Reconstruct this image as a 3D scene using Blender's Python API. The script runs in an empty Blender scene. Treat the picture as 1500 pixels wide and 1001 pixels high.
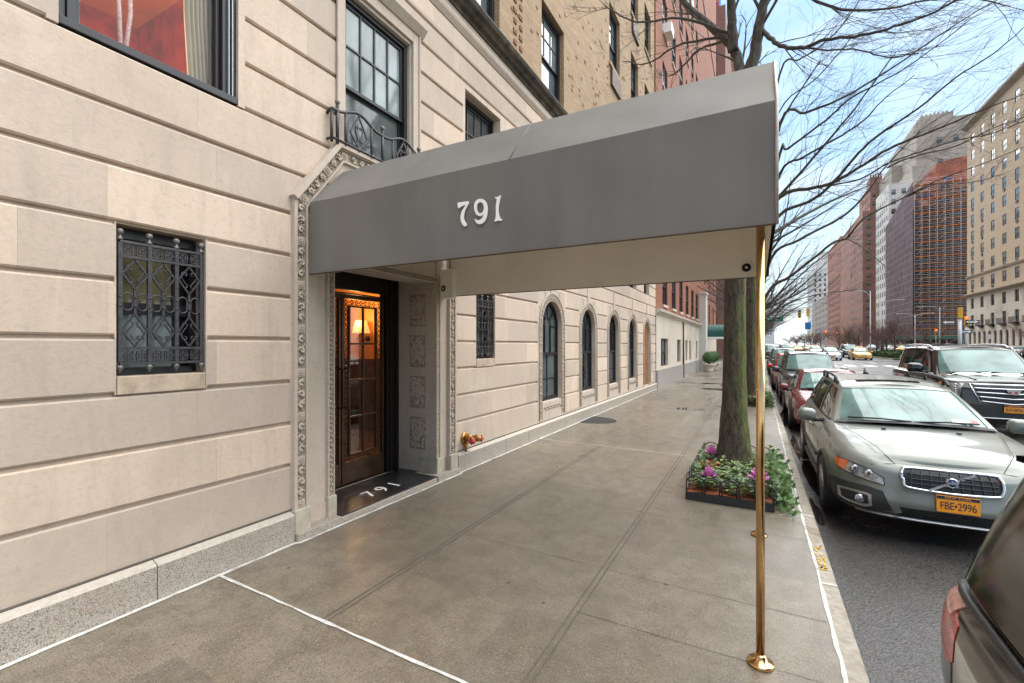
import bpy, bmesh, math, random
from mathutils import Vector, Matrix
random.seed(7)
sc = bpy.context.scene
COL = sc.collection
R = math.radians
# ---------------------------------------------------------------- mesh builder
class MB:
    def __init__(s): s.v = []; s.f = []; s.mi = []; s.sm = []
    def add(s, vs, fs, mi=0, smooth=False):
        b = len(s.v); s.v += [tuple(v) for v in vs]
        for f in fs:
            s.f.append(tuple(b + i for i in f)); s.mi.append(mi); s.sm.append(smooth)
        return s
    def box(s, x0, x1, y0, y1, z0, z1, mi=0):
        if x0 > x1: x0, x1 = x1, x0
        if y0 > y1: y0, y1 = y1, y0
        if z0 > z1: z0, z1 = z1, z0
        return s.add([(x0,y0,z0),(x1,y0,z0),(x1,y1,z0),(x0,y1,z0),(x0,y0,z1),(x1,y0,z1),(x1,y1,z1),(x0,y1,z1)],
              [(0,3,2,1),(4,5,6,7),(0,1,5,4),(1,2,6,5),(2,3,7,6),(3,0,4,7)], mi)
    def quad(s, a, b, c, d, mi=0): return s.add([a,b,c,d], [(0,1,2,3)], mi)
    def tube(s, pts, rad, n=8, mi=0, caps=True, closed=False, smooth=True):
        P = [Vector(p) for p in pts]; m = len(P)
        if m < 2: return s
        rr = rad if hasattr(rad, '__len__') else [rad]*m
        vs = []; up = None
        for i, p in enumerate(P):
            if closed: t = P[(i+1) % m] - P[i-1]
            else: t = P[min(i+1, m-1)] - P[max(i-1, 0)]
            if t.length < 1e-9: t = Vector((0,0,1))
            t.normalize()
            if up is None:
                up = Vector((0,0,1)) if abs(t.z) < .9 else Vector((1,0,0))
            a = up - t*up.dot(t)
            if a.length < 1e-6: a = t.orthogonal()
            a.normalize(); up = a; b = t.cross(a)
            for k in range(n):
                an = 2*math.pi*k/n
                vs.append(p + (a*math.cos(an) + b*math.sin(an))*rr[i])
        fs = []
        for i in range(m if closed else m-1):
            j = (i+1) % m
            for k in range(n):
                k2 = (k+1) % n
                fs.append((i*n+k, i*n+k2, j*n+k2, j*n+k))
        if caps and not closed:
            fs.append(tuple(range(n-1, -1, -1))); fs.append(tuple((m-1)*n+k for k in range(n)))
        return s.add(vs, fs, mi, smooth)
    def bar(s, a, b, w, t, mi=0, nrm=(1,0,0)):
        """rectangular bar from a to b: w across, t along nrm"""
        a = Vector(a); b = Vector(b); d = (b-a).normalized(); n = Vector(nrm)
        n = (n - d*n.dot(d)).normalized(); c = d.cross(n)
        vs = []
        for p in (a, b):
            for i, j in ((-1,-1),(1,-1),(1,1),(-1,1)): vs.append(p + c*(w/2*i) + n*(t/2*j))
        return s.add(vs, [(0,3,2,1),(4,5,6,7),(0,1,5,4),(1,2,6,5),(2,3,7,6),(3,0,4,7)], mi)
    def lathe(s, prof, org=(0,0,0), axis='z', n=16, mi=0, smooth=True, sx=1, sy=1):
        o = Vector(org); vs = []
        for r, h in prof:
            for k in range(n):
                a = 2*math.pi*k/n; p, q = r*math.cos(a)*sx, r*math.sin(a)*sy
                vs.append(o + Vector({'z':(p,q,h),'x':(h,p,q),'y':(q,h,p)}[axis]))
        fs = []
        for i in range(len(prof)-1):
            for k in range(n):
                k2 = (k+1) % n; fs.append((i*n+k, i*n+k2, (i+1)*n+k2, (i+1)*n+k))
        if prof[0][0] > 1e-6: fs.append(tuple(range(n-1, -1, -1)))
        if prof[-1][0] > 1e-6: fs.append(tuple((len(prof)-1)*n+k for k in range(n)))
        return s.add(vs, fs, mi, smooth)
    def ball(s, c, r, n=8, mi=0, sz=1):
        return s.lathe([(max(1e-7, r*math.sin(math.pi*i/n)), -r*sz*math.cos(math.pi*i/n)) for i in range(n+1)], c, 'z', n+2, mi)
    def prism(s, poly, axis, a0, a1, mi=0):
        """poly in the other two coordinates, extruded along axis"""
        n = len(poly); vs = []
        for a in (a0, a1):
            for p, q in poly: vs.append({'x':(a,p,q),'y':(p,a,q),'z':(p,q,a)}[axis])
        fs = [tuple(range(n-1,-1,-1)), tuple(range(n, 2*n))] + [(i, (i+1)%n, n+(i+1)%n, n+i) for i in range(n)]
        return s.add(vs, fs, mi)
    def grid(s, rows, mi=0, smooth=True, wrap=False):
        m = len(rows[0]); vs = [p for r in rows for p in r]; fs = []
        for i in range(len(rows)-1):
            for k in range(m if wrap else m-1):
                k2 = (k+1) % m
                fs.append((i*m+k, i*m+k2, (i+1)*m+k2, (i+1)*m+k))
        return s.add(vs, fs, mi, smooth)
    def mesh(s, name, mats):
        me = bpy.data.meshes.new(name)
        me.from_pydata(s.v, [], s.f)
        for m in (mats if isinstance(mats, (list, tuple)) else [mats]): me.materials.append(m)
        me.polygons.foreach_set('material_index', s.mi)
        me.polygons.foreach_set('use_smooth', s.sm)
        me.update()
        return me
    def build(s, name, mats, parent=None, bevel=0, fix=True, loc=None):
        me = s.mesh(name, mats)
        if fix:
            bm = bmesh.new(); bm.from_mesh(me); bmesh.ops.recalc_face_normals(bm, faces=bm.faces); bm.to_mesh(me); bm.free()
        o = bpy.data.objects.new(name, me); COL.objects.link(o)
        if parent: o.parent = parent
        if loc: o.location = loc
        if bevel:
            md = o.modifiers.new('edge', 'BEVEL'); md.width = bevel; md.segments = 2; md.limit_method = 'ANGLE'; md.angle_limit = R(40)
        return o
def link(o, parent=None):
    COL.objects.link(o)
    if parent: o.parent = parent
    return o
def tag(o, label=None, cat=None, group=None, kind=None):
    if label: o['label'] = label
    if cat: o['category'] = cat
    if group: o['group'] = group
    if kind: o['kind'] = kind
    return o
def thing(name, label, cat, loc=(0,0,0), rz=0, group=None):
    o = bpy.data.objects.new(name, None); o.empty_display_size = .2; COL.objects.link(o)
    o.location = loc; o.rotation_euler = (0,0,rz)
    return tag(o, label, cat, group)
def copy_tree(o, parent=None):
    c = o.copy(); COL.objects.link(c)
    if parent: c.parent = parent
    for ch in [x for x in o.children]: copy_tree(ch, c)
    return c
def curve_mesh(name, loops, depth):
    cu = bpy.data.curves.new(name, 'CURVE'); cu.dimensions = '2D'; cu.fill_mode = 'BOTH'; cu.extrude = depth
    for lp in loops:
        sp = cu.splines.new('POLY'); sp.points.add(len(lp)-1); sp.use_cyclic_u = True
        for q, p in zip(sp.points, lp): q.co = (p[0], p[1], 0, 1)
    ob = bpy.data.objects.new(name, cu); COL.objects.link(ob)
    me = bpy.data.meshes.new_from_object(ob.evaluated_get(bpy.context.evaluated_depsgraph_get())); bpy.data.objects.remove(ob)
    return me
def text_mesh(name, txt, size, depth=.001, space=1.0):
    cu = bpy.data.curves.new(name, 'FONT'); cu.body = txt; cu.size = size; cu.extrude = depth; cu.align_x = 'CENTER'; cu.align_y = 'CENTER'; cu.space_character = space
    ob = bpy.data.objects.new(name, cu); COL.objects.link(ob)
    me = bpy.data.meshes.new_from_object(ob.evaluated_get(bpy.context.evaluated_depsgraph_get())); bpy.data.objects.remove(ob)
    return me
def smooth_loop(pts, n=4, closed=True):
    out = []; m = len(pts)
    rng = range(m) if closed else range(m-1)
    for i in rng:
        if closed: p0, p1, p2, p3 = pts[i-1], pts[i], pts[(i+1)%m], pts[(i+2)%m]
        else: p0, p1, p2, p3 = pts[max(i-1,0)], pts[i], pts[i+1], pts[min(i+2,m-1)]
        for k in range(n):
            t = k/n
            out.append(tuple(.5*(2*b + (c-a)*t + (2*a-5*b+4*c-d)*t*t + (3*b-a-3*c+d)*t**3) for a,b,c,d in zip(p0,p1,p2,p3)))
    if not closed: out.append(tuple(pts[-1]))
    return out
# ---------------------------------------------------------------- materials
class NT:
    def __init__(s, name):
        s.m = bpy.data.materials.new(name); s.m.use_nodes = True; s.t = s.m.node_tree; s.n = s.t.nodes; s.l = s.t.links
        s.b = s.n['Principled BSDF']; s.o = s.n['Material Output']
    def new(s, typ, **kw):
        x = s.n.new(typ)
        for k, v in kw.items():
            if k.startswith('i_'):
                key = k[2:]; x.inputs[int(key) if key.isdigit() else key.replace('_', ' ')].default_value = v
            else: setattr(x, k, v)
        return x
    def lk(s, a, b): s.l.new(a, b)
    def obj(s, scale=None, rot=None, loc=None):
        tc = s.new('ShaderNodeTexCoord')
        if scale is None and rot is None and loc is None: return tc.outputs['Object']
        mp = s.new('ShaderNodeMapping')
        if scale: mp.inputs['Scale'].default_value = scale
        if rot: mp.inputs['Rotation'].default_value = rot
        if loc: mp.inputs['Location'].default_value = loc
        s.lk(tc.outputs['Object'], mp.inputs['Vector']); return mp.outputs['Vector']
    def noise(s, vec, scale, detail=4, rough=.55, dist=0):
        x = s.new('ShaderNodeTexNoise'); x.inputs['Scale'].default_value = scale; x.inputs['Detail'].default_value = detail
        x.inputs['Roughness'].default_value = rough; x.inputs['Distortion'].default_value = dist
        s.lk(vec, x.inputs['Vector']); return x.outputs['Fac']
    def ramp(s, fac, stops):
        x = s.new('ShaderNodeValToRGB'); e = x.color_ramp.elements
        while len(e) < len(stops): e.new(.5)
        for q, (p, c) in zip(e, stops): q.position = p; q.color = (c if len(c) == 4 else (*c, 1)) if hasattr(c, '__len__') else (c, c, c, 1)
        s.lk(fac, x.inputs['Fac']); return x.outputs['Color']
    def mix(s, fac, a, b, mode='MIX'):
        x = s.new('ShaderNodeMix', data_type='RGBA', blend_type=mode)
        for sock, v in ((x.inputs[0], fac), (x.inputs[6], a), (x.inputs[7], b)):
            if hasattr(v, 'links') or hasattr(v, 'is_linked'): s.lk(v, sock)
            elif hasattr(v, '__len__'): sock.default_value = (*v, 1) if len(v) == 3 else v
            else: sock.default_value = v
        return x.outputs[2]
    def math(s, op, a, b=0):
        x = s.new('ShaderNodeMath', operation=op)
        for sock, v in ((x.inputs[0], a), (x.inputs[1], b)):
            if hasattr(v, 'is_linked'): s.lk(v, sock)
            else: sock.default_value = v
        return x.outputs[0]
    def bump(s, h, strength=.3, dist=.01):
        x = s.new('ShaderNodeBump'); x.inputs['Strength'].default_value = strength; x.inputs['Distance'].default_value = dist
        s.lk(h, x.inputs['Height']); s.lk(x.outputs['Normal'], s.b.inputs['Normal'])
    def set(s, **kw):
        for k, v in kw.items():
            i = s.b.inputs[k.replace('_', ' ')]
            if hasattr(v, 'is_linked'): s.lk(v, i)
            elif hasattr(v, '__len__') and len(v) == 3: i.default_value = (*v, 1)
            else: i.default_value = v
        return s
def pm(name, col, rough=.5, metal=0, var=.15, scale=8, bump=0, bscale=60, coat=0, ior=1.5, dirt=None):
    t = NT(name); v = t.obj()
    n = t.noise(v, scale, 5, .6)
    c = t.ramp(n, [(.3, tuple(max(0, x*(1-var)) for x in col)), (.7, tuple(min(1, x*(1+var)) for x in col))])
    if dirt:
        n2 = t.noise(v, dirt[1], 6, .65, .5); c = t.mix(t.ramp(n2, [(dirt[2], 0), (dirt[2]+.2, 1)]), c, dirt[0])
    t.set(Base_Color=c, Roughness=rough, Metallic=metal, Coat_Weight=coat, IOR=ior)
    t.b.inputs['Coat Roughness'].default_value = .04
    if bump: t.bump(t.noise(v, bscale, 4, .6), bump, .004)
    return t.m
def emit(name, col, st):
    t = NT(name); t.set(Base_Color=col, Emission_Color=col, Emission_Strength=st); return t.m
def clear_glass(name, tint=(.9,.95,.93), refl=1.0, rough=.0):
    t = NT(name); t.n.remove(t.b)
    tr = t.new('ShaderNodeBsdfTransparent'); tr.inputs['Color'].default_value = (*tint, 1)
    gl = t.new('ShaderNodeBsdfGlossy'); gl.inputs['Roughness'].default_value = rough
    fr = t.new('ShaderNodeFresnel'); fr.inputs['IOR'].default_value = 1.6
    mx = t.new('ShaderNodeMixShader')
    t.lk(t.math('MULTIPLY', fr.outputs[0], refl), mx.inputs[0]); t.lk(tr.outputs[0], mx.inputs[1]); t.lk(gl.outputs[0], mx.inputs[2])
    t.lk(mx.outputs[0], t.o.inputs['Surface']); return t.m
def dark_glass(name, col=(.03,.04,.045), ior=1.9, rough=.03, var=.5, scale=1.2):
    t = NT(name); v = t.obj(); n = t.noise(v, scale, 3, .5)
    t.set(Base_Color=t.ramp(n, [(.35, tuple(x*(1-var) for x in col)), (.65, tuple(x*(1+var) for x in col))]), Roughness=rough, IOR=ior)
    t.bump(t.noise(v, 2.5, 2), .05, .01)
    return t.m
def brick_mat(name, c1, c2, mortar, bw, bh, rough=.85, bump=.35, axis='yz', msize=.012, soot=.25):
    t = NT(name); tc = t.obj(); sp = t.new('ShaderNodeSeparateXYZ'); t.lk(tc, sp.inputs[0])
    cb = t.new('ShaderNodeCombineXYZ')
    # horizontal axis = x+y so that both faces of a corner get courses
    h = t.math('ADD', sp.outputs[0], sp.outputs[1]); t.lk(h, cb.inputs[0]); t.lk(sp.outputs[2], cb.inputs[1])
    b = t.new('ShaderNodeTexBrick'); b.inputs['Scale'].default_value = 1; b.inputs['Brick Width'].default_value = bw
    b.inputs['Row Height'].default_value = bh; b.inputs['Mortar Size'].default_value = msize; b.inputs['Mortar Smooth'].default_value = .2
    b.inputs['Color1'].default_value = (*c1, 1); b.inputs['Color2'].default_value = (*c2, 1); b.inputs['Mortar'].default_value = (*mortar, 1)
    t.lk(cb.outputs[0], b.inputs['Vector'])
    n = t.noise(tc, .6, 5, .65, .6)
    n2 = t.noise(tc, 14, 3)
    c = t.mix(t.math('MULTIPLY', n2, .5), b.outputs['Color'], tuple(x*.55 for x in c1))
    c = t.mix(t.ramp(n, [(.42, 0), (.75, soot)]), c, tuple(x*.35 for x in mortar))
    t.set(Base_Color=c, Roughness=rough)
    t.bump(t.math('SUBTRACT', n2, t.math('MULTIPLY', b.outputs['Fac'], 2.0)), bump, .01)
    return t.m
def limestone(name, row=.377, z0=-.034, joints=True, base=(.58,.482,.39), w=1.35):
    t = NT(name); tc = t.obj(); sp = t.new('ShaderNodeSeparateXYZ'); t.lk(tc, sp.inputs[0])
    c = None
    n1 = t.noise(tc, 1.3, 6, .6, .4); n2 = t.noise(tc, 26, 6, .7); n3 = t.noise(t.obj(scale=(3,6,.8)), 1.6, 5, .6)
    tone = t.mix(n1, tuple(x*.86 for x in base), (base[0]*1.12, base[1]*1.13, base[2]*1.15))
    if joints:
        cb = t.new('ShaderNodeCombineXYZ'); t.lk(sp.outputs[1], cb.inputs[0]); t.lk(t.math('SUBTRACT', sp.outputs[2], z0), cb.inputs[1])
        b = t.new('ShaderNodeTexBrick'); b.inputs['Scale'].default_value = 1; b.inputs['Brick Width'].default_value = w; b.inputs['Row Height'].default_value = row
        b.inputs['Mortar Size'].default_value = .0022; b.inputs['Mortar Smooth'].default_value = .6; b.inputs['Bias'].default_value = 0
        b.offset_frequency = 2; b.squash = 1.4; b.squash_frequency = 3
        b.inputs['Color1'].default_value = (.78,.765,.75,1); b.inputs['Color2'].default_value = (1.14,1.07,1.0,1); b.inputs['Mortar'].default_value = (.72,.68,.63,1)
        t.lk(cb.outputs[0], b.inputs['Vector'])
        tone = t.mix(1.0, tone, b.outputs['Color'], 'MULTIPLY')
    tone = t.mix(t.ramp(n2, [(.5, 0), (.82, .5)]), tone, tuple(x*.55 for x in base)); n5 = t.noise(t.obj(scale=(1,1.2,.9)), .8, 7, .7, 1.5); tone = t.mix(t.ramp(n5, [(.52, 0), (.72, .4)]), tone, (base[0]*.66, base[1]*.64, base[2]*.60)); tone = t.mix(t.ramp(n5, [(.28, .45), (.44, 0)]), tone, (base[0]*1.22, base[1]*1.24, base[2]*1.28))
    tone = t.mix(t.ramp(n3, [(.52, 0), (.78, .5)]), tone, (base[0]*.66, base[1]*.65, base[2]*.66))
    t.set(Base_Color=tone, Roughness=.85)
    pits = t.new('ShaderNodeTexVoronoi'); pits.inputs['Scale'].default_value = 70; t.lk(t.obj(scale=(1,.6,1.5)), pits.inputs['Vector'])
    t.bump(t.math('ADD', t.math('ADD', t.noise(tc, 38, 6, .75), t.math('MULTIPLY', n1, .6)), t.math('MULTIPLY', t.math('LESS_THAN', pits.outputs['Distance'], .16), -.5)), .42, .009)
    return t.m
def paint(name, col, metal=.0, rough=.28):
    t = NT(name); v = t.obj()
    n = t.noise(v, 90, 3, .6); drops = t.new('ShaderNodeTexVoronoi'); drops.inputs['Scale'].default_value = 85; t.lk(v, drops.inputs['Vector'])
    big = t.noise(t.obj(scale=(1,.5,2)), 3.5, 5, .6, .6)
    dr = t.math('MULTIPLY', t.math('LESS_THAN', drops.outputs['Distance'], .22), t.ramp(big, [(.45, 0), (.6, 1)]))
    c = t.mix(t.ramp(big, [(.35, 0), (.75, .28)]), col, tuple(min(1, x*.62+.012) for x in col))
    t.set(Base_Color=c, Metallic=metal, Roughness=t.math('ADD', t.math('MULTIPLY', big, .18), rough-.09), Coat_Weight=.7)
    t.b.inputs['Coat Roughness'].default_value = .09
    t.bump(t.math('ADD', t.math('MULTIPLY', n, .08), t.math('MULTIPLY', dr, .5)), .12, .002)
    return t.m
M = {}
M['lime'] = limestone('limestone_courses')
M['lime_plain'] = limestone('limestone_dressed', joints=False, base=(.52,.43,.345))
M['lime_bed'] = limestone('limestone_dark_bed', joints=False, base=(.32,.265,.205))  # darker limestone for the recessed beds behind the carving
M['lime_carve'] = limestone('limestone_carved', joints=False, base=(.50,.415,.325))
def granite():
    t = NT('granite'); v = t.obj(); vo = t.new('ShaderNodeTexVoronoi'); vo.inputs['Scale'].default_value = 240; t.lk(v, vo.inputs['Vector'])
    s1 = t.ramp(vo.outputs['Color'], [(.2, (.13,.11,.09)), (.42, (.36,.315,.265)), (.8, (.47,.41,.345))])
    n = t.noise(v, 2.2, 5, .6, .5); c = t.mix(t.ramp(n, [(.5, 0), (.72, .6)]), s1, (.34,.27,.2))
    n2 = t.noise(t.obj(scale=(2,2,12)), 1.3, 4, .6); c = t.mix(t.ramp(n2, [(.62, 0), (.74, .5)]), c, (.34,.17,.08))
    t.set(Base_Color=c, Roughness=.7); t.bump(vo.outputs['Distance'], .3, .004); return t.m
M['granite'] = granite()
M['granite_top'] = pm('granite_ledge', (.47,.415,.35), .75, var=.15, scale=30, bump=.2)
M['caulk'] = pm('white_caulk', (.62,.61,.57), .65, var=.2, scale=40, bump=.3, dirt=((.28,.24,.18), 6, .52))
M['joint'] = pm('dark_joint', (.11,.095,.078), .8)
M['black_iron'] = pm('wrought_iron', (.052,.049,.052), .42, .3, var=.35, scale=25, bump=.35, bscale=90)
M['finial'] = pm('weathered_finial', (.17,.155,.14), .5, .5, var=.3, scale=40)
M['frame_black'] = pm('black_window_paint', (.011,.011,.014), .42, 0, var=.3, scale=5)
M['pane'] = dark_glass('window_glass_dark')
M['pane_pale'] = dark_glass('window_glass_pale_blind', (.19,.23,.22), 1.6, .06, .25, 2)
M['pane_grey'] = dark_glass('window_glass_grey_blind', (.085,.10,.098), 1.6, .06, .3, 2)
M['pane_sky'] = dark_glass('window_glass_sky', (.10,.12,.13), 2.6, .02, .5, .8)
M['glass'] = clear_glass('clear_glass')
M['bronze'] = pm('dark_bronze', (.075,.042,.024), .34, .6, var=.3, scale=6, bump=.1)
M['bronze_dark'] = pm('blackened_bronze', (.012,.009,.008), .4, .3, var=.3)
M['marble'] = pm('black_stone_mat', (.022,.023,.025), .3, 0, var=.5, scale=3, bump=.15, dirt=((.16,.165,.17), 3.2, .56))
M['white_paint'] = pm('white_lettering', (.90,.89,.86), .5, var=.03)
M['sill_stone'] = pm('sandstone_sill', (.44,.35,.255), .85, var=.2, scale=9, bump=.35, dirt=((.24,.17,.11), 7, .55))
M['moss_stone'] = pm('mossy_plinth', (.44,.39,.30), .9, var=.2, scale=6, bump=.35, dirt=((.20,.21,.07), 5, .6))
M['cornice_dark'] = pm('sooty_cornice', (.075,.065,.048), .9, var=.5, scale=6, bump=.5, bscale=20, dirt=((.20,.18,.10), 3.0, .58))
M['tan_brick'] = brick_mat('tan_brick', (.53,.365,.215), (.37,.235,.13), (.32,.235,.145), .31, .062, bump=.6)
M['red_brick'] = brick_mat('red_brick', (.38,.115,.055), (.26,.075,.038), (.25,.15,.10), .22, .068, bump=.3)
def canvas(name, col, streak=.3):
    t = NT(name); v = t.obj(); n = t.noise(t.obj(scale=(3.0,3.0,.35)), 1.5, 5, .6); n2 = t.noise(v, 1.1, 4, .55)
    w = t.new('ShaderNodeTexWave'); w.inputs['Scale'].default_value = 160; w.inputs['Distortion'].default_value = 1.5; t.lk(v, w.inputs['Vector'])
    c = t.mix(t.ramp(n, [(.35, 0), (.75, streak)]), col, tuple(x*.62 for x in col)); c = t.mix(t.ramp(n2, [(.4, 0), (.7, streak)]), c, (col[0]*1.25, col[1]*1.22, col[2]*1.16))
    t.set(Base_Color=c, Roughness=.62, Sheen_Weight=.05); t.bump(t.math('ADD', t.math('MULTIPLY', w.outputs['Fac'], .25), t.math('MULTIPLY', t.noise(v, 3, 3), 1.5)), .25, .008); return t.m
M['canvas'] = canvas('grey_canopy_canvas', (.158,.148,.135), .5)
M['liner'] = pm('beige_canopy_liner', (.84,.79,.69), .7, var=.06, scale=2, bump=.1)
M['piping'] = pm('canopy_edge_trim', (.42,.36,.33), .4, .3, var=.2)
M['brass'] = pm('polished_brass', (.68,.43,.20), .18, 1.0, var=.22, scale=9, bump=.08, bscale=25)
M['steel'] = pm('galvanised_steel', (.36,.38,.40), .45, .6, var=.12)
M['lamp_grey'] = pm('lamp_pole_grey', (.42,.44,.46), .5, .3, var=.1)
def concrete():
    t = NT('sidewalk_concrete'); v = t.obj(); n1 = t.noise(v, .55, 6, .62, .6); n2 = t.noise(v, 4.5, 6, .65, .4); n3 = t.noise(v, 130, 4, .7); n4 = t.noise(v, 1.6, 6, .7, 1.2)
    def vor(sc): x = t.new('ShaderNodeTexVoronoi'); x.inputs['Scale'].default_value = sc; t.lk(v, x.inputs['Vector']); return x
    vo, vs = vor(62), vor(105)
    br = t.new('ShaderNodeTexBrick'); br.inputs['Scale'].default_value = 1; br.inputs['Brick Width'].default_value = 1.45; br.inputs['Row Height'].default_value = 1.37; br.offset = 0; br.inputs['Mortar Size'].default_value = .0
    br.inputs['Color1'].default_value = (.82,.82,.83,1); br.inputs['Color2'].default_value = (1.14,1.12,1.08,1); t.lk(v, br.inputs['Vector'])
    c = t.mix(n1, (.170,.140,.102), (.335,.295,.236)); c = t.mix(1.0, c, br.outputs['Color'], 'MULTIPLY')
    c = t.mix(t.ramp(n2, [(.35, .55), (.6, 0)]), c, (.115,.093,.064)); c = t.mix(t.ramp(n4, [(.55, 0), (.75, .55)]), c, (.25,.185,.105)); c = t.mix(t.ramp(n4, [(.22, .7), (.36, 0)]), c, (.085,.072,.055))
    zone = t.ramp(n1, [(.38, .25), (.6, 1)])
    c = t.mix(t.math('MULTIPLY', t.math('LESS_THAN', vo.outputs['Distance'], .27), t.math('MULTIPLY', zone, .8)), c, t.mix(t.math('GREATER_THAN', vo.outputs['Color'], .55), (.045,.037,.028), (.40,.35,.27)))
    c = t.mix(t.math('MULTIPLY', t.math('LESS_THAN', vs.outputs['Distance'], .22), .6), c, (.075,.063,.047))
    c = t.mix(t.ramp(n3, [(.4, 0), (.65, .75)]), c, (.075,.062,.046))
    gum = vor(2.6); c = t.mix(t.math('MULTIPLY', t.math('LESS_THAN', gum.outputs['Distance'], .045), .75), c, (.045,.04,.034))
    wet = t.noise(t.obj(scale=(1.4,.35,1)), .9, 5, .6, .6)
    t.set(Base_Color=c, Roughness=t.ramp(wet, [(.34, .18), (.64, .52)]), IOR=1.5, Coat_Weight=.1); t.b.inputs['Coat Roughness'].default_value = .22
    t.bump(t.math('ADD', n3, t.math('MULTIPLY', vo.outputs['Distance'], .5)), .35, .005); return t.m
M['concrete'] = concrete()
def asphalt():
    t = NT('wet_asphalt'); v = t.obj(); vo = t.new('ShaderNodeTexVoronoi'); vo.inputs['Scale'].default_value = 75; t.lk(v, vo.inputs['Vector']); n = t.noise(v, .5, 6, .6, .6)
    c = t.mix(vo.outputs['Color'], (.005,.005,.0055), (.085,.081,.076)); c = t.mix(t.ramp(n, [(.4, 0), (.7, .5)]), c, (.035,.034,.034))
    t.set(Base_Color=c, Roughness=t.ramp(n, [(.38, .24), (.62, .55)]), IOR=1.5); t.bump(vo.outputs['Distance'], .5, .006); return t.m
M['asphalt'] = asphalt()
M['curbstone'] = pm('granite_curb', (.30,.265,.215), .6, var=.3, scale=18, bump=.4, dirt=((.13,.075,.03), 2.2, .52))
M['water'] = NT('puddle_water').set(Base_Color=(.03,.028,.025), Roughness=.02, IOR=1.33, Coat_Weight=.6).m
M['white_line'] = pm('road_paint', (.62,.62,.60), .5, var=.2, scale=6)
M['yellow_mark'] = pm('yellow_kerb_paint', (.60,.40,.06), .7, var=.2, scale=14)
M['bark'] = None
def bark(name, base, moss):
    t = NT(name); v = t.obj(scale=(1,1,.28)); n = t.noise(v, 15, 6, .75, 1.2); n2 = t.noise(t.obj(), 2.6, 4, .6); nv = t.obj()
    c = t.ramp(n, [(.36, tuple(x*.22 for x in base)), (.66, tuple(x*1.5 for x in base))])
    if moss:
        g = t.new('ShaderNodeNewGeometry'); sp = t.new('ShaderNodeSeparateXYZ'); t.lk(g.outputs['Normal'], sp.inputs[0])
        side = t.ramp(t.math('ADD', t.math('MULTIPLY', sp.outputs[0], .35), n2), [(.55, 0), (.8, .8)])
        c = t.mix(side, c, t.ramp(n, [(.3, (.045,.055,.008)), (.75, (.20,.225,.045))]))
    t.set(Base_Color=c, Roughness=.85); t.bump(n, 1.0, .035); return t.m
M['bark'] = bark('mossy_bark', (.085,.066,.046), True)
M['bark_grey'] = bark('grey_bark', (.12,.105,.085), False)
M['twig'] = pm('twig_bark', (.070,.058,.050), .8, var=.25)
M['twig_red'] = pm('reddish_twig_bark', (.12,.06,.052), .8, var=.3)
M['tyre'] = pm('tyre_rubber', (.018,.018,.019), .6, var=.2, bump=.2)
M['rim'] = pm('alloy_rim', (.45,.45,.46), .3, .9, var=.15)
M['black_trim'] = pm('black_plastic', (.022,.022,.024), .5, 0, var=.3, scale=20, bump=.1)
M['chrome'] = pm('chrome', (.72,.73,.75), .12, 1, var=.05)
M['silver_trim'] = pm('silver_trim', (.50,.51,.50), .32, .7, var=.08)
M['car_glass'] = dark_glass('car_glass', (.125,.225,.208), 1.6, .04, .35, 2.5)  # teal base: glass tint with the sky's reflection painted into it
M['car_glass_dark'] = dark_glass('tinted_car_glass', (.012,.014,.014), 1.9, .03, .4, 2.5)
M['lamp_lens'] = pm('headlamp_lens', (.30,.32,.335), .08, .35, var=.75, scale=18, coat=.6)
M['amber'] = pm('amber_lens', (.75,.14,.02), .15, 0, var=.2, coat=1)
M['red_lens'] = pm('red_lamp_lens', (.50,.03,.028), .25, 0, var=.35, scale=20, coat=.25)
M['red_pale'] = pm('pale_lamp_lens', (.62,.33,.30), .2, 0, var=.3, scale=30, coat=.4)
M['plate_orange'] = pm('orange_plate', (.80,.30,.015), .4, var=.08)
M['plate_navy'] = pm('navy_print', (.012,.018,.06), .5)
M['leaf_a'] = pm('leaf_green', (.075,.15,.035), .5, var=.5, scale=12)
M['leaf_b'] = pm('leaf_pale_green', (.20,.27,.09), .5, var=.4, scale=12)
M['leaf_c'] = pm('leaf_grey_green', (.17,.22,.13), .55, var=.4, scale=12)
M['pink'] = pm('pink_cabbage_leaf', (.68,.25,.54), .5, var=.4, scale=30)
M['mulch'] = pm('red_mulch', (.27,.075,.03), .9, var=.6, scale=40, bump=1, bscale=60)
M['boxwood'] = pm('boxwood_leaf', (.055,.13,.025), .55, var=.6, scale=14)
M['awning_green'] = canvas('green_awning_canvas', (.012,.085,.07), .25)
# ================================================================ ground, street
def gz(y): return max(0.0, y-30)*.006          # the avenue climbs a little beyond the block
def sz(x, y):                                   # the flags fall gently from the building to the kerb near the camera
    return gz(y)+.048*max(0, min(1, (-x-.4)/3.25))*max(0, min(1, 1-(y-1)/20))
YS = [-30, 0, 10, 20, 30, 60, 100, 150, 250, 400, 700, 1500]
def sheet(name, x0, x1, zo, mat, y0=-30, y1=1500, nx=1):
    ys = [y0]+[y for y in YS if y0 < y < y1]+[y1]
    b = MB(); b.grid([[(x0+(x1-x0)*k/nx, y, gz(y)+zo) for k in range(nx+1)] for y in ys], smooth=False)
    return tag(b.build(name, mat), kind='structure')
sheet('ground', -700, 700, -.32, pm('ground_soil', (.16,.15,.14), .9, scale=.2), -60, 1500)
def rz(x, y): return gz(y)-.22+max(0, min(.12, .026*(x-.53)))       # crowned roadway
b = MB(); ys = [-30, 0, 10, 20, 30, 60, 100, 150, 250, 400, 700, 1500]
b.grid([[(x, y, rz(x, y)) for x in (.535, 1.5, 3, 5.15, 9, 13.8)] for y in ys])
tag(b.build('road', M['asphalt']), kind='structure')
sheet('far_road', 19.8, 33.0, -.14, M['asphalt'])
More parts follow.
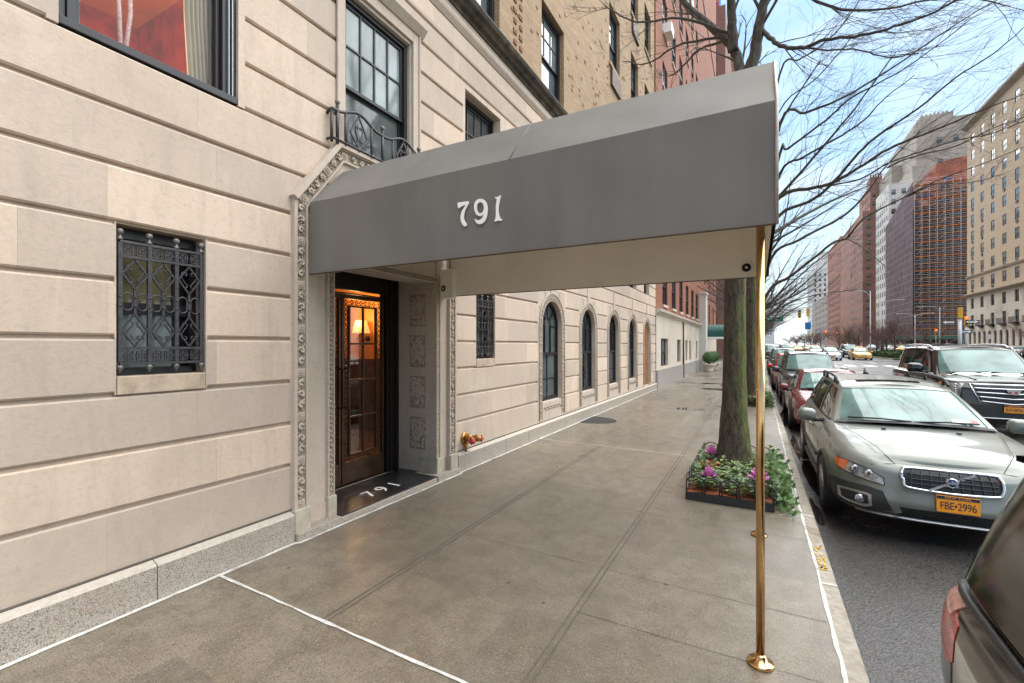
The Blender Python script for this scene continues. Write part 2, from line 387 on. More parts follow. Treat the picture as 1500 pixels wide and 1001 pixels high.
BLK = [(-30, 30), (30, 51.5), (66.5, 131), (159, 222), (238, 700)]
b = MB()                                                         # sidewalk slabs reaching under the buildings
for ya, yb in BLK:
    ys = [ya]+[y for y in (-10, 0, 1, 2, 4, 6, 8, 10, 12, 14, 16, 18, 21, 25) if ya < y < yb]+[yb]
    b.grid([[(x, y, sz(x, y)) for x in (-3.95, -3.65, -3, -2, -1, -.4, .42)] for y in ys])
    b.add([(.42,ya,gz(ya)),(.42,yb,gz(yb)),(.42,yb,-.4),(.42,ya,-.4),(-3.95,ya,gz(ya)),(-3.95,ya,-.4),(-3.95,yb,gz(yb)),(-3.95,yb,-.4)], [(0,1,2,3),(0,3,5,4),(1,6,7,2)])
tag(b.build('sidewalk', M['concrete']), kind='structure')
for i, (ya, yb) in enumerate(BLK[1:]): sheet('far_sidewalk', 33.15, 60, .0, M['concrete'], ya, yb)
b = MB()
for ya, yb in BLK[1:]: b.add([(33,ya,gz(ya)+.01),(33.15,ya,gz(ya)+.01),(33.15,yb,gz(yb)+.01),(33,yb,gz(yb)+.01),(33,ya,-.3),(33,yb,gz(yb)-.3)], [(0,1,2,3),(0,3,5,4)])
tag(b.build('far_kerb', M['curbstone']), kind='structure')
# granite kerb: individual stones with caulked ends
b = MB(); c = MB(); y = -2.2
cuts = [-2.2, -.3, 1.25, 2.42, 4.15, 5.72, 7.5, 9.2]
while cuts[-1] < 130: cuts.append(cuts[-1]+1.75)
for ya, yb in zip(cuts, cuts[1:]):
    if 51 < ya < 66: continue
    za, zb = gz(ya), gz(yb)
    vs = []
    for yy, zz in ((ya+.006, za), (yb-.006, zb)):
        for x, z in ((.425,-.3),(.425,-.002),(.52,-.004),(.536,-.022),(.545,-.3)): vs.append((x, yy, zz+z))
    b.add(vs, [(0,1,2,3,4),(9,8,7,6,5),(0,5,6,1),(1,6,7,2),(2,7,8,3),(3,8,9,4)])
    if yb < 30: c.box(.426, .527, yb-.011, yb+.011, -.05, .0015)
tag(b.build('kerb', M['curbstone']), kind='structure')

def rough_strip(bb, pts, w, z=.004, amp=.004):
    L = []; 
    for (xa, ya), (xb, yb) in zip(pts, pts[1:]):
        n = max(2, int(math.hypot(xb-xa, yb-ya)/.12))
        for k in range(n): L.append((xa+(xb-xa)*k/n, ya+(yb-ya)*k/n))
    L.append(pts[-1]); rows = []
    for i, p in enumerate(L):
        q = L[min(i+1, len(L)-1)]; o = L[max(i-1, 0)]; d = Vector((q[0]-o[0], q[1]-o[1])).normalized(); nx = Vector((-d.y, d.x))
        wob = .35*amp*math.sin(i*.31)+.5*amp*math.sin(i*.083+1); j1, j2 = random.uniform(-amp, amp)*.8+wob, random.uniform(-amp, amp)*.8-wob; zA = sz(p[0]+nx.x*w/2, p[1])+z; zB = sz(p[0]-nx.x*w/2, p[1])+z
        rows.append([(p[0]+nx.x*(w/2+j1), p[1]+nx.y*(w/2+j1), zA), (p[0]-nx.x*(w/2+j2), p[1]-nx.y*(w/2+j2), zB)])
    bb.grid(rows, smooth=False)
rough_strip(c, [(-3.608,-2),(-3.608,2.65),(-3.578,2.66),(-3.578,5.19),(-3.608,5.2),(-3.608,19.3)], .036)
rough_strip(c, [(.418,-2),(.418,24)], .020, .004, .007)
rough_strip(c, [(-3.63,1.99),(.41,2.0)], .020, .005, .006)
rough_strip(c, [(-3.63,7.82),(-.95,7.83)], .016, .005)
rough_strip(c, [(-3.63,13.1),(.4,12.95)], .018, .005)
rough_strip(c, [(.2,5.60),(.41,5.62)], .014, .005); rough_strip(c, [(.2,6.55),(.41,6.6)], .014, .005)
rough_strip(c, [(-3.63,17.6),(-1.0,17.6)], .018, .005)
tag(c.build('pavement_caulk_line', M['caulk']), kind='structure')
# tooled score lines of the flags (dark groove + worn edges)
c = MB()
for x, y0, y1 in ((-1.075, -2, 26), (-2.45, 2.0, 7.82)):
    for o in (-.022, .022): rough_strip(c, [(x+o, y0), (x+o-.0*y1, y1)], .0095, .0035, .0015)
for y, x0, x1 in ((3.55, -3.66, .4), (4.95, -3.66, .4), (6.4, -1.0, .4), (10.2, -3.7, .4), (.6, -3.7, .4), (9.0, -3.7, .4), (15.4,-3.7,.4), (19.6,-3.7,.4), (22,-3.7,.4), (2.9,-1.07,.4)):
    rough_strip(c, [(x0, y), (x1, y+.02)], .004, .0035, .0014)
tag(c.build('pavement_score_line', M['joint']), kind='structure')
def puddle(cx, cy, rx, ry, z, seed):
    rd = random.Random(seed); n = 36; ph = [rd.uniform(0, 6.28) for _ in range(6)]
    pts = []
    for i in range(n):
        a = 2*math.pi*i/n; r = 1+sum(.16/(k+1)*math.sin((k+2)*a+ph[k]) for k in range(5)); px_, py_ = cx+rx*r*math.cos(a), cy+ry*r*math.sin(a); pts.append((px_, py_, (sz(px_, py_) if cx < .4 else 0)+z))
    bb = MB(); bb.add(pts, [tuple(range(n))]); tag(bb.build('puddle', M['water']), kind='structure')
puddle(-1.75, 13.6, .5, .22, .0035, 2); puddle(-1.0, 20.3, 1.0, .5, .0035, 4); puddle(-2.4, 23.2, .9, .35, .0035, 8)
puddle(.74, 8.3, .1, 1.0, -.2105, 5); puddle(.68, 10.6, .07, 1.1, -.2115, 6); puddle(.63, 6.6, .05, .5, -.2125, 9); puddle(.70, 14.5, .12, 2.0, -.2105, 3)
b = MB()                                                          # flecks of yellow paint on one kerb stone
rd = random.Random(3)
for i in range(30):
    x, yy, r = rd.uniform(.44, .51), rd.uniform(4.4, 4.9), rd.uniform(.004, .013)
    n = 7; ph = rd.uniform(0, 6); b.add([(x+r*(1+.4*math.sin(3*k+ph))*math.cos(6.283*k/n), yy+2*r*(1+.4*math.sin(2*k+ph))*math.sin(6.283*k/n), .0025) for k in range(n)], [tuple(range(n))])
tag(b.build('kerb_marking', M['yellow_mark']), kind='structure')
b = MB()                                                          # lane lines
for xx in (2.95, 6.35, 9.9):
    for k in range(30):
        yy = 9+k*9.0; b.quad((xx-.06,yy,rz(xx,yy)+.006),(xx+.06,yy,rz(xx,yy)+.006),(xx+.06,yy+3,rz(xx,yy+3)+.006),(xx-.06,yy+3,rz(xx,yy+3)+.006))
for k in range(9): b.quad((1.2+k*1.4,47.5,gz(47.5)-.09),(1.9+k*1.4,47.5,gz(47.5)-.09),(1.9+k*1.4,50.5,gz(50.5)-.09),(1.2+k*1.4,50.5,gz(50.5)-.09))
tag(b.build('road_marking', M['white_line']), kind='structure')
# planted median
b = MB()
for ya, yb in ((-30,30),(30,50),(68,130),(160,221),(239,700)):
    for x0, x1, dz in ((13.8,14.0,0),(19.6,19.8,0)):
        b.add([(x0,ya,gz(ya)+dz),(x1,ya,gz(ya)+dz),(x1,yb,gz(yb)+dz),(x0,yb,gz(yb)+dz),(x0,ya,gz(ya)-.3),(x1,ya,gz(ya)-.3),(x1,yb,gz(yb)-.3),(x0,yb,gz(yb)-.3)],
              [(0,1,2,3),(0,3,7,4),(1,5,6,2),(0,4,5,1),(3,2,6,7)])
tag(b.build('median_kerb', M['curbstone']), kind='structure')
b = MB()
for ya, yb in ((-30,30),(30,50),(68,130),(160,221),(239,700)): b.quad((14.0,ya,gz(ya)-.02),(19.6,ya,gz(ya)-.02),(19.6,yb,gz(yb)-.02),(14.0,yb,gz(yb)-.02))
tag(b.build('median_lawn', pm('lawn', (.06,.095,.025), .9, var=.5, scale=3, bump=.6)), kind='structure')
for ya, yb in ((51.5, 66.5), (131, 159), (222, 238)):
    for xa, xb in ((-60, .535), (13.8, 19.8), (33, 90)): sheet('cross_street', xa, xb, -.14, M['asphalt'], ya, yb)

# manhole-shaped black mat by the arched entrance
b = MB(); n = 24
P = [(-3.60, 9.93)] + [(-3.57+.68*math.sin(math.pi*k/n), 10.45-.52*math.cos(math.pi*k/n)*1.0) for k in range(n+1)] + [(-3.60, 10.97)]
b.prism([(p[0], p[1]) for p in P], 'z', .015, .030)
m = b.build('door_mat', pm('black_rubber_mat', (.02,.02,.021), .6, var=.4, scale=30, bump=.3)); tag(m, 'black half-round mat lying on the sidewalk against the building base', 'mat')
# ================================================================ the limestone apartment house
F = -3.70; CY = 3.925; END = 19.40
B791 = thing('apartment_building', 'limestone and tan brick apartment house with the carved entrance portal at number 791', 'building', (0,0,0))
GR = [.72,1.095,1.474,1.853,2.230,2.610,2.988,3.366,3.740,4.112,4.482,4.852,5.225,5.60,5.935]
edges = [.24] + GR + [6.24]
holes = [(1.118,2.196,3.752,5.70),(1.397,1.950,1.467,2.597),(2.72,5.13,.0,3.10),(3.22,4.63,3.10,3.42),(3.276,4.321,3.74,5.50),(5.45,6.47,3.752,5.50),(5.740,6.300,1.467,2.597)]
ARCH = [8.62, 10.90, 13.18, 15.46, 17.74]
for a in ARCH: holes.append((a-.66, a+.66, 0, 2.93))
WIN2 = [8.62-.5, 10.90-.5, 13.18-.5, 15.10, 17.20]
for a in WIN2: holes.append((a, a+.92, 3.752, 5.30))
MARG = .055
def mg(h): return .008 if abs(h[2]-1.467) < .001 else MARG
def spans(z0, z1, grow):
    cut = sorted((h[0]-(mg(h) if grow else 0), h[1]+(mg(h) if grow else 0)) for h in holes if h[2] < z1-.02 and h[3] > z0+.02)
    out = []; y = -6.0
    for a, c in cut:
        if a > y: out.append((y, a))
        y = max(y, c)
    if y < END: out.append((y, END))
    return out
b = MB(); g = .013; ch = .012
for z0, z1 in zip(edges, edges[1:]):
    # cut horizontally where a hole edge falls inside the course
    zs = sorted({z0, z1} | {z for h in holes for z in (h[2], h[3]) if z0+.05 < z < z1-.05})
    for za, zb in zip(zs, zs[1:]):
        lo = za+g if za == z0 else za; hi = zb-g if zb == z1 else zb
        prof = [(F-.06,lo),(F-ch,lo),(F,lo+ch),(F,hi-ch),(F-ch,hi),(F-.06,hi)] if za == z0 and zb == z1 else \
               ([(F-.06,lo),(F-ch,lo),(F,lo+ch),(F,hi),(F-.06,hi)] if za == z0 else ([(F-.06,lo),(F,lo),(F,hi-ch),(F-ch,hi),(F-.06,hi)] if zb == z1 else [(F-.06,lo),(F,lo),(F,hi),(F-.06,hi)]))
        for ya, yb in spans(za, zb, MARG):
            b.prism([(p, q) for p, q in prof], 'y', ya, yb)
        # plain margins beside every opening, plus the backing of the grooves
        prev = -6.0
        for ya, yb in spans(za, zb, 0):
            b.box(F-.30, F-.034, ya, yb, za, zb)
            m0 = next((mg(h) for h in holes if abs(h[1]-ya) < 1e-6), MARG); m1 = next((mg(h) for h in holes if abs(h[0]-yb) < 1e-6), MARG)
            for (p, q), on in (((ya, ya+m0), ya > -5.9), ((yb-m1, yb), yb < END-.1)):
                if on and yb-ya > 2*MARG: b.box(F-.034, F-.0005, p, q, za, zb)
wall = b.build('stone_wall', M['lime'], B791)
# granite base course and its ledge, interrupted at the portal
b = MB(); b2 = MB()
for y0, y1 in ((-6, .02), (.02, 1.6), (1.6, 2.66), (5.19, 6.55), (6.55, 7.4), (7.4, 9.2), (9.2, 11.6), (11.6, 14.2), (14.2, 16.9), (16.9, END)):
    zt0, zt1 = .298-.0038*y0, .298-.0038*y1
    vs = []
    for y, zt in ((y0+.003, zt0), (y1-.003, zt1)):
        for x, z in ((-3.95,-.1),(-3.632,-.1),(-3.632,zt-.012),(-3.642,zt),(-3.95,zt+.115)): vs.append((x,y,z))
    b.add(vs, [(0,1,2,3,4),(9,8,7,6,5),(0,5,6,1),(1,6,7,2)], 0); b.add(vs, [(2,7,8,3),(3,8,9,4)], 1)
    if y1 in (2.66, END): b.build('granite_base', [M['granite'], M['granite_top']], B791); b = MB()
for ya_, yb2 in ((-6, 2.68), (5.17, END)): b = MB(); b.tube([(F+.001, q_, .298-.0038*q_+.027) for q_ in (ya_, yb2)], .009, 5); b.build('shadow_line', M['joint'], B791)  # dark tube painted in as the shade line where wall meets ledge

def sash_window(par, y0, y1, z0, z1, x, cols=3, rows=2, lower=(1,1), frame=.05, glass='pane', name='window', cas=.0, meet=.5, depth=.1, mat='frame_black', up_glass=None):
    """double-hung window; x = outer face of its frame; frame > sash bars, panes as sub-parts"""
    f = MB(); fx = x-depth
    f.box(fx, x, y0, y0+frame, z0, z1); f.box(fx, x, y1-frame, y1, z0, z1); f.box(fx, x, y0+frame, y1-frame, z1-frame, z1); f.box(fx, x+.02, y0+frame, y1-frame, z0, z0+frame*1.1)
    fr = f.build(name, M[mat], par)
    zm = z0+(z1-z0)*meet; a, c = y0+frame, y1-frame; lo, hi = z0+frame*1.1, z1-frame; s = MB(); st = .035
    for (za, zb, xx, (nc, nr)) in ((zm-.02, hi, x-.03, (cols, rows)), (lo, zm+.02, x-.065, lower)):
        s.box(xx-.03, xx, a, a+st, za, zb); s.box(xx-.03, xx, c-st, c, za, zb); s.box(xx-.03, xx, a+st, c-st, zb-st, zb); s.box(xx-.03, xx, a+st, c-st, za, za+st)
        for k in range(1, nc): yy = a+st+(c-a-2*st)*k/nc; s.box(xx-.025, xx-.004, yy-.009, yy+.009, za+st, zb-st)
        for k in range(1, nr): zz = za+st+(zb-za-2*st)*k/nr; s.box(xx-.0245, xx-.0035, a+st, c-st, zz-.009, zz+.009)
    s.build('sash', M[mat], fr)
    p = MB(); p.quad((x-.049,a,zm),(x-.049,c,zm),(x-.049,c,hi),(x-.049,a,hi)); p.build('pane', M[up_glass or glass], fr)
    p = MB(); p.quad((x-.084,a,lo),(x-.084,c,lo),(x-.084,c,zm),(x-.084,a,zm)); p.build('pane', M[glass], fr)
    return fr
# ---- W1: the big window of the lit red room
x = F-.03; y0, y1, z0, z1 = 1.118, 2.196, 3.752, 5.70
f = MB()
for k, (w, dx) in enumerate(((.03,.0),(.022,-.035),(.045,-.02),(.03,-.06))):
    off = sum(q[0] for q in ((.03,0),(.022,0),(.045,0),(.03,0))[:k])
    f.box(F-.2, x+dx, y1-off-w, y1-off, z0+.05, z1); f.box(F-.2, x+dx, y0+off, y0+off+w, z0+.05, z1)
f.box(F-.2, F-.006, y0+.002, y1-.002, z0-.004, z0+.05)
w1 = f.build('window', M['frame_black'], B791, bevel=.004)
f = MB()
for yy in (y1-.03, y1-.058): f.box(F-.055, F-.027, yy-.003, yy+.003, z0+.06, z1)
f.build('metal_bead', M['steel'], w1)
p = MB(); p.quad((F-.12,y0+.1,z0+.05),(F-.12,y1-.1,z0+.05),(F-.12,y1-.1,z1),(F-.12,y0+.1,z1)); p.build('pane', clear_glass('low_glare_glass', (.95,.97,.95), .45), w1)
redw = pm('red_damask_wall', (.40,.042,.012), .6, var=.45, scale=5); ora = pm('orange_ceiling', (.62,.22,.04), .7, var=.15, scale=3)
rm = MB(); rx0, rx1 = -7.6, F-.31
rm.quad((rx0,.2,3.4),(rx0,3.1,3.4),(rx0,3.1,6.2),(rx0,.2,6.2), 0); rm.quad((rx0,.2,3.4),(rx1,.2,3.4),(rx1,.2,6.2),(rx0,.2,6.2), 0); rm.quad((rx0,3.1,3.4),(rx1,3.1,3.4),(rx1,3.1,6.2),(rx0,3.1,6.2), 0)
rm.quad((rx0,.2,6.2),(rx1,.2,6.2),(rx1,3.1,6.2),(rx0,3.1,6.2), 1); rm.quad((rx0,.2,3.4),(rx1,.2,3.4),(rx1,3.1,3.4),(rx0,3.1,3.4), 1)
rm.quad((rx1,.2,3.4),(rx1,1.1,3.4),(rx1,1.1,6.2),(rx1,.2,6.2),0); rm.quad((rx1,2.21,3.4),(rx1,3.1,3.4),(rx1,3.1,6.2),(rx1,2.21,6.2),0); rm.quad((rx1,1.1,3.4),(rx1,2.21,3.4),(rx1,2.21,3.70),(rx1,1.1,3.70),0); rm.quad((rx1,1.1,5.72),(rx1,2.21,5.72),(rx1,2.21,6.2),(rx1,1.1,6.2),0)
rm.build('room_interior', [redw, ora], B791)
bm_ = MB(); bm_.box(-7.0, -4.6, .9, 1.5, 5.2, 5.75); bm_.build('ceiling_beam', ora, B791)
cu = MB(); rows = []
for i in range(41):
    t = i/40; yy = 1.93+.22*t; xx = F-.26-.03*math.sin(t*44)
    rows.append([(xx-.02, yy+.05*(1-0), 3.72), (xx, yy+.0, 4.4), (xx, yy-.02, 5.7)])
cu.grid(rows); cu.build('curtain', pm('cream_curtain', (.52,.47,.36), .8, var=.1, scale=4), B791)
st = MB()
for ya, sw in ((1.50,-.03),(1.58,.03)):
    st.tube([(F-.3, ya+sw*.0, 5.7),(F-.3, ya+sw*.3, 4.9),(F-.3, ya+.02+sw*-.2, 4.2),(F-.3, 1.545+sw*.1, 3.75)], .014, 6)
st.build('tieback_cord', pm('pink_white_cord', (.7,.5,.48), .7, var=.35, scale=60), B791)
# ---- grilled windows W2 / W5
def iron_grille(par, ya, yb, z0, z1, x):
    """square rail bands, six lozenges with scrolls, a row of ovals, ball finials"""
    W = yb-ya; g = MB(); n = 3; t = .012
    zt, zb = z1-.11, z0+.115          # inner edges of the two key-pattern bands
    for zz in (z1-.012, zt, zb, z0+.012): g.box(x-.012, x+.014, ya-.004, yb+.004, zz-.009, zz+.009)
    ys = [ya+W*k/n for k in range(n+1)]
    for yy in ys: g.box(x-.012, x+.012, yy-.012, yy+.012, z0+.021, z1-.021)
    zm = (zt+zb)/2+.006; oh = .085
    for k in range(n):
        yc = (ys[k]+ys[k+1])/2; hw = W/n/2-.012
        for (pa, pb, up) in ((zm+oh, zt-.012, 1), (zb+.012, zm-oh, -1)):
            mid = (pa+pb)/2
            for a, c in (((yc,pa),(yc-hw,mid)),((yc-hw,mid),(yc,pb)),((yc,pb),(yc+hw,mid)),((yc+hw,mid),(yc,pa))):
                g.bar((x,a[0],a[1]),(x,c[0],c[1]), .010, .016)
            h = (pb-pa)/2
            for s in (-1, 1):                       # facing pair of S scrolls
                pts = []
                for i in range(9): a = -.3+i*.62; pts.append((x, yc+s*(.028+.022*math.cos(a)*(1-i*.07)), mid+up*(h*.42)+up*.020*math.sin(a)*(1-i*.06)))
                pts = pts[::-1]+[(x, yc+s*.052, mid+up*h*.22),(x, yc+s*.032, mid-up*h*.12),(x, yc+s*.012, mid-up*h*.36)]
                for i in range(6): a = math.pi+i*.75; pts.append((x, yc+s*(.028+.016*math.cos(a)), mid-up*(h*.42)-up*.016*math.sin(i*.75)))
                g.tube(pts, .0052, 5)
        g.box(x-.006, x+.006, yc-.008, yc+.008, zm-oh, zm-.0); g.box(x-.006, x+.006, yc-.008, yc+.008, zm, zm+oh)
    for k in range(2*n):                                # ovals
        yc = ya+W*(k+.5)/(2*n); r = .029; hh = .03
        pts = [(x, yc+r*math.cos(a), zm+hh+r*math.sin(a)) for a in [math.pi*i/6 for i in range(7)]]+[(x, yc+r*math.cos(a), zm-hh+r*math.sin(a)) for a in [math.pi+math.pi*i/6 for i in range(7)]]
        g.tube(pts, .0065, 5, closed=True)
        for zz in (zm-.03, zm+.03): g.ball((x+.01, ya+W*k/(2*n)+.0, zz), .009, 4)
    for (za, zb2) in ((zt+.009, z1-.021), (z0+.021, zb-.009)):   # square key pattern of the bands
        zc = (za+zb2)/2; q = (zb2-za)/2
        for k in range(2*n):
            yc = ya+W*(k+.5)/(2*n); r = min(W/(4*n)-.012, q*.86)
            for s in (1, .55):
                rr = r*s
                for (u1, v1, u2, v2) in ((-1,-1,1,-1),(1,-1,1,1),(1,1,-1,1),(-1,1,-1,-1)):
                    g.bar((x,yc+u1*rr,zc+v1*rr),(x,yc+u2*rr,zc+v2*rr), .0075, .01)
            g.bar((x,yc-r*1.3,zc),(x,yc+r*1.3,zc), .006, .008); g.bar((x,yc,zc-q),(x,yc,zc+q), .006, .008)
    gr = g.build('grille', M['black_iron'], par)
    for yy in ys:
        fi = MB(); fi.ball((x, yy, z1+.052), .023, 7); fi.lathe([(.018,z1-.002),(.020,z1+.008),(.009,z1+.018),(.010,z1+.032)], (x,yy,0), n=8)
        fi.build('finial', M['finial'], gr); fi = MB(); fi.lathe([(.001,z0-.055),(.006,z0-.04),(.020,z0-.02),(.022,z0-.008),(.012,z0+.003)], (x,yy,0), n=8)
        fi.build('drop', M['finial'], gr)
    return gr
for (ya, yb) in ((1.397, 1.950), (5.740, 6.300)):
    zb, zt = 1.597, 2.597
    f = MB(); f.box(F-.29, F-.055, ya, yb, 1.47, zb-.002); f.box(F-.055, F+.006, ya+.004, yb-.004, 1.472, zb-.004)
    sl = f.build('window_sill', M['sill_stone'], B791, bevel=.006)
    f = MB()
    f.box(F-.26, F-.14, ya, ya+.03, zb, zt); f.box(F-.26, F-.14, yb-.05, yb, zb, zt); f.box(F-.26, F-.14, ya+.03, yb-.05, zt-.06, zt); f.box(F-.26, F-.10, ya+.03, yb-.05, zb, zb+.045)
    f.box(F-.235, F-.165, ya+.03, yb-.05, 2.02, 2.10)
    w = f.build('window', M['frame_black'], B791)
    p = MB(); p.quad((F-.20,ya+.02,zb),(F-.20,yb-.14,zb),(F-.20,yb-.14,2.04),(F-.20,ya+.02,2.04)); p.build('pane', M['pane_pale'], w)
    p = MB(); p.quad((F-.21,ya+.02,2.06),(F-.21,yb-.14,2.06),(F-.21,yb-.14,zt),(F-.21,ya+.02,zt)); p.build('pane', pm('ochre_blind_glass', (.20,.18,.09), .08, var=.3, scale=4, coat=.6), w)
    p = MB(); p.quad((F-.215,yb-.14,zb),(F-.215,yb-.04,zb),(F-.215,yb-.04,zt),(F-.215,yb-.14,zt)); p.build('pane', M['bronze_dark'], w)
    iron_grille(B791, ya+.03, yb-.022, 1.665, 2.505, F-.028)
# ---- portal --------------------------------------------------------------
PX = F+.045                                   # face of the portal frame
def mir(y): return 2*CY-y
po = MB()
def path_strip(bb, pts, w_in, w_out, x0, x1, mi=0):
    """moulding following the shouldered outline, offset between w_in and w_out inward of pts (y,z)"""
    n = len(pts); rows = []
    def off(d):
        out = []
        for i in range(n):
            p = Vector(pts[i]); a = (p-Vector(pts[i-1])).normalized() if i else None; c2 = (Vector(pts[i+1])-p).normalized() if i < n-1 else None
            na = Vector((a.y,-a.x)) if a else None; nc = Vector((c2.y,-c2.x)) if c2 else None
            if na and nc:
                m = (na+nc).normalized(); m = m/max(.3, m.dot(na))
            else: m = na or nc
            out.append(p+m*d)
        return out
    A = off(w_in); Bq = off(w_out); vs = []; 
    for q in (A, Bq):
        for p in q: vs.append((x0,p.x,p.y))
        for p in q: vs.append((x1,p.x,p.y))
    fs = []
    for i in range(n-1):
        a0, a1, b0, b1 = i, n+i, 2*n+i, 3*n+i
        fs += [(a1,a1+1,b1+1,b1),(a0,b0,b0+1,a0+1),(a0,a0+1,a1+1,a1),(b0,b1,b1+1,b0+1)]
    fs += [(0,n,3*n,2*n),(n-1,3*n-1,4*n-1,2*n-1)]
    bb.add(vs, fs, mi)
    return A, Bq
outl = [(2.672,.27),(2.672,3.13),(3.165,3.79),(mir(3.165),3.79),(mir(2.672),3.13),(mir(2.672),.27)]
path_strip(po, outl, .0, .032, F-.2, PX+.0)                    # outer fillet
path_strip(po, outl[1:5], -.028, .022, F-.05, PX+.028)         # hood moulding with returns
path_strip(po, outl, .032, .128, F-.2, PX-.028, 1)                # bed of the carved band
path_strip(po, outl, .128, .146, F-.2, PX-.008)
path_strip(po, outl, .146, .37, F-.2, PX-.06)                  # plain field (pilasters and shoulders)
IR = 4.879
inn = [(3.075,.27),(3.075,2.70),(IR,2.70),(IR,.27)]
path_strip(po, inn, -.30, .002, F-.25, PX-.075)
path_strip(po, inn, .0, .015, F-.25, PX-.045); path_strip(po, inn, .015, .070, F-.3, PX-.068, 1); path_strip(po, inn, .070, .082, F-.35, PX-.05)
po.box(F-.25, PX-.078, 2.9, mir(2.9), 2.62, 3.52)              # wall above the lintel, behind the canopy
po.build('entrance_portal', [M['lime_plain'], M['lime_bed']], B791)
# carved vine and rosettes of the two bands
rd = random.Random(11)
def carve(bb, pts, width, x, dens=1.0, big=True):
    L = [Vector(p) for p in pts]; s = 0.0
    for a, c in zip(L, L[1:]):
        d = c-a; ln = d.length; d.normalize(); n = Vector((d.y,-d.x)); k = 0
        step = width*(1.05 if big else .95); m = max(1, int(ln/step)); step = ln/m
        for i in range(m):
            p = a+d*(step*(i+.5)); sg = 1 if i % 2 else -1
            if big and i % 4 == 0:
                q = width*.42                                    # rosette block
                for (u, v) in ((-1,-1),(1,-1),(1,1),(-1,1)):
                    pass
                vv = [(x+.004, *(p+d*(u*q)+n*(v*q))) for u, v in ((-1,-1),(1,-1),(1,1),(-1,1))]
                bb.add([(x-.03,*w[1:]) for w in vv]+[(x+.012,*w[1:]) for w in vv], [(4,5,6,7),(0,1,5,4),(1,2,6,5),(2,3,7,6),(3,0,4,7)])
                for h in range(8):
                    an = h*math.pi/4; bb.ball((x+.014, p.x+math.cos(an)*q*.55, p.y+math.sin(an)*q*.55), q*.26, 4)
                bb.ball((x+.018, p.x, p.y), q*.3, 5)
                continue
            pts2 = []; r = width*.36
            for h in range(10):
                an = h*.62; rr = r*(1-h*.075); pts2.append((x+.006+.002*h, *(p+n*(sg*(math.cos(an)*rr-r*.05))+d*(math.sin(an)*rr))))
            bb.tube(pts2, [width*.125]*7+[width*.105,width*.085,width*.07], 6)
            bb.ball((x+.012, *(p+n*(sg*r*.06))), width*.10, 4)
            for h in range(3 + (4 if big else 0)):               # leaves
                an = rd.uniform(0, 6.28); l = width*rd.uniform(.16,.27); o = p+d*rd.uniform(-.5,.5)*step+n*rd.uniform(-.36,.36)*width
                e = Vector((math.cos(an), math.sin(an))); t2 = Vector((-e.y, e.x))
                bb.add([(x+.0,*(o-e*l)),(x+.013,*(o+t2*l*.45)),(x+.004,*(o+e*l)),(x+.013,*(o-t2*l*.45)),(x+.02,*o)], [(0,4,1),(1,4,2),(2,4,3),(3,4,0)])
            bb.tube([(x+.004,*(p-d*step*.55-n*sg*width*.33)),(x+.007,*(p-n*sg*width*.40)),(x+.004,*(p+d*step*.55+n*sg*width*.33))], width*.08, 4)
def offp(pts, d):
    out = []
    for i, p in enumerate(pts):
        p = Vector(p); a = (p-Vector(pts[i-1])).normalized() if i else None; c2 = (Vector(pts[i+1])-p).normalized() if i < len(pts)-1 else None
        na = Vector((a.y,-a.x)) if a else None; nc = Vector((c2.y,-c2.x)) if c2 else None
        m = (na+nc).normalized() if na and nc else (na or nc)
        if na and nc: m = m/max(.3, m.dot(na))
        out.append(tuple(p+m*d))
    return out
cv = MB(); carve(cv, offp([(2.672,.30)]+outl[1:5]+[(mir(2.672),.30)], .080), .094, PX-.028)
cv.build('carved_border', M['lime_carve'], B791)
cv = MB(); carve(cv, offp([(3.075,.30)]+inn[1:3]+[(IR,.30)], .0425), .05, PX-.068, big=False)
cv.build('carved_inner_border', M['lime_carve'], B791)
b = MB(); b.box(F-.2, PX-.063, 2.815, 3.07, .10, .272); b.build('pilaster_foot', M['lime_plain'], B791); b = MB(); b.box(F-.2, PX-.063, 4.88, mir(2.815), .10, .272); b.build('pilaster_foot', M['lime_plain'], B791)
# plinth blocks
for y in (2.672, mir(2.672)-.155): b = MB(); b.box(F-.2, PX+.022, y-.008, y+.163, .10, .315); b.build('plinth_block', M['moss_stone'], B791, bevel=.012)
for y in (3.065, IR-.095): b = MB(); b.box(F-.3, PX-.03, y, y+.105, .10, .315); b.build('plinth_block', M['moss_stone'], B791, bevel=.012)
# stepped granite under the jambs and the door step
b = MB(); b.box(-4.0, -3.598, 2.665, 3.155, -.1, .115); b.box(-4.0, -3.598, mir(3.155), mir(2.665), -.1, .115); b.box(-4.6, -3.61, 3.16, mir(3.16), -.1, .098)
b.build('door_step', M['granite'], B791, bevel=.01)
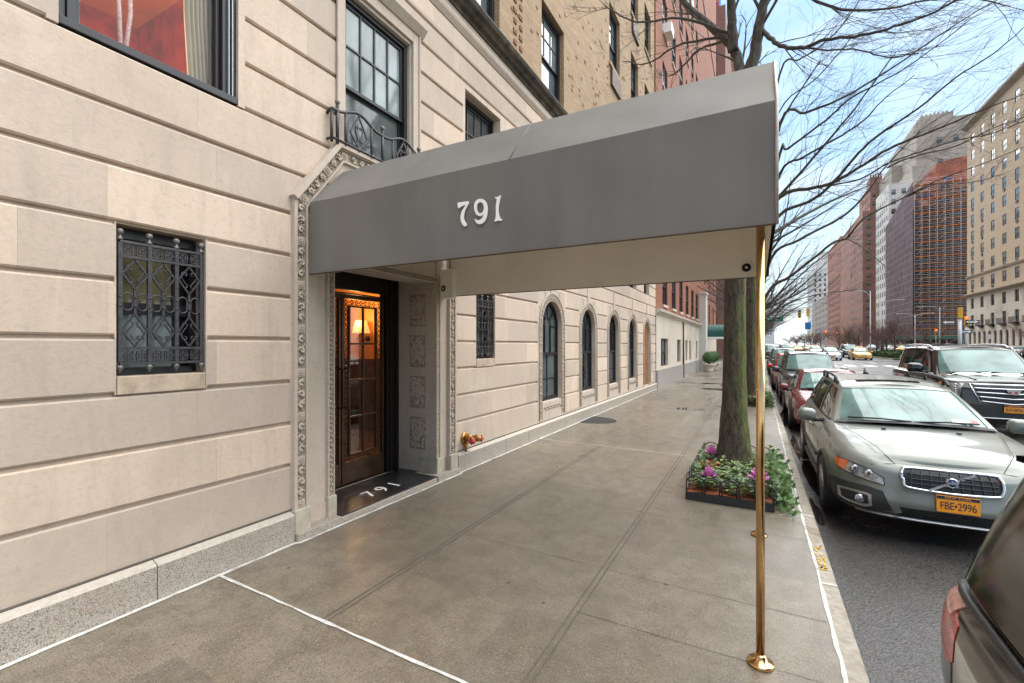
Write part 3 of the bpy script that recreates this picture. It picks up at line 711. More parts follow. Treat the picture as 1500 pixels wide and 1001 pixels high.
# recess: reveals, soffit
DX = -4.38; IY0, IY1 = 3.157, 4.797
b = MB()
b.box(DX-.3, F-.2, IY1, IY1+.12, .09, 2.74); b.box(DX-.3, F-.2, IY0-.12, IY0, .09, 2.74); b.box(DX-.3, F-.2, IY0, IY1, 2.69, 2.85)
b.build('door_reveal', M['lime_plain'], B791)
for zc in (.62, 1.17, 1.72, 2.27):                             # low relief panels on the reveal, and one on the soffit
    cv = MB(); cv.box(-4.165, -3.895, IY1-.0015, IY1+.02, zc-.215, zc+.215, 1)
    for i in range(95):
        xx = -4.03+rd.uniform(-.11,.11); zz = zc+rd.uniform(-.185,.185); l = rd.uniform(.016,.042); an = rd.uniform(0,6.28); e = Vector((math.cos(an), math.sin(an)))
        cv.tube([(xx+e.x*l*h-e.y*l*.6*math.sin(h*2.5), IY1-.004, zz+e.y*l*h+e.x*l*.6*math.sin(h*2.5)) for h in (-1,-.5,0,.5,1)], [.004,.009,.011,.009,.004], 5)
    for rr in (.05, .09): cv.tube([(-4.03+rr*math.cos(a)*.9, IY1-.004, zc+.03+rr*math.sin(a)) for a in [6.28*k/18 for k in range(18)]], .009, 5, closed=True)
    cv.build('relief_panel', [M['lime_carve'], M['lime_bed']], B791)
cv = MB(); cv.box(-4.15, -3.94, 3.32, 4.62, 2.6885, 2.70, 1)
for i in range(150):
    xx = -4.045+rd.uniform(-.085,.085); yy = rd.uniform(3.35,4.6); l = rd.uniform(.016,.042); an = rd.uniform(0,6.28); e = Vector((math.cos(an), math.sin(an)))
    cv.tube([(xx+e.x*l*h-e.y*l*.6*math.sin(h*2.5), yy+e.y*l*h, 2.687) for h in (-1,-.5,0,.5,1)], [.004,.009,.011,.009,.004], 5)
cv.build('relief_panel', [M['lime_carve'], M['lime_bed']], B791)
# ---- bronze door ----------------------------------------------------------
d = MB()
d.box(DX-.1, DX+.02, 4.56, IY1, .092, 2.69); d.box(DX-.1, DX+.03, 4.72, 4.745, .092, 2.69); d.box(DX-.1, DX+.03, 4.61, 4.635, .092, 2.69)
d.box(DX-.1, DX+.02, IY0, 4.56, 2.50, 2.69); d.box(DX-.1, DX-.01, IY0, IY0+.08, .092, 2.50); d.box(DX-.06, DX+.0, IY0+.08, 4.56, .092, .105)
fr = d.build('door_frame', M['bronze_dark'], B791)
def grille_leaf(nm, ya, yb, z0, z1, kick, bord, cols, rows, par, top=.05):
    """leaf: outer stiles, pierced ring border, glazed centre, kick plate"""
    st = .035; f = MB(); x0, x1 = DX-.055, DX-.005
    f.box(x0, x1, ya, ya+st, z0, z1); f.box(x0, x1, yb-st, yb, z0, z1); f.box(x0, x1, ya+st, yb-st, z1-top, z1); f.box(x0, x1, ya+st, yb-st, z0, z0+kick)
    a, c, lo, hi = ya+st, yb-st, z0+kick, z1-top
    ia, ic, il, ih = a+bord, c-bord, lo+bord*.9, hi-bord
    s2 = .02
    f.box(x0, x1-.008, ia-s2, ia, il-s2, ih+s2); f.box(x0, x1-.008, ic, ic+s2, il-s2, ih+s2); f.box(x0, x1-.008, ia, ic, ih, ih+s2); f.box(x0, x1-.008, ia, ic, il-s2, il)
    for k in range(1, cols): yy = ia+(ic-ia)*k/cols; f.box(x0+.01, x1-.012, yy-.011, yy+.011, il, ih)
    for k in range(1, rows): zz = il+(ih-il)*k/rows; f.box(x0+.0105, x1-.0125, ia, ic, zz-.011, zz+.011)
    lf = f.build(nm, M['bronze'], par, bevel=.003)
    g = MB(); x = DX-.03; p = .062; bw = bord-s2; r = min(bw, p)*.30
    def cell(yc, zc):
        g.tube([(x, yc+r*math.cos(k*math.pi/5), zc+r*math.sin(k*math.pi/5)) for k in range(10)], .0062, 4, closed=True)
        g.bar((x,yc-bw/2,zc-p/2),(x,yc+bw/2,zc-p/2), .008, .012); g.bar((x,yc-bw/2,zc),(x,yc-r,zc), .008, .01); g.bar((x,yc+r,zc),(x,yc+bw/2,zc), .008, .01)
        g.bar((x,yc,zc-p/2),(x,yc,zc-r), .008, .01); g.bar((x,yc,zc+r),(x,yc,zc+p/2), .008, .01)
    m = int((hi-lo)/p)
    for i in range(m):
        zc = lo+p*(i+.5)
        cell(a+bw/2, zc); cell(c-bw/2, zc)
    m2 = max(1, int((ic-ia)/p)); 
    for j in range(m2):
        yc = ia+(ic-ia)*(j+.5)/m2; cell(yc, hi-bw/2); cell(yc, lo+bw/2)
    g.build('pierced_border', M['bronze'], lf)
    q = MB(); q.quad((DX-.036,ia,il),(DX-.036,ic,il),(DX-.036,ic,ih),(DX-.036,ia,ih)); q.build('pane', bpy.data.materials.get('door_glass') or clear_glass('door_glass', (.80,.80,.78), 2.2), lf)
    return lf
leaf = grille_leaf('door', 3.845, 4.545, .115, 2.42, .26, .10, 2, 4, B791)
side = grille_leaf('sidelight', 3.24, 3.83, .115, 2.42, .26, .10, 2, 4, B791)
d = MB(); d.box(DX-.06, DX+.0, 3.24, 4.56, 2.425, 2.44); d.box(DX-.06, DX+.0, 3.24, 4.56, 2.475, 2.50); d.build('transom_bar', M['bronze_dark'], B791)
h = MB()                                                           # pull handles
for yy in (3.80, 3.885):
    h.tube([(DX-.005,yy,1.05),(DX+.055,yy,1.06),(DX+.06,yy,1.12),(DX+.06,yy,1.45),(DX+.055,yy,1.51),(DX-.005,yy,1.52)], .012, 8)
h.build('door_handle', M['bronze'], B791)
# lobby behind the glass
lw = pm('lobby_wall', (.62,.28,.065), .6, var=.2, scale=2); ld = pm('lobby_floor', (.12,.09,.07), .25, var=.3, scale=2); dk = pm('dark_panelling', (.05,.028,.018), .4, var=.3)
r = MB(); lx0, lx1, ly0, ly1 = -8.2, DX-.12, 2.2, 6.6
r.quad((lx0,ly0,.1),(lx0,ly1,.1),(lx0,ly1,1.53),(lx0,ly0,1.53),2); r.quad((lx0,ly0,1.53),(lx0,ly1,1.53),(lx0,ly1,3),(lx0,ly0,3),0)
r.quad((lx0,ly1,.1),(lx1,ly1,.1),(lx1,ly1,1.53),(lx0,ly1,1.53),2); r.quad((lx0,ly1,1.53),(lx1,ly1,1.53),(lx1,ly1,3),(lx0,ly1,3),0)
r.quad((lx0,ly0,.1),(lx1,ly0,.1),(lx1,ly0,3),(lx0,ly0,3),0); r.quad((lx0,ly0,3),(lx1,ly0,3),(lx1,ly1,3),(lx0,ly1,3),0); r.quad((lx0,ly0,.1),(lx1,ly0,.1),(lx1,ly1,.1),(lx0,ly1,.1),1)
r.quad((lx1,ly0,.1),(lx1,IY0-.05,.1),(lx1,IY0-.05,3),(lx1,ly0,3),0); r.quad((lx1,IY1+.05,.1),(lx1,ly1,.1),(lx1,ly1,3),(lx1,IY1+.05,3),0)
r.build('lobby_interior', [lw, ld, dk], B791)
lt = thing('wall_lamp', 'lit wall lamp with a cream shade seen through the glass of the entrance door', 'lamp', (-6.80, 6.42, 2.14))
q = MB(); q.lathe([(.001,-.02),(.05,-.02),(.055,.0)], (0,.17,-.2), 'y', 12); q.tube([(0,.15,-.2),(0,.02,-.26),(-.06,-.06,-.22),(0,0,-.12),(0,0,.02)], .012, 6); q.build('bracket', M['bronze'], lt)
q = MB(); q.lathe([(.17,-.10),(.105,.14)], n=20); q.build('lamp_shade', emit('lit_lamp_shade', (1.0,.50,.13), .8), lt)
def lamp(nm, loc, pw, col=(1,.62,.28), rad=.12):
    l = bpy.data.lights.new(nm, 'POINT'); l.energy = pw; l.color = col; l.shadow_soft_size = rad; o = bpy.data.objects.new(nm, l); o.location = loc; COL.objects.link(o)
lamp('lobby_lamp_light', (-6.75, 6.2, 2.3), 16)
lamp('lobby_ceiling_light', (-6.4, 4.9, 2.8), 16)
lamp('red_room_light', (-5.2, 1.9, 4.6), 46, (1,.75,.5), .25)
# ---- W3 balcony window
W3 = sash_window(B791, 3.300, 4.300, 3.74, 5.46, F-.075, 4, 2, (1,1), .05, 'pane_grey', meet=.46, depth=.1, up_glass='pane_pale')
b = MB()
for y0_, y1_, sg in ((3.165, 3.278, 1), (4.319, 4.44, -1)):
    b.box(F-.3, F+.012, y0_, y1_, 3.74, 5.62)
    ym = y1_ if sg > 0 else y0_
    b.box(F-.3, F-.03, ym, ym+sg*.020, 3.74, 5.498)
    ye = y0_ if sg > 0 else y1_
    b.box(F-.02, F+.03, ye-.0, ye+sg*.03, 3.74, 5.62)
b.box(F-.3, F+.012, 3.278, 4.319, 5.498, 5.62); b.box(F-.3, F-.02, 3.30, 4.297, 5.46, 5.498)
b.build('window_casing', M['lime_plain'], B791, bevel=.006)
b = MB(); b.prism([(F-.1,5.62),(F+.03,5.62),(F+.10,5.70),(F+.10,5.73),(F-.1,5.73)], 'y', 3.12, 4.49); b.build('window_hood', M['lime_plain'], B791, bevel=.005)
# balconet of wrought iron
BX = F+.075; b0, b1 = 3.06, 4.40; g = MB(); zb = 3.80
g.tube([(F,b0,zb+.02),(BX,b0,zb+.02),(BX,b1,zb+.02),(F,b1,zb+.02)], .014, 6)
top = []; m = 64
def topz(t):
    return 4.10 + .075*max(0, math.cos((t*2-.5)*2*math.pi/1.0))**1 if False else 4.10+.09*(max(0, math.sin((t*2 % 1)*math.pi))**3)
for i in range(m+1): top.append((BX, b0+(b1-b0)*i/m, topz(i/m)))
g.tube([(F-.02,b0,4.06),(F+.04,b0,4.10)]+top[:1]+top+[(F+.04,b1,4.10),(F-.02,b1,4.06)], .016, 6)
W = b1-b0
for fr_ in (0, .5, 1):
    yy = b0+W*fr_+(0.06 if fr_ == 0 else (-.06 if fr_ == 1 else 0)); g.tube([(BX,yy,zb-.02),(BX,yy,4.17)], .016, 8)
    g.lathe([(.012,3.93),(.019,3.94),(.012,3.95),(.019,3.965),(.012,3.98),(.019,3.99),(.012,4.0)], (BX,yy,0), n=8)
for fr_ in (.0, 1.0): g.tube([(BX-.01,b0+W*fr_,zb-.02),(BX-.01,b0+W*fr_,4.10)], .016, 6)
for half in (0, .5):
    for q_ in (.12, .25, .38):
        if q_ == .25: continue
        t = half+q_; g.tube([(BX,b0+W*t,zb),(BX,b0+W*t,topz(t))], .014, 6)
    yc = b0+W*(half+.25); zc = 3.985; hw = W*.085; zt_ = topz(half+.25)
    for a, c2 in (((yc,zb+.03),(yc-hw,zc-.02)),((yc-hw,zc-.02),(yc,zt_-.03)),((yc,zt_-.03),(yc+hw,zc-.02)),((yc+hw,zc-.02),(yc,zb+.03))): g.bar((BX,*a),(BX,*c2), .016, .016)
    g.tube([(BX,yc,zb),(BX,yc,zb+.04)], .013, 6); g.tube([(BX,yc,zt_-.04),(BX,yc,zt_)], .013, 6)
    for s in (-1, 1):
        pts = [(BX, yc+s*(.025+.02*math.cos(a)*(1-k*.07)), zc+.055+.02*math.sin(a)*(1-k*.07)) for k, a in enumerate([-.3+i*.6 for i in range(9)])][::-1]
        pts += [(BX,yc+s*.045,zc),(BX,yc+s*.02,zc-.05)]+[(BX, yc+s*(.025+.015*math.cos(math.pi+i*.8)), zc-.07-.014*math.sin(i*.8)) for i in range(5)]
        g.tube(pts, .009, 5)
gr = g.build('balcony_railing', M['black_iron'], B791)
for fr_ in (0, .5, 1):
    q = MB(); yy = b0+W*fr_+(0.06 if fr_ == 0 else (-.06 if fr_ == 1 else 0)); q.ball((BX,yy,4.185), .026, 7); q.build('finial', M['finial'], gr)
# ---- W4 and second-floor windows
sash_window(B791, 5.46, 6.46, 3.752, 5.49, F-.13, 4, 2, (1,1), .05, 'pane', meet=.5)
b = MB(); b.box(F-.2, F-.02, 5.45, 6.47, 5.49, 5.53); b.build('window_lintel', M['lime_plain'], B791)
for a in WIN2: sash_window(B791, a, a+.92, 3.752, 5.30, F-.12, 3, 2, (1,1), .05, 'pane', meet=.5)
# ---- arched windows
def arched(par, yc, door=False):
    r, zs, hw = .50, 2.20, .66; z0 = .335; x = F-.002; n = 20
    b = MB(); arc = [(yc+r*math.cos(math.pi*k/n), zs+r*math.sin(math.pi*k/n)) for k in range(n+1)]
    top = 2.93; sill = .66 if not door else .12
    # surround plate with the arched hole
    def outer(p):
        a = math.atan2(p[1]-zs, p[0]-yc); q = max(abs(math.cos(a))/hw, abs(math.sin(a))/(top-zs)); return (yc+math.cos(a)/q, zs+math.sin(a)/q)
    outr = [outer(p) for p in arc]
    for k in range(n): b.quad((x,*arc[k]),(x,*outr[k]),(x,*outr[k+1]),(x,*arc[k+1]))
    ocor = [(yc+hw,top),(yc-hw,top)]
    for s in (1, -1):
        b.quad((x,yc+s*r,sill),(x,yc+s*hw,sill),(x,yc+s*hw,zs),(x,yc+s*r,zs)); 
        k = [i for i in range(n) if (outr[i][1]-top)*(outr[i+1][1]-top) <= 1e-9 and (abs(outr[i][0]-yc)-hw > -1e-6 or abs(outr[i+1][0]-yc)-hw > -1e-6)]
    for i in range(n):
        a, c2 = outr[i], outr[i+1]
        if abs(a[1]-top) > 1e-4 and abs(c2[1]-top) < 1e-4: b.add([(x,*a),(x,yc+hw,top),(x,*c2)], [(0,1,2)])
        if abs(a[1]-top) < 1e-4 and abs(c2[1]-top) > 1e-4: b.add([(x,*a),(x,yc-hw,top),(x,*c2)], [(0,1,2)])
    if not door: b.quad((x,yc-hw,z0-.06),(x,yc+hw,z0-.06),(x,yc+hw,sill),(x,yc-hw,sill))
    # reveal
    full = [(yc+r,sill)]+arc+[(yc-r,sill)]
    for a, c2 in zip(full, full[1:]): b.quad((x,*a),(x,*c2),(x-.16,*c2),(x-.16,*a))
    if not door: b.quad((x,yc-r,sill),(x,yc+r,sill),(x-.16,yc+r,sill+.03),(x-.16,yc-r,sill+.03))
    b.build('arch_surround', M['lime_plain'], par, fix=False)
    # moulding ring, carved band and hood
    m = MB()
    for rr, t, dx in ((r+.008,.008,.012),(r+.120,.010,.012),(r+.150,.012,.022)):
        m.tube([(F+dx-.008,yc+rr,.34)]+[(F+dx-.008,yc+rr*math.cos(math.pi*k/24),zs+rr*math.sin(math.pi*k/24)) for k in range(25)]+[(F+dx-.008,yc-rr,.34)], t, 6)
    for a in (28, 60, 120, 152):                                      # voussoir joints
        j_ = MB(); ca, sa = math.cos(R(a)), math.sin(R(a)); q_ = min(hw/abs(ca), (top-zs)/sa); j_.bar((F-.003,yc+ca*.67,zs+sa*.67),(F-.003,yc+ca*q_,zs+sa*q_), .014, .006); j_.build('arch_joint', M['joint'], par)
    m.box(F-.04, F+.014, yc-.09, yc+.09, 2.86, 3.34)
    m.build('arch_moulding', M['lime_plain'], par)
    c2 = MB()
    path = [(yc+r+.065,.40),(yc+r+.065,zs)]+[(yc+(r+.065)*math.cos(math.pi*k/10),zs+(r+.065)*math.sin(math.pi*k/10)) for k in range(1,10)]+[(yc-r-.065,zs),(yc-r-.065,.40)]
    carve(c2, path, .085, F-.004, big=False)
    c2.build('carved_border', M['lime_carve'], par)
    if not door:
        k2 = MB()
        for i in range(6):
            yy = yc-.42+.15*i; k2.box(F-.02, F+.010, yy, yy+.07, .545, .565); k2.box(F-.02, F+.010, yy+.075, yy+.14, .505, .525)
        k2.build('guilloche', M['joint'], par)
    gx = F-.085
    f = MB()
    if door:
        dp = [(yc+r,.12)]+arc+[(yc-r,.12)]
        f.add([(gx,*p) for p in dp], [tuple(range(len(dp)))]); f.build('arched_door', pm('varnished_oak', (.30,.115,.028), .35, var=.35, scale=5), par)
        f = MB(); 
        for yy in (yc-.25, yc+.02): 
            for zz in (.3, 1.1, 1.9): f.box(gx, gx+.015, yy, yy+.23, zz, zz+.65)
        f.build('door_panel', pm('varnished_oak_panel', (.33,.13,.032), .35, var=.35, scale=5), par); return
    path_w = [(yc+r,sill)]+arc+[(yc-r,sill)]
    ri = r-.055; arci = [(yc+ri*math.cos(math.pi*k/n), zs+ri*math.sin(math.pi*k/n)) for k in range(n+1)]
    ins = [(yc+ri,sill+.09)]+arci+[(yc-ri,sill+.09)]
    for (a, c3), (e, h) in zip(zip(path_w, path_w[1:]), zip(ins, ins[1:])):
        f.add([(gx,*a),(gx,*c3),(gx,*h),(gx,*e),(gx-.06,*e),(gx-.06,*h)], [(0,1,2,3),(3,2,5,4)])
    f.box(gx-.06, gx, yc-r, yc+r, sill+.0, sill+.09); f.box(gx-.05, gx-.005, yc-ri, yc+ri, 1.60, 1.66)
    w = f.build('window', M['frame_black'], par)
    s = MB()
    for t_ in (-.33, .33): s.box(gx-.04, gx-.012, yc+ri*t_-.011, yc+ri*t_+.011, 1.66, zs+.02)
    s.tube([(gx-.025, yc+ri*.33*math.cos(math.pi*k/10), zs+.02+ri*.33*math.sin(math.pi*k/10)) for k in range(11)], .012, 5)
    s.box(gx-.0405, gx-.0125, yc-ri, yc-ri*.33, zs-.01, zs+.012); s.box(gx-.0405, gx-.0125, yc+ri*.33, yc+ri, zs-.01, zs+.012)
    for a in (45, 90, 135): s.bar((gx-.025,yc+ri*.33*math.cos(R(a)),zs+.02+ri*.33*math.sin(R(a))),(gx-.025,yc+ri*math.cos(R(a)),zs+ri*math.sin(R(a))), .02, .02)
    s.box(gx-.06, gx-.03, yc-.011, yc+.011, sill+.09, 1.60); s.box(gx-.061, gx-.031, yc-ri, yc+ri, 1.10, 1.122)
    for sd in (-1, 1): s.box(gx-.065, gx-.02, yc+sd*ri, yc+sd*(ri-.04), sill+.09, 1.6)
    s.build('sash', M['frame_black'], w)
    p = MB(); pp = [(yc+ri,sill+.05)]+arci+[(yc-ri,sill+.05)]; p.add([(gx-.046,*q) for q in pp], [tuple(range(len(pp)))]); p.build('pane', M['pane'] if yc > 9 else M['pane_grey'], w)
for i, yc in enumerate(ARCH): arched(B791, yc, door=(i == 4))
# ---- string course, cornice, brick storeys
b = MB(); b.prism([(F-.2,6.24),(F+.0,6.24),(F+.045,6.30),(F+.055,6.34),(F+.05,6.37),(F+.0,6.385),(F-.2,6.385)], 'y', -6, END); b.build('string_course', M['lime_plain'], B791)
b = MB(); b.box(F-.3, F-.004, -6, END, 6.385, 6.50); b.build('frieze', M['lime_plain'], B791)
b = MB(); b.prism([(F-.3,6.50),(F+.02,6.50),(F+.035,6.545),(F+.09,6.555),(F+.12,6.60),(F+.175,6.615),(F+.20,6.66),(F+.195,6.69),(F-.3,6.72)], 'y', -6, END-.01); b.build('cornice', M['cornice_dark'], B791)
def wall_grid(bb, axis, plane, u0, u1, z0, z1, hs, depth, mi=0, mr=None):
    """flat wall with real openings; axis 'x': plane x=const facing the sign of depth"""
    us = sorted({u0, u1} | {h[0] for h in hs} | {h[1] for h in hs}); zs = sorted({z0, z1} | {h[2] for h in hs} | {h[3] for h in hs})
    us = [u for u in us if u0 <= u <= u1]; zs = [z for z in zs if z0 <= z <= z1]
    P = (lambda u, z, d=0: (plane-d, u, z)) if axis == 'x' else (lambda u, z, d=0: (u, plane-d, z))
    idx = {}
    for ua, ub in zip(us, us[1:]):
        um = (ua+ub)/2; hz = [(h[2], h[3]) for h in hs if h[0] < um < h[1]]
        run = z0
        for za, zb in sorted(hz):
            za, zb = max(za, z0), min(zb, z1)
            if za > run: bb.quad(P(ua,run),P(ub,run),P(ub,za),P(ua,za), mi)
            run = max(run, zb)
        if run < z1: bb.quad(P(ua,run),P(ub,run),P(ub,z1),P(ua,z1), mi)
    m2 = mi if mr is None else mr
    for a, c2, lo, hi in hs:
        bb.quad(P(a,lo),P(a,hi),P(a,hi,depth),P(a,lo,depth), m2); bb.quad(P(c2,lo),P(c2,hi),P(c2,hi,depth),P(c2,lo,depth), m2)
        bb.quad(P(a,hi),P(c2,hi),P(c2,hi,depth),P(a,hi,depth), m2); bb.quad(P(a,lo),P(c2,lo),P(c2,lo,depth),P(a,lo,depth), m2)
BR = F-.05
cols = [(.2,1.35),(2.4,3.55),(5.38,6.53),(8.2,9.38),(12.88,14.02),(15.42,16.5),(17.55,18.68)]
bh = []; 
for k in range(11):
    zb = 6.9+3.08*k
    for j, (a, c2) in enumerate(cols):
        if j >= 4 or k < 4: bh.append((a, c2, max(6.80, zb), zb+1.78))
b = MB(); wall_grid(b, 'x', BR, -6, END, 6.6, 42, bh, .22)
b.quad((BR,END,0),(BR-14,END,0),(BR-14,END,42),(BR,END,42)); b.quad((BR,-6,0),(BR-14,-6,0),(BR-14,-6,42),(BR,-6,42)); b.quad((BR,-6,42),(BR-14,-6,42),(BR-14,END,42),(BR,END,42)); b.quad((BR-14,-6,0),(BR-14,END,0),(BR-14,END,42),(BR-14,-6,42))
b.build('brick_wall', M['tan_brick'], B791)
b = MB(); b.box(BR-.25, F-.2, END-.3, END, 0, 7.0); b.build('corner_pier', M['lime_plain'], B791)
proto = None; sp = MB()
for (a, c2, lo, hi) in bh:
    g_ = 'pane_sky'
    w = sash_window(B791, a, c2, lo, hi, BR-.10, 3, 2, (1,1), .07, g_, meet=.48, up_glass=g_)
    if lo > 8: sp.box(BR-.05, BR+.05, a-.06, c2+.06, lo-.09, lo)
sp.build('brick_sill', pm('terracotta_sill', (.36,.27,.17), .85, var=.2), B791)
b = MB()
for j in (4, 5):
    for k in (1, 2):
        a, c2 = cols[j]; lo = 6.9+3.08*k; b.box(BR-.0, BR+.07, a+.1, c2-.1, lo-.62, lo-.12)
b.build('air_conditioner_grille', pm('brown_vent', (.10,.055,.035), .6, var=.3), B791)
b = MB(); rd2 = random.Random(5)                                 # toothed brick strips and scattered burnt headers
for y_ in (7.0, 7.22):
    for k in range(60): b.box(BR-.02, BR+.018, y_+.02*(k%2), y_+.12, 6.9+.186*k, 6.9+.186*k+.075)
for i in range(420):
    y_ = rd2.uniform(6.8, 19.2); z_ = rd2.uniform(7.2, 16)
    if any(h[0]-.2 < y_ < h[1]+.1 and h[2]-.2 < z_ < h[3]+.1 for h in bh): continue
    b.box(BR-.02, BR+.006, y_, y_+.1, z_, z_+.05)
b.build('burnt_brick_relief', pm('burnt_brick', (.20,.085,.035), .85, var=.4), B791)
# ================================================================ canopy and what stands round the door
CN = thing('entrance_canopy', 'grey canvas entrance canopy lettered 791 reaching from the portal to the kerb', 'canopy', (0,0,0))
ya, yb_, zb, zs, zt = 2.84, 4.97, 2.455, 3.125, 3.53; xe, xw = .092, F+.06
def prof(x, dy=0.0): return [(x,ya+dy,zb),(x,ya+dy,zs),(x,ya+.36,zt),(x,yb_-.36,zt),(x,yb_-dy,zs),(x,yb_-dy,zb)]
stations = [(xe,0),(-.9,.006),(-1.8,.004),(-2.7,.007),(-3.36,.004),(-3.39,.002),(xw,-.016)]
def sag_rows():
    rows = []
    xs = []
    for (xa, da), (xb, db) in zip(stations, stations[1:]):
        for k in range(10): xs.append((xa+(xb-xa)*k/10, da+(db-da)*k/10))
    xs.append(stations[-1])
    for x, dy in xs:
        P = prof(x, dy); row = []
        for p, q in zip(P, P[1:]):
            nv = Vector((0, -(q[2]-p[2]), q[1]-p[1])).normalized(); sg_ = 1 if nv.z > .01 or (abs(nv.z) <= .01 and (nv.y < 0) == (p[1] < 3.9)) else -1
            for k in range(8):
                a_ = (.0035*math.sin(x*2.9+p[1]*2)+.003*math.sin(x*6.3+k*.5+p[2])-.004*math.cos(x*7.0))*math.sin(math.pi*k/8)*sg_
                row.append(tuple(a+(c2-a)*k/8+n_*a_ for a, c2, n_ in zip(p, q, nv)))
        row.append(P[-1]); rows.append(row)
    return rows
b = MB(); b.grid(sag_rows()); sk = b.build('canvas_cover', M['canvas'], CN, fix=False); md = sk.modifiers.new('split', 'EDGE_SPLIT'); md.split_angle = R(22)
b = MB()                                                        # end panel hanging at the kerb side
P = prof(xe-.001); b.add([(p[0],p[1],p[2]) for p in P], [tuple(range(6))]); b.build('end_panel', M['canvas'], CN)
t = .012                                                        # liner inside
b = MB(); rows = []
for x in (xe-.02, -3.3, xw+.05): rows.append([(x,ya+.022,zb+.004),(x,ya+.022,zs-.02),(x,ya+.38,zt-.03),(x,yb_-.38,zt-.03),(x,yb_-.022,zs-.02),(x,yb_-.022,zb+.004)])
b.grid(rows, smooth=False); b.add(rows[0], [tuple(range(6))])
for y0_, y1_ in ((ya+.001,ya+.022),(yb_-.022,yb_-.001)): b.quad((xe,y0_,zb+.002),(xw,y0_,zb+.002),(xw,y1_,zb+.002),(xe,y1_,zb+.002))
b.build('canopy_liner', M['liner'], CN, fix=False)
b = MB()                                                        # piping at the outer end, hem, seam welts
b.tube([(xe+.002,p[1],p[2]) for p in prof(xe)], .009, 6, 0)
b.build('edge_piping', M['piping'], CN)
b = MB(); b.tube([(xe,ya-.002,zb),(xw,ya-.018,zb)], .006, 5); b.build('bottom_hem', M['bronze'], CN); b = MB(); b.tube([(xe,yb_+.002,zb),(xw,yb_+.018,zb)], .006, 5); b.build('bottom_hem', M['bronze'], CN)
b = MB()
for x in (-1.55,): 
    P = prof(x, .003); b.tube([(x+.0, p[1]-(.003 if p[1] < 3.9 else -.003), p[2]+.002) for p in P[1:3]], .0035, 4)
b.build('seam', M['canvas'], CN)
def px_loop(pts, y):                                            # outline -> real size on the canopy side
    t_ = R(28.3); c_, s_ = math.cos(t_), math.sin(t_); out = []
    for px, py in pts:
        X = 640+px/10.714; Y = 260+py/10.714; u = (X-750)/666.7; v = (506-Y)/666.7
        k = y/(u*s_+c_); out.append(((u*c_-s_)*k, 1.8+v*k))
    return out
D7 = [(335,405),(400,392),(490,378),(508,392),(500,425),(455,510),(434,580),(430,640),(445,690),(475,735),(470,760),(445,772),(415,755),(385,690),(378,630),(388,570),(412,510),(455,440),(400,458),(345,490),(336,455)]
D9 = [(690,340),(745,355),(785,405),(803,490),(795,590),(770,670),(730,720),(675,738),(625,715),(598,655),(615,655),(645,675),(690,665),(725,625),(745,578),(720,600),(680,612),(630,590),(598,530),(590,470),(600,405),(640,355)]
D9i = [(692,395),(725,415),(745,470),(735,530),(700,567),(660,555),(637,510),(635,450),(655,408)]
D1 = [(1010,287),(1000,340),(980,430),(972,520),(985,600),(1005,650),(1028,660),(1018,685),(965,685),(912,698),(908,685),(925,650),(932,560),(930,470),(938,400),(945,345),(915,328),(925,315),(960,310)]
for nm, loops in (('numeral', [D7]), ('numeral', [D9, D9i]), ('numeral', [D1])):
    me = curve_mesh(nm, [px_loop(smooth_loop(l, 4), ya) for l in loops], .003); me.materials.append(M['white_paint'])
    o = bpy.data.objects.new(nm, me); COL.objects.link(o); o.parent = CN; o.rotation_euler = (R(90),0,0); o.location = (0, ya-.004, 0)
def downlight(x, z, dy=0):
    b = MB(); b.lathe([(.052,0),(.056,-.014),(.046,-.018),(.040,.004)], (x,yb_-.024-dy,z), 'y', 20); f = b.build('downlight_ring', M['liner'], CN)
    b = MB(); b.lathe([(.040,-.004),(.03,-.002),(.001,.0)], (x,yb_-.026-dy,z), 'y', 16); b.build('lens', M['black_trim'], f)
    b = MB(); b.ball((x,yb_-.034-dy,z), .016, 6); b.build('bulb', M['chrome'], f)
downlight(-.09, 2.55)
b = MB(); b.box(-3.76, -3.50, yb_-.10, yb_-.012, 2.42, 2.80); b.build('mounting_box', M['liner'], CN, bevel=.006)
downlight(-3.65, 2.55, .078)
for i, (y, lab) in enumerate(((2.925, 'polished brass canopy post nearest the camera, standing on a round foot by the kerb'), (4.90, 'second brass canopy post beside the planted tree pit, behind the front post'))):
    p = thing('canopy_post', lab, 'post', (.017, y, 0), 0, 'brass posts of the entrance canopy')
    b = MB(); b.tube([(0,0,.01),(0,0,zb+.02)], .0225, 20); b.build('pole', M['brass'], p)
    b = MB(); b.lathe([(.068,0),(.070,.014),(.064,.022),(.036,.028),(.032,.052),(.026,.056),(.0225,.062)], n=28); b.build('foot', M['brass'], p)
# 791 mat on the step
mt = thing('entrance_mat', 'black stone entrance slab lettered 791 on the door step', 'mat', (-3.95, 3.98, .0995))
b = MB(); b.box(-.36, .325, -.80, .80, 0, .012); b.build('slab', M['marble'], mt, bevel=.003)
for i, ch in enumerate('791'):
    me = text_mesh('numeral', ch, .27, .001); me.materials.append(M['white_paint']); o = bpy.data.objects.new('numeral', me); COL.objects.link(o); o.parent = mt
    o.location = (.08, -.20+.2*i, .0135); o.rotation_euler = (0,0,R(90))
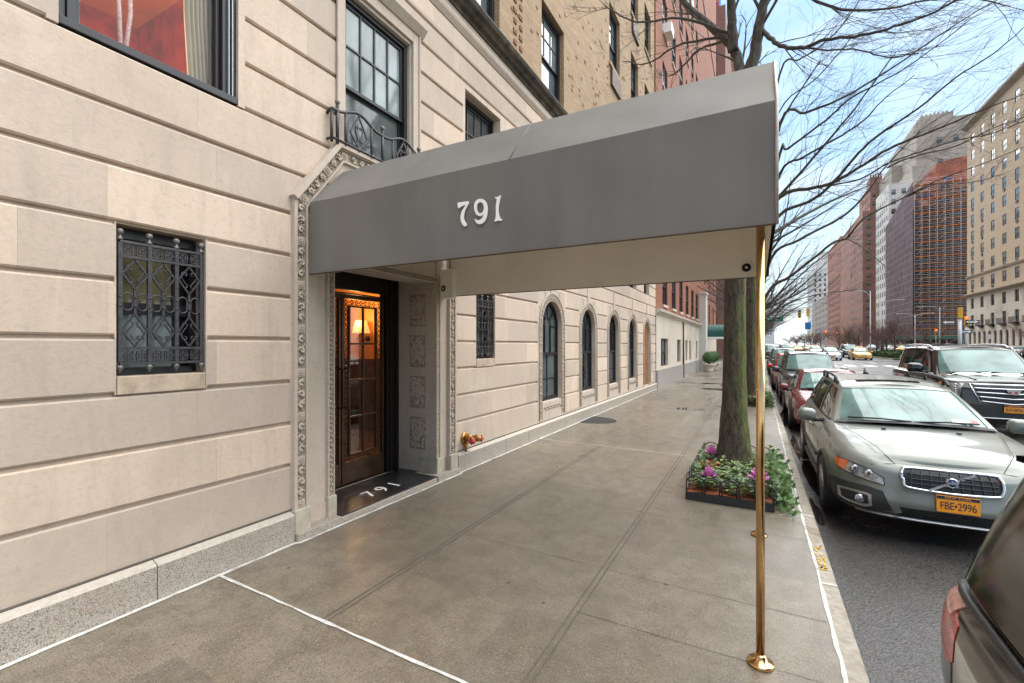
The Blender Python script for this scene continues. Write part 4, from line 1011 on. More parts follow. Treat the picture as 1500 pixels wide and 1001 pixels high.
# fire department connection
sm = thing('standpipe_inlet', 'brass twin standpipe inlet with red caps on the limestone beside the portal', 'standpipe', (F+.0, 5.42, .475)); sm.scale = (1.15,1.15,1.15)
br2 = pm('weathered_brass', (.42,.22,.07), .32, .9, var=.35, scale=25)
b = MB(); b.lathe([(.075,0),(.075,.012),(.06,.022),(.045,.03)], (0,0,0), 'x', 20); b.lathe([(.045,.02),(.048,.08),(.05,.11)], (0,0,0), 'x', 16); b.build('wall_flange', br2, sm)
for sg in (-1, 1):
    b = MB(); a0 = Vector((.07,0,0)); dr = Vector((.75, .62*sg, -.05)).normalized()
    b.tube([a0, a0+dr*.07, a0+dr*.075, a0+dr*.13, a0+dr*.135, a0+dr*.15], [.036,.036,.043,.043,.040,.040], 14); inl = b.build('inlet', br2, sm)
    b = MB(); e = a0+dr*.15; b.tube([e, e+dr*.02], [.038,.034], 12); b.tube([e, e+dr*.04], .012, 8)
    for k in range(5): an = 6.28*k/5; o_ = dr.orthogonal().normalized(); o2 = dr.cross(o_); b.ball(tuple(e+dr*.008+(o_*math.cos(an)+o2*math.sin(an))*.038), .010, 4)
    b.build('cap', M['red_lens'], inl)
b = MB(); b.tube([(.03,0,-.06),(.03,0,-.12),(.035,-.005,-.17)], [.03,.018,.014], 10); b.build('drain_arm', br2, sm)
b = MB(); b.tube([(.035+.018*math.cos(k), .02*math.sin(k)+k*.006, -.18-.012*math.sin(2*k)) for k in [i*.5 for i in range(14)]], .004, 5); b.build('chain', M['black_iron'], sm)
# ================================================================ cars
def lerp(a, b, t): return a+(b-a)*t
def table(tb, x):
    if x <= tb[0][0]: return tb[0][1]
    for (xa, a), (xb, b) in zip(tb, tb[1:]):
        if x <= xb: t = (x-xa)/(xb-xa); t = t*t*(3-2*t)*.5+t*.5; return a+(b-a)*t
    return tb[-1][1]
class Car:
    """body = stacked plan contours (front corner to rear corner), bonnet cap, greenhouse; y runs from nose to tail"""
    def __init__(s, plan, zb, zt, inset, df, dr, base, roof, rz_, wheels, wr, crown=.05, N=90, V=16, arch=1.13, gn=5):
        s.zb, s.zt, s.inset, s.df, s.dr, s.crown = zb, zt, inset, df, dr, crown
        P = smooth_loop(plan, 10, False); s.hw = max(p[1] for p in P); s.L = max(p[0] for p in P)
        d = [0]
        for a, b in zip(P, P[1:]): d.append(d[-1]+math.hypot(a[0]-b[0], a[1]-b[1]))
        s.P, s.d, s.S = P, d, d[-1]; s.N, s.V = N, V; s.pillar = False; s.wheels, s.wr, s.ar = wheels, wr, wr*arch
        s.base, s.roof, s.rz, s.gn = base, roof, rz_, gn
    def plan(s, t):
        t = max(0, min(s.S-1e-6, t)); lo, hi = 0, len(s.d)-1
        while hi-lo > 1:
            m = (lo+hi)//2
            if s.d[m] <= t: lo = m
            else: hi = m
        f = (t-s.d[lo])/max(1e-9, s.d[hi]-s.d[lo]); return lerp(s.P[lo][0], s.P[hi][0], f), lerp(s.P[lo][1], s.P[hi][1], f)
    def pt(s, t, v):
        sg = 1 if t >= 0 else -1; y, x = s.plan(abs(t)); z0, z1 = table(s.zb, y), table(s.zt, y)
        fy = max(0, 1-y/.9)**1.5; ry = max(0, 1-(s.L-y)/.9)**1.5
        k = table(s.inset, v)
        return Vector((sg*max(0, x-k*(x/s.hw)), y+table(s.df, v)*fy-table(s.dr, v)*ry, lerp(z0, z1, v)))
    def at(s, t, z):
        y, x = s.plan(abs(t)); z0, z1 = table(s.zb, y), table(s.zt, y); return s.pt(t, (z-z0)/(z1-z0))
    def nrm(s, t, z):
        e = .012; a = s.at(t+e, z)-s.at(t-e, z); b = s.at(t, z+e)-s.at(t, z-e); n = a.cross(b)
        if n.length < 1e-9: return Vector((0,-1,0))
        n.normalize(); c = s.at(t, z)-Vector((0, s.L/2, z))
        return n if n.dot(c) > 0 else -n
    def sx(s, x):
        lo, hi = 0, s.S*.4
        for _ in range(30):
            m = (lo+hi)/2
            if s.plan(m)[1] < x: lo = m
            else: hi = m
        return lo
    def sy(s, y):                                   # arc position on the flank at distance y from the nose
        lo, hi = 0.0, s.S
        for _ in range(40):
            m = (lo+hi)/2
            if s.plan(m)[0] < y: lo = m
            else: hi = m
        return lo
    def ztop(s, y, f): return table(s.zt, y)+s.crown*(1-abs(f)**2.4)
    def shell(s, par, mats, glass, dark_side=None, name='body', roofmat=0, simple=False):
        m = MB(); N, V = s.N, s.V; ts = [s.S*i/N for i in range(N+1)]; full = [-t for t in ts[:0:-1]]+ts[:-1]
        full = [-t for t in reversed(ts)][0:]+ts[1:]
        G = []; inside = []
        for j in range(V+1):
            row = []; ins = []
            for t in full:
                p = s.pt(t, j/V); hit = False
                for wy in s.wheels:
                    if abs(p.x) > s.hw*.7:
                        dy, dz = p.y-wy, p.z-s.wr
                        if math.hypot(dy, dz) < s.ar: hit = (wy,)
                row.append(p); ins.append(hit)
            G.append(row); inside.append(ins)
        n = len(full); idx = {}
        keep = []
        for j in range(V):
            for i in range(n-1):
                c = [(j,i),(j,i+1),(j+1,i+1),(j+1,i)]
                if not all(inside[a][b] for a, b in c): keep.append(c)
        vs = []; fs = []
        for c in keep:
            f = []
            for q in c:
                if q not in idx:
                    p = G[q[0]][q[1]].copy(); h = inside[q[0]][q[1]]
                    if h:
                        dy, dz = p.y-h[0], p.z-s.wr; l = math.hypot(dy, dz) or 1; p.y = h[0]+dy/l*s.ar; p.z = s.wr+dz/l*s.ar
                        p.z = max(p.z, table(s.zb, p.y))
                    idx[q] = len(vs); vs.append(p)
                f.append(idx[q])
            fs.append(tuple(f))
        m.add(vs, fs, 0, True)
        # bonnet / deck cap
        rows = []
        for t in ts:
            p = s.pt(t, 1.0); row = []
            for k in range(13):
                f = -1+2*k/12; row.append((p.x*f, p.y, p.z+s.crown*(1-abs(f)**2.4)*min(1, p.x/(s.hw*.5))))
            rows.append(row)
        m.grid(rows, 0)
        # greenhouse
        K = len(s.base); gn = s.gn
        def ring(c): return smooth_loop(c, gn, False)
        B = ring([(y, x, z) for (y, x), z in s.base]); T = ring([(y, x, z) for (y, x), z in s.roof])
        lev = [0, .06, .25, .45, .65, .82, .93, 1.0]
        def gp(i, v, sg):
            b_, t_ = B[i], T[i]; bul = .035*math.sin(math.pi*v)*.8
            x = lerp(b_[1], t_[1], v)
            return Vector((sg*(x+bul*min(1, x/.4)*.5), lerp(b_[0], t_[0], v)-(bul*.3 if i < gn*2 else 0), lerp(b_[2], t_[2], v)))
        s.gp = gp
        M_ = len(B)
        for sg in (1, -1):
            for i in range(M_-1):
                seg = i//gn; kind = s.rz[seg]
                for a, c in zip(range(len(lev)-1), range(1, len(lev))):
                    gl = kind != 'p' and 0 < a < len(lev)-2
                    if gl: continue
                    q = [gp(i,lev[a],sg),gp(i+1,lev[a],sg),gp(i+1,lev[c],sg),gp(i,lev[c],sg)]
                    mi = 1 if (kind != 'p' and a == 0) or s.pillar else 0
                    m.add(q, [(0,1,2,3)], mi, True)
        rows = []
        for i in range(M_):
            p = gp(i, 1, 1); rows.append([(p.x*(-1+2*k/10), p.y, p.z+.045*(1-abs(-1+k/5)**2.2)*min(1, p.x/(.5*s.hw))) for k in range(11)])
        m.grid(rows, roofmat)
        bo = m.build(name, mats, par, fix=False)
        bm = bmesh.new(); bm.from_mesh(bo.data); bmesh.ops.remove_doubles(bm, verts=bm.verts, dist=.0004); bmesh.ops.recalc_face_normals(bm, faces=bm.faces); bm.to_mesh(bo.data); bm.free()
        # panes
        runs = []; i = 0
        while i < K-1:
            k = s.rz[i]; j = i
            while j+1 < K-1 and s.rz[j+1] == k and k in 'wr': j += 1
            if k != 'p': runs.append((k, i*gn, (j+1)*gn))
            i = j+1
        for k, a, c in runs:
            for sg in ((1, -1) if k == 's' else (1,)):
                g = MB(); ii = list(range(a, c+1)); rows = []
                for v in lev[1:-1]:
                    r_ = [gp(i, v, sg) for i in ii]
                    if k in 'wr':
                        o = [gp(i, v, -1) for i in ii]; r_ = (list(reversed(o))+r_[1:]) if k == 'w' else (r_+list(reversed(o))[1:])
                    rows.append(r_)
                # sink the pane slightly behind its frame
                cen = Vector((0, s.L*.5, rows[0][0].z)); 
                rows = [[p+(Vector((0, p.y, p.z))-p).normalized()*(.008 if k == 's' else 0)+Vector((0, .008 if k == 'w' else (-.008 if k == 'r' else 0), -.003)) for p in r_] for r_ in rows]
                g.grid(rows); g.build({'w':'windscreen','r':'rear_window','s':'side_window'}[k], glass if k != 's' else (dark_side or glass), par)
        return bo
    def patch(s, name, par, mat, lo, hi, off=.006, nu=16, nv=5, both=False, lip=.02, parent_each=True):
        out = []
        for sg in ((1, -1) if both else (1,)):
            A = resample(lo, nu); B = resample(hi, nu); rows = []
            for j in range(-1, nv+2):
                row = []
                for i in range(-1, nu+2):
                    ii, jj = min(max(i, 0), nu), min(max(j, 0), nv); edge = i != ii or j != jj
                    t = lerp(A[ii][0], B[ii][0], jj/nv); z = lerp(A[ii][1], B[ii][1], jj/nv)
                    p = s.at(sg*t, z)+s.nrm(sg*t, z)*(off-lip if edge else off); row.append(p)
                rows.append(row)
            m = MB(); m.grid(rows, smooth=True); o = m.build(name, mat, par); out.append(o)
            md = o.modifiers.new('split', 'EDGE_SPLIT'); md.split_angle = R(50)
        return out
    def line(s, bb, pts, r=.004, both=True, off=.0):
        for sg in ((1, -1) if both else (1,)):
            bb.tube([s.at(sg*t, z)+s.nrm(sg*t, z)*off for t, z in pts], r, 5)
    def wheel(s, par, wy, sg, spokes=7, hubx=.10, tw=.22, rimmat='rim'):
        t = bpy.data.objects.new('wheel', None); 
        x = sg*(s.hw-hubx); r = s.wr; m = MB()
        pr = [(r*.66,-tw/2),(r*.9,-tw/2),(r*.975,-tw*.42),(r,-tw*.3),(r,tw*.3),(r*.975,tw*.42),(r*.9,tw/2),(r*.66,tw/2),(r*.64,tw*.3)]
        m.lathe([(a, h*sg) for a, h in pr], (x, wy, r), 'x', 32); ty = m.build('wheel', M['tyre'], par)
        m = MB(); m.lathe([(r*.67, sg*tw*.48),(r*.62, sg*tw*.44),(r*.60, sg*tw*.1)], (x, wy, r), 'x', 32); m.lathe([(r*.14,sg*tw*.34),(r*.13,sg*tw*.43),(.001,sg*tw*.44)], (x,wy,r), 'x', 14)
        for k in range(spokes):
            a = 6.283*k/spokes; e = Vector((0, math.cos(a), math.sin(a)))
            m.bar(Vector((x+sg*tw*.36,wy,r))+e*r*.1, Vector((x+sg*tw*.42,wy,r))+e*r*.64, r*.15, .03, nrm=(1,0,0))
        m.build('rim', M[rimmat], ty)
        m = MB(); m.lathe([(r*.62, sg*tw*.05),(.001, sg*tw*.05)], (x,wy,r), 'x', 24); m.build('brake_disc', M['black_trim'], ty)
def resample(pts, n):
    d = [0]
    for a, b in zip(pts, pts[1:]): d.append(d[-1]+math.hypot(a[0]-b[0], a[1]-b[1]))
    out = []
    for i in range(n+1):
        t = d[-1]*i/n; k = 0
        while k < len(d)-2 and d[k+1] < t: k += 1
        f = (t-d[k])/max(1e-9, d[k+1]-d[k]); out.append((lerp(pts[k][0], pts[k+1][0], f), lerp(pts[k][1], pts[k+1][1], f)))
    return out
def licence_plate(par, loc, txt=None, tilt=0, w=.305, h=.152, rz_=0):
    o = MB(); o.box(-w/2, w/2, -.004, .004, -h/2, h/2); pl = o.build('licence_plate', M['plate_orange'], par, bevel=.003); pl.location = loc; pl.rotation_euler = (tilt, 0, rz_)
    b = MB(); b.box(-w/2+.004, w/2-.004, -.0062, -.0042, h*.30, h/2-.004); b.build('plate_band', M['plate_navy'], pl)
    if txt:
        me = text_mesh('plate_lettering', txt, .098, .0006, .95); me.materials.append(M['plate_navy']); q = bpy.data.objects.new('plate_lettering', me); COL.objects.link(q); q.parent = pl
        q.rotation_euler = (R(90),0,0); q.location = (0,-.0052,-.018); q.scale = (.72,1,1)
        me = text_mesh('plate_lettering', 'NEW YORK', .036, .0004); me.materials.append(M['plate_orange']); q = bpy.data.objects.new('plate_lettering', me); COL.objects.link(q); q.parent = pl
        q.rotation_euler = (R(90),0,0); q.location = (0,-.0068,h*.40)
    return pl
def mirrors(c, par, mat, y, z, x=.0, sc_=1.0, arm=.12):
    for sg in (1, -1):
        m = MB(); cx = sg*(c.hw+arm+x); 
        rows = []
        for k in range(9):
            a = k/8*math.pi; r = math.sin(a)**.6; yy = y-.075*sc_*math.cos(a)
            rows.append([(cx+sg*.115*sc_*r*math.copysign(abs(math.cos(h))**.7, math.cos(h)), yy, z+.085*sc_*r*math.copysign(abs(math.sin(h))**.7, math.sin(h))) for h in [6.283*i/16 for i in range(16)]])
        m.grid(rows, wrap=True); o = m.build('wing_mirror', mat, par)
        m = MB(); m.tube([(sg*(c.hw-.10), y+.03, z-.07*sc_),(sg*(c.hw+.03), y+.02, z-.07*sc_),(cx-sg*.04, y+.02, z-.05*sc_)], .028*sc_, 8); m.build('mirror_arm', M['black_trim'], o)
def mirror_placed(): pass
PAINTS = {}
def get_paint(nm, col, metal=0, rough=.28):
    if nm not in PAINTS: PAINTS[nm] = paint(nm+'_paint', col, metal, rough)
    return PAINTS[nm]
M['grille_dark'] = pm('grille_dark', (.02,.021,.024), .4, .2, var=.3)
M['clad'] = pm('dark_cladding', (.035,.036,.038), .55, 0, var=.25, scale=12, bump=.15)

# ---------------------------------------------------------------- the sage estate car
def estate():
    t = thing('estate_car', 'wet sage grey estate car parked at the kerb with orange plate FBE 2996', 'car', (1.635, 5.77, rz(1.4, 7)))
    pb = get_paint('sage_grey', (.198,.216,.192), .3, .38)
    plan = [(0,0),(.012,.28),(.055,.52),(.14,.70),(.30,.835),(.55,.895),(.95,.925),(1.8,.935),(2.8,.935),(3.7,.92),(4.3,.87),(4.62,.78),(4.78,.58),(4.84,.3),(4.84,0)]
    c = Car(plan, [(0,.27),(.5,.27),(.9,.27),(3.9,.26),(4.4,.28),(4.84,.30)], [(0,.80),(.12,.835),(.5,.90),(1.0,.965),(1.45,1.0),(2.6,1.01),(3.8,1.04),(4.6,1.06),(4.84,1.05)],
            [(0,.05),(.15,.015),(.3,.0),(.55,.0),(.72,.005),(.85,.03),(.94,.07),(1,.12)], [(0,.10),(.12,.02),(.3,.0),(.55,.03),(.8,.06),(.93,.10),(1,.17)], [(0,.06),(.3,0),(.7,.03),(1,.10)],
            [((1.18,0),1.065),((1.20,.35),1.06),((1.36,.70),1.03),((1.47,.785),1.01),((2.42,.815),1.0),((2.50,.815),1.0),((3.40,.81),1.02),((3.48,.81),1.02),((4.28,.77),1.05),((4.50,.70),1.06),((4.62,.4),1.07),((4.64,0),1.07)],
            [((2.02,0),1.455),((2.03,.30),1.45),((2.10,.545),1.425),((2.20,.60),1.41),((2.55,.625),1.455),((2.62,.625),1.458),((3.38,.62),1.47),((3.45,.62),1.47),((4.10,.58),1.46),((4.22,.52),1.45),((4.28,.3),1.46),((4.28,0),1.465)],
            'wwpspspsprr', [.93, 3.69], .335, crown=.055, N=130, V=26)
    s = c.sx
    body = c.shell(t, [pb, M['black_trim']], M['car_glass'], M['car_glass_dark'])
    for wy in c.wheels:
        for sg in (1,-1): c.wheel(t, wy, sg)
    # black scuttle, dark lower cladding, silver skid strip
    S1 = c.sy(.62)
    c.patch('lower_mesh', t, M['grille_dark'], [(-s(.42),0.305),(s(.42),0.305)], [(-s(.47),0.395),(s(.47),0.395)], .006, 24, 3)
    h = MB()                                                       # honeycomb
    for i in range(26):
        for j in range(4):
            x = -.41+.0325*i+(.016 if j % 2 else 0); z = .317+.022*j
            q = [(x+.0135*math.cos(k*math.pi/3+.52), z+.0135*math.sin(k*math.pi/3+.52)) for k in range(6)]
            h.tube([c.at(s(abs(a))*(1 if a >= 0 else -1), b_)+Vector((0,-.010,0)) for a, b_ in q], .0022, 3, closed=True)
    h.build('honeycomb', M['clad'], t)
    c.patch('skid_strip', t, M['silver_trim'], [(-s(.72),0.275),(-s(.5),0.268),(s(.5),0.268),(s(.72),0.275)], [(-s(.74),0.292),(-s(.5),0.302),(s(.5),0.302),(s(.74),0.292)], .034, 30, 3)
    c.patch('bumper_cladding', t, M['clad'], [(s(.41),0.350),(s(.60),0.310),(c.sy(.42),0.295),(c.sy(.60),0.310)], [(s(.50),0.515),(s(.62),0.545),(s(.80),0.545),(c.sy(.42),0.540),(c.sy(.60),0.500)], .012, 26, 6, both=True)
    c.patch('fog_lamp_surround', t, M['silver_trim'], [(s(.60),0.355),(s(.66),0.335),(s(.80),0.345),(s(.845),0.365)], [(s(.60),0.465),(s(.645),0.480),(s(.80),0.480),(s(.845),0.470)], .020, 18, 4, both=True)
    c.patch('fog_lamp_recess', t, M['black_trim'], [(s(.625),0.375),(s(.67),0.360),(s(.79),0.367),(s(.82),0.380)], [(s(.625),0.452),(s(.66),0.460),(s(.79),0.460),(s(.82),0.453)], .026, 14, 4, both=True)
    for sg in (1,-1):
        p = c.at(sg*s(.70), .412); m = MB(); m.lathe([(.036,-.045),(.034,-.052),(.001,-.056)], p, 'y', 16); m.build('fog_lamp', M['lamp_lens'], t)
        m = MB(); m.lathe([(.038,-.038),(.045,-.044),(.038,-.050)], p, 'y', 16); m.build('fog_lamp_ring', M['chrome'], t)
    # sage bumper accent between cladding and mesh
    c.patch('bumper_accent', t, pb, [(s(.375),0.345),(s(.435),0.325)], [(s(.43),0.500),(s(.52),0.535)], .020, 8, 6, both=True)
    # grille
    gl = [(-.345,.61),(-.30,.595),(0,.583),(.30,.595),(.345,.61)]; gh = [(-.365,.755),(-.32,.77),(0,.77),(.32,.77),(.365,.755)]
    def sp(L): return [(s(abs(x))*(1 if x >= 0 else -1), z) for x, z in L]
    c.patch('grille_back', t, M['grille_dark'], sp(gl), sp(gh), .006, 26, 6)
    m = MB()
    for z in (.64,.682,.725): m.tube([c.at(s(abs(x))*(1 if x >= 0 else -1), z)+Vector((0,-.014,0)) for x in [-.335+.67*k/20 for k in range(21)]], .0065, 5)
    for k in range(9):
        x = -.30+.075*k; m.tube([c.at(s(abs(x))*(1 if x >= 0 else -1), z)+Vector((0,-.013,0)) for z in (.59,.63,.67,.71,.765)], .006, 5)
    m.build('grille_bar', M['clad'], t)
    m = MB(); fl = smooth_loop([(-.355,.665),(-.35,.617),(-.30,.592),(0,.58),(.30,.592),(.35,.617),(.372,.685),(.372,.75),(.34,.773),(0,.775),(-.34,.773),(-.372,.75),(-.372,.685)], 5)
    m.tube([c.at(s(abs(x))*(1 if x >= 0 else -1), z)+Vector((0,-.012,0)) for x, z in fl], .0145, 8, closed=True)
    m.bar(c.at(-s(.17), .595)+Vector((0,-.022,0)), c.at(s(.19), .765)+Vector((0,-.022,0)), .022, .012, nrm=(0,1,0)); m.build('grille_frame', M['chrome'], t)
    p = c.at(0, .682)+Vector((0,-.03,0)); m = MB(); m.lathe([(.046,.008),(.047,-.003),(.038,-.008),(.036,-.006)], p, 'y', 24); m.box(p.x-.045, p.x+.045, p.y+.002, p.y+.012, p.z-.042, p.z+.042); e = m.build('emblem', M['chrome'], t)
    m = MB(); m.lathe([(.035,-.006),(.001,-.009)], p, 'y', 20); m.build('emblem_face', pm('navy_enamel', (.02,.035,.14), .2, coat=1), e)
    m = MB(); m.box(p.x-.037, p.x+.037, p.y-.012, p.y-.007, p.z-.009, p.z+.009); m.build('emblem_bar', M['chrome'], e)
    licence_plate(t, c.at(0,.49)+Vector((.03,-.024,0)), 'FBE\u20222996', R(-4), .31, .155)
    # headlamps wrap round the corners
    hl = [(s(.50),.58),(s(.62),.60),(s(.80),.645),(c.sy(.36),.675)]; hh = [(s(.505),.650),(s(.62),.715),(s(.78),.758),(c.sy(.40),.762)]
    c.patch('headlamp', t, M['lamp_lens'], hl, hh, .006, 22, 6, both=True)
    for sg in (1,-1):
        m = MB(); lp = resample(hl, 14)+list(reversed(resample(hh, 14))); m.tube([c.at(sg*a, z)+c.nrm(sg*a, z)*.007 for a, z in lp], .006, 5, closed=True); m.build('lamp_rim', M['black_trim'], t)
    c.patch('turn_signal', t, M['amber'], [(c.sy(.235),.658),(c.sy(.36),.677)], [(c.sy(.22),.755),(c.sy(.40),.761)], .011, 8, 5, both=True)
    m = MB()
    for z_, r_ in ((0,0),):
        for sg in (1,-1):
            for q, rr in ((.62,.042),(.73,.040)):
                pp = c.at(sg*s(q), .672+(q-.62)*.22); m.lathe([(rr,-.002),(rr*.8,-.012),(rr*.3,-.013)], pp+Vector((0,-.002,0)), 'y', 14)
    m.build('lamp_reflector', M['chrome'], t)
    ln = MB()
    c.line(ln, [(s(.40)*k/8, .792) for k in range(-0,9)]+[(s(.5),.785),(s(.62),.76)], .0028)
    for sg in (1,-1):
        ln.tube([c.at(sg*s(.44), .79)+Vector((0,-.0,0))]+[(sg*(.47+.27*q), .10+1.15*q, c.ztop(.2+1.1*q,.6)+.004-.02*q) for q in (.2,.4,.6,.8,1)], .003, 4)
    c.line(ln, [(c.sy(1.42), z) for z in (.30,.45,.6,.75,.9,.97)]); c.line(ln, [(c.sy(2.48), z) for z in (.30,.45,.6,.75,.9,.98)]); c.line(ln, [(c.sy(3.42), z) for z in (.5,.6,.75,.9,1.0)])
    c.line(ln, [(c.sy(y), .965+.01*(y-1.3)) for y in [1.5+.15*k for k in range(18)]], .005, off=.0)
    ln.build('panel_gap', M['joint'], t)
    for sg in (1,-1):
        m = MB(); m.tube([c.at(sg*c.sy(wy+c.ar*math.cos(a)*1.0), max(.27, c.wr+c.ar*math.sin(a)))+Vector((sg*.002,0,0)) for wy in (.93,) for a in [math.pi*k/16-.05 for k in range(0,17)]], .026, 6); m.build('arch_trim', M['clad'], t)
        m = MB(); m.tube([c.at(sg*c.sy(3.69+c.ar*math.cos(a)), max(.27, c.wr+c.ar*math.sin(a)))+Vector((sg*.002,0,0)) for a in [math.pi*k/16 for k in range(0,17)]], .026, 6); m.build('arch_trim', M['clad'], t)
        m = MB(); m.tube([c.at(sg*c.sy(y), .30)+Vector((sg*.004,0,0)) for y in [1.4+.15*k for k in range(13)]], .045, 8); m.build('sill_cladding', M['clad'], t)
        m = MB(); m.tube([c.at(sg*c.sy(y), .55)+Vector((sg*.006,0,0)) for y in [1.5+.15*k for k in range(12)]], .018, 6); m.build('door_moulding', M['clad'], t)
        for y in (2.2, 3.2): m = MB(); q = c.at(sg*c.sy(y), .86); m.tube([q+Vector((sg*.0,-.09,0)), q+Vector((sg*.03,-.08,.002)), q+Vector((sg*.03,.06,.004)), q+Vector((0,.08,.004))], .014, 7); m.build('door_handle', pb, t)
        m = MB(); R_ = [(sg*.60,2.30,1.455),(sg*.605,2.42,1.515),(sg*.61,2.65,1.545),(sg*.61,3.4,1.56),(sg*.585,3.95,1.54),(sg*.56,4.12,1.48)]; m.tube(smooth_loop(R_, 5, False), .019, 7)
        for y, x, z in ((2.5,.606,1.49),(3.3,.612,1.50),(4.0,.58,1.49)): m.tube([(sg*x,y,z-.04),(sg*x,y,z+.04)], .02, 6)
        m.build('roof_rail', M['black_trim'], t)
    mirrors(c, t, pb, 1.62, 1.06, -.02)
    m = MB(); m.grid([[(x, 1.12+.16*(x/.74)**2+dy, 1.063-.045*(x/.74)**2+dz) for x in [-.74+1.48*k/20 for k in range(21)]] for dy, dz in ((.03,.010),(.07,.014),(.11,.026))]); m.build('scuttle', M['black_trim'], t)
    for x0, x1 in ((-.62,-.02),(.0,.60)): m = MB(); m.tube([(x0,1.24+.16*(x0/.74)**2,1.085),(lerp(x0,x1,.5),1.22,1.108),(x1,1.24+.16*(x1/.74)**2,1.09)], .010, 6); m.build('wiper', M['black_trim'], t)
    m = MB(); m.tube([(0,3.95,1.50),(0,3.98,1.53),(0,4.04,1.60)], [.05,.03,.012], 8); m.build('aerial', M['black_trim'], t)
    m = MB()
    for x in (-.33,.33): m.box(x-.02,x+.02,.98,1.01,c.ztop(1.0,.35),c.ztop(1.0,.35)+.012)
    m.build('washer_jet', M['black_trim'], t)
    m = MB()                                                       # sunroof
    m.grid([[(x, y, 1.498-.04*(abs(x)/.62)**2.2+.004) for x in (-.36,-.12,.12,.36)] for y in (2.45,2.7,2.95)]); m.build('sunroof', M['car_glass_dark'], t)
    # stickers and paper on the dash
    m = MB(); gpp = lambda u, v: c.gp(0,0,1)
    def ws(x, v): return Vector((x, lerp(1.20+.1*(x/.7)**2, 2.03+.03*(x/.55)**2, v)-.012, lerp(1.06-.03*(x/.7)**2, 1.45, v)+.012))
    def tilt_quad(mm, x0, x1, v0, v1): mm.quad(ws(x0,v0), ws(x1,v0), ws(x1,v1), ws(x0,v1))
    m = MB(); tilt_quad(m, .36,.52,.10,.17); m.build('paper_permit', M['white_paint'], t)
    m = MB(); tilt_quad(m, .54,.60,.10,.18); m.build('windscreen_sticker', M['red_lens'], t)
    return t
estate()
# ---------------------------------------------------------------- the other cars
SEDAN = dict(plan=[(0,0),(.012,.28),(.05,.52),(.13,.68),(.30,.80),(.55,.855),(.95,.885),(1.8,.90),(2.8,.90),(3.8,.88),(4.4,.82),(4.68,.70),(4.8,.45),(4.83,0)],
    zb=[(0,.2),(.5,.2),(.9,.22),(4,.22),(4.83,.3)], zt=[(0,.68),(.15,.72),(.6,.80),(1.2,.90),(1.6,.92),(3.2,.95),(4.0,.98),(4.6,.98),(4.83,.95)],
    inset=[(0,.05),(.15,.015),(.3,0),(.6,.0),(.8,.02),(.93,.06),(1,.12)], df=[(0,.08),(.15,.0),(.4,.02),(.8,.06),(1,.17)], dr=[(0,.08),(.3,0),(.7,.03),(1,.14)],
    base=[((1.12,0),.97),((1.14,.35),.965),((1.32,.66),.94),((1.45,.75),.925),((2.30,.79),.93),((2.37,.79),.93),((3.15,.77),.95),((3.25,.77),.96),((3.75,.72),.98),((3.95,.62),.99),((4.02,.35),.99),((4.04,0),1.0)],
    roof=[((1.92,0),1.37),((1.93,.3),1.365),((1.99,.52),1.345),((2.08,.575),1.335),((2.35,.59),1.375),((2.42,.59),1.378),((3.0,.585),1.37),((3.08,.58),1.365),((3.22,.54),1.35),((3.32,.48),1.35),((3.36,.3),1.365),((3.37,0),1.37)],
    rz_='wwpspspsprr', wheels=[.92,3.68], wr=.325)
SUV = dict(plan=[(0,0),(.010,.30),(.04,.58),(.11,.74),(.25,.85),(.5,.905),(.95,.925),(1.8,.935),(2.8,.935),(3.8,.92),(4.45,.88),(4.68,.78),(4.76,.5),(4.78,0)],
    zb=[(0,.32),(.5,.32),(.9,.34),(4,.34),(4.78,.4)], zt=[(0,.92),(.12,.96),(.6,1.02),(1.2,1.08),(1.6,1.10),(3.2,1.11),(4.78,1.12)],
    inset=[(0,.04),(.15,.015),(.3,0),(.65,.0),(.85,.015),(.95,.05),(1,.10)], df=[(0,.06),(.15,.0),(.5,.01),(.85,.04),(1,.12)], dr=[(0,.06),(.3,0),(.7,.02),(1,.05)],
    base=[((1.05,0),1.14),((1.07,.4),1.135),((1.22,.72),1.115),((1.33,.80),1.10),((2.15,.825),1.10),((2.23,.825),1.10),((3.1,.82),1.11),((3.2,.82),1.11),((4.2,.79),1.12),((4.42,.72),1.12),((4.58,.45),1.13),((4.6,0),1.13)],
    roof=[((1.72,0),1.70),((1.73,.35),1.695),((1.79,.60),1.67),((1.88,.655),1.66),((2.2,.675),1.71),((2.28,.675),1.715),((3.05,.67),1.72),((3.13,.67),1.72),((4.15,.65),1.70),((4.3,.58),1.69),((4.36,.35),1.70),((4.36,0),1.71)],
    rz_='wwpspspsprr', wheels=[.90,3.62], wr=.365)
def make(spec, **kw):
    d = dict(spec); d.update(kw); return Car(d['plan'], d['zb'], d['zt'], d['inset'], d['df'], d['dr'], d['base'], d['roof'], d['rz_'], d['wheels'], d['wr'], crown=d.get('crown', .05), N=d.get('N', 60), V=d.get('V', 14), gn=d.get('gn', 3))
def scale_spec(sp, fx, fy, fz):
    z = lambda tb: [(a*fy, b*fz) for a, b in tb]; g_ = lambda L: [((y*fy, x*fx), q*fz) for (y, x), q in L]
    d = dict(sp); d.update(plan=[(a*fy, b*fx) for a, b in sp['plan']], zb=z(sp['zb']), zt=z(sp['zt']), base=g_(sp['base']), roof=g_(sp['roof']), wheels=[w*fy for w in sp['wheels']]); return d
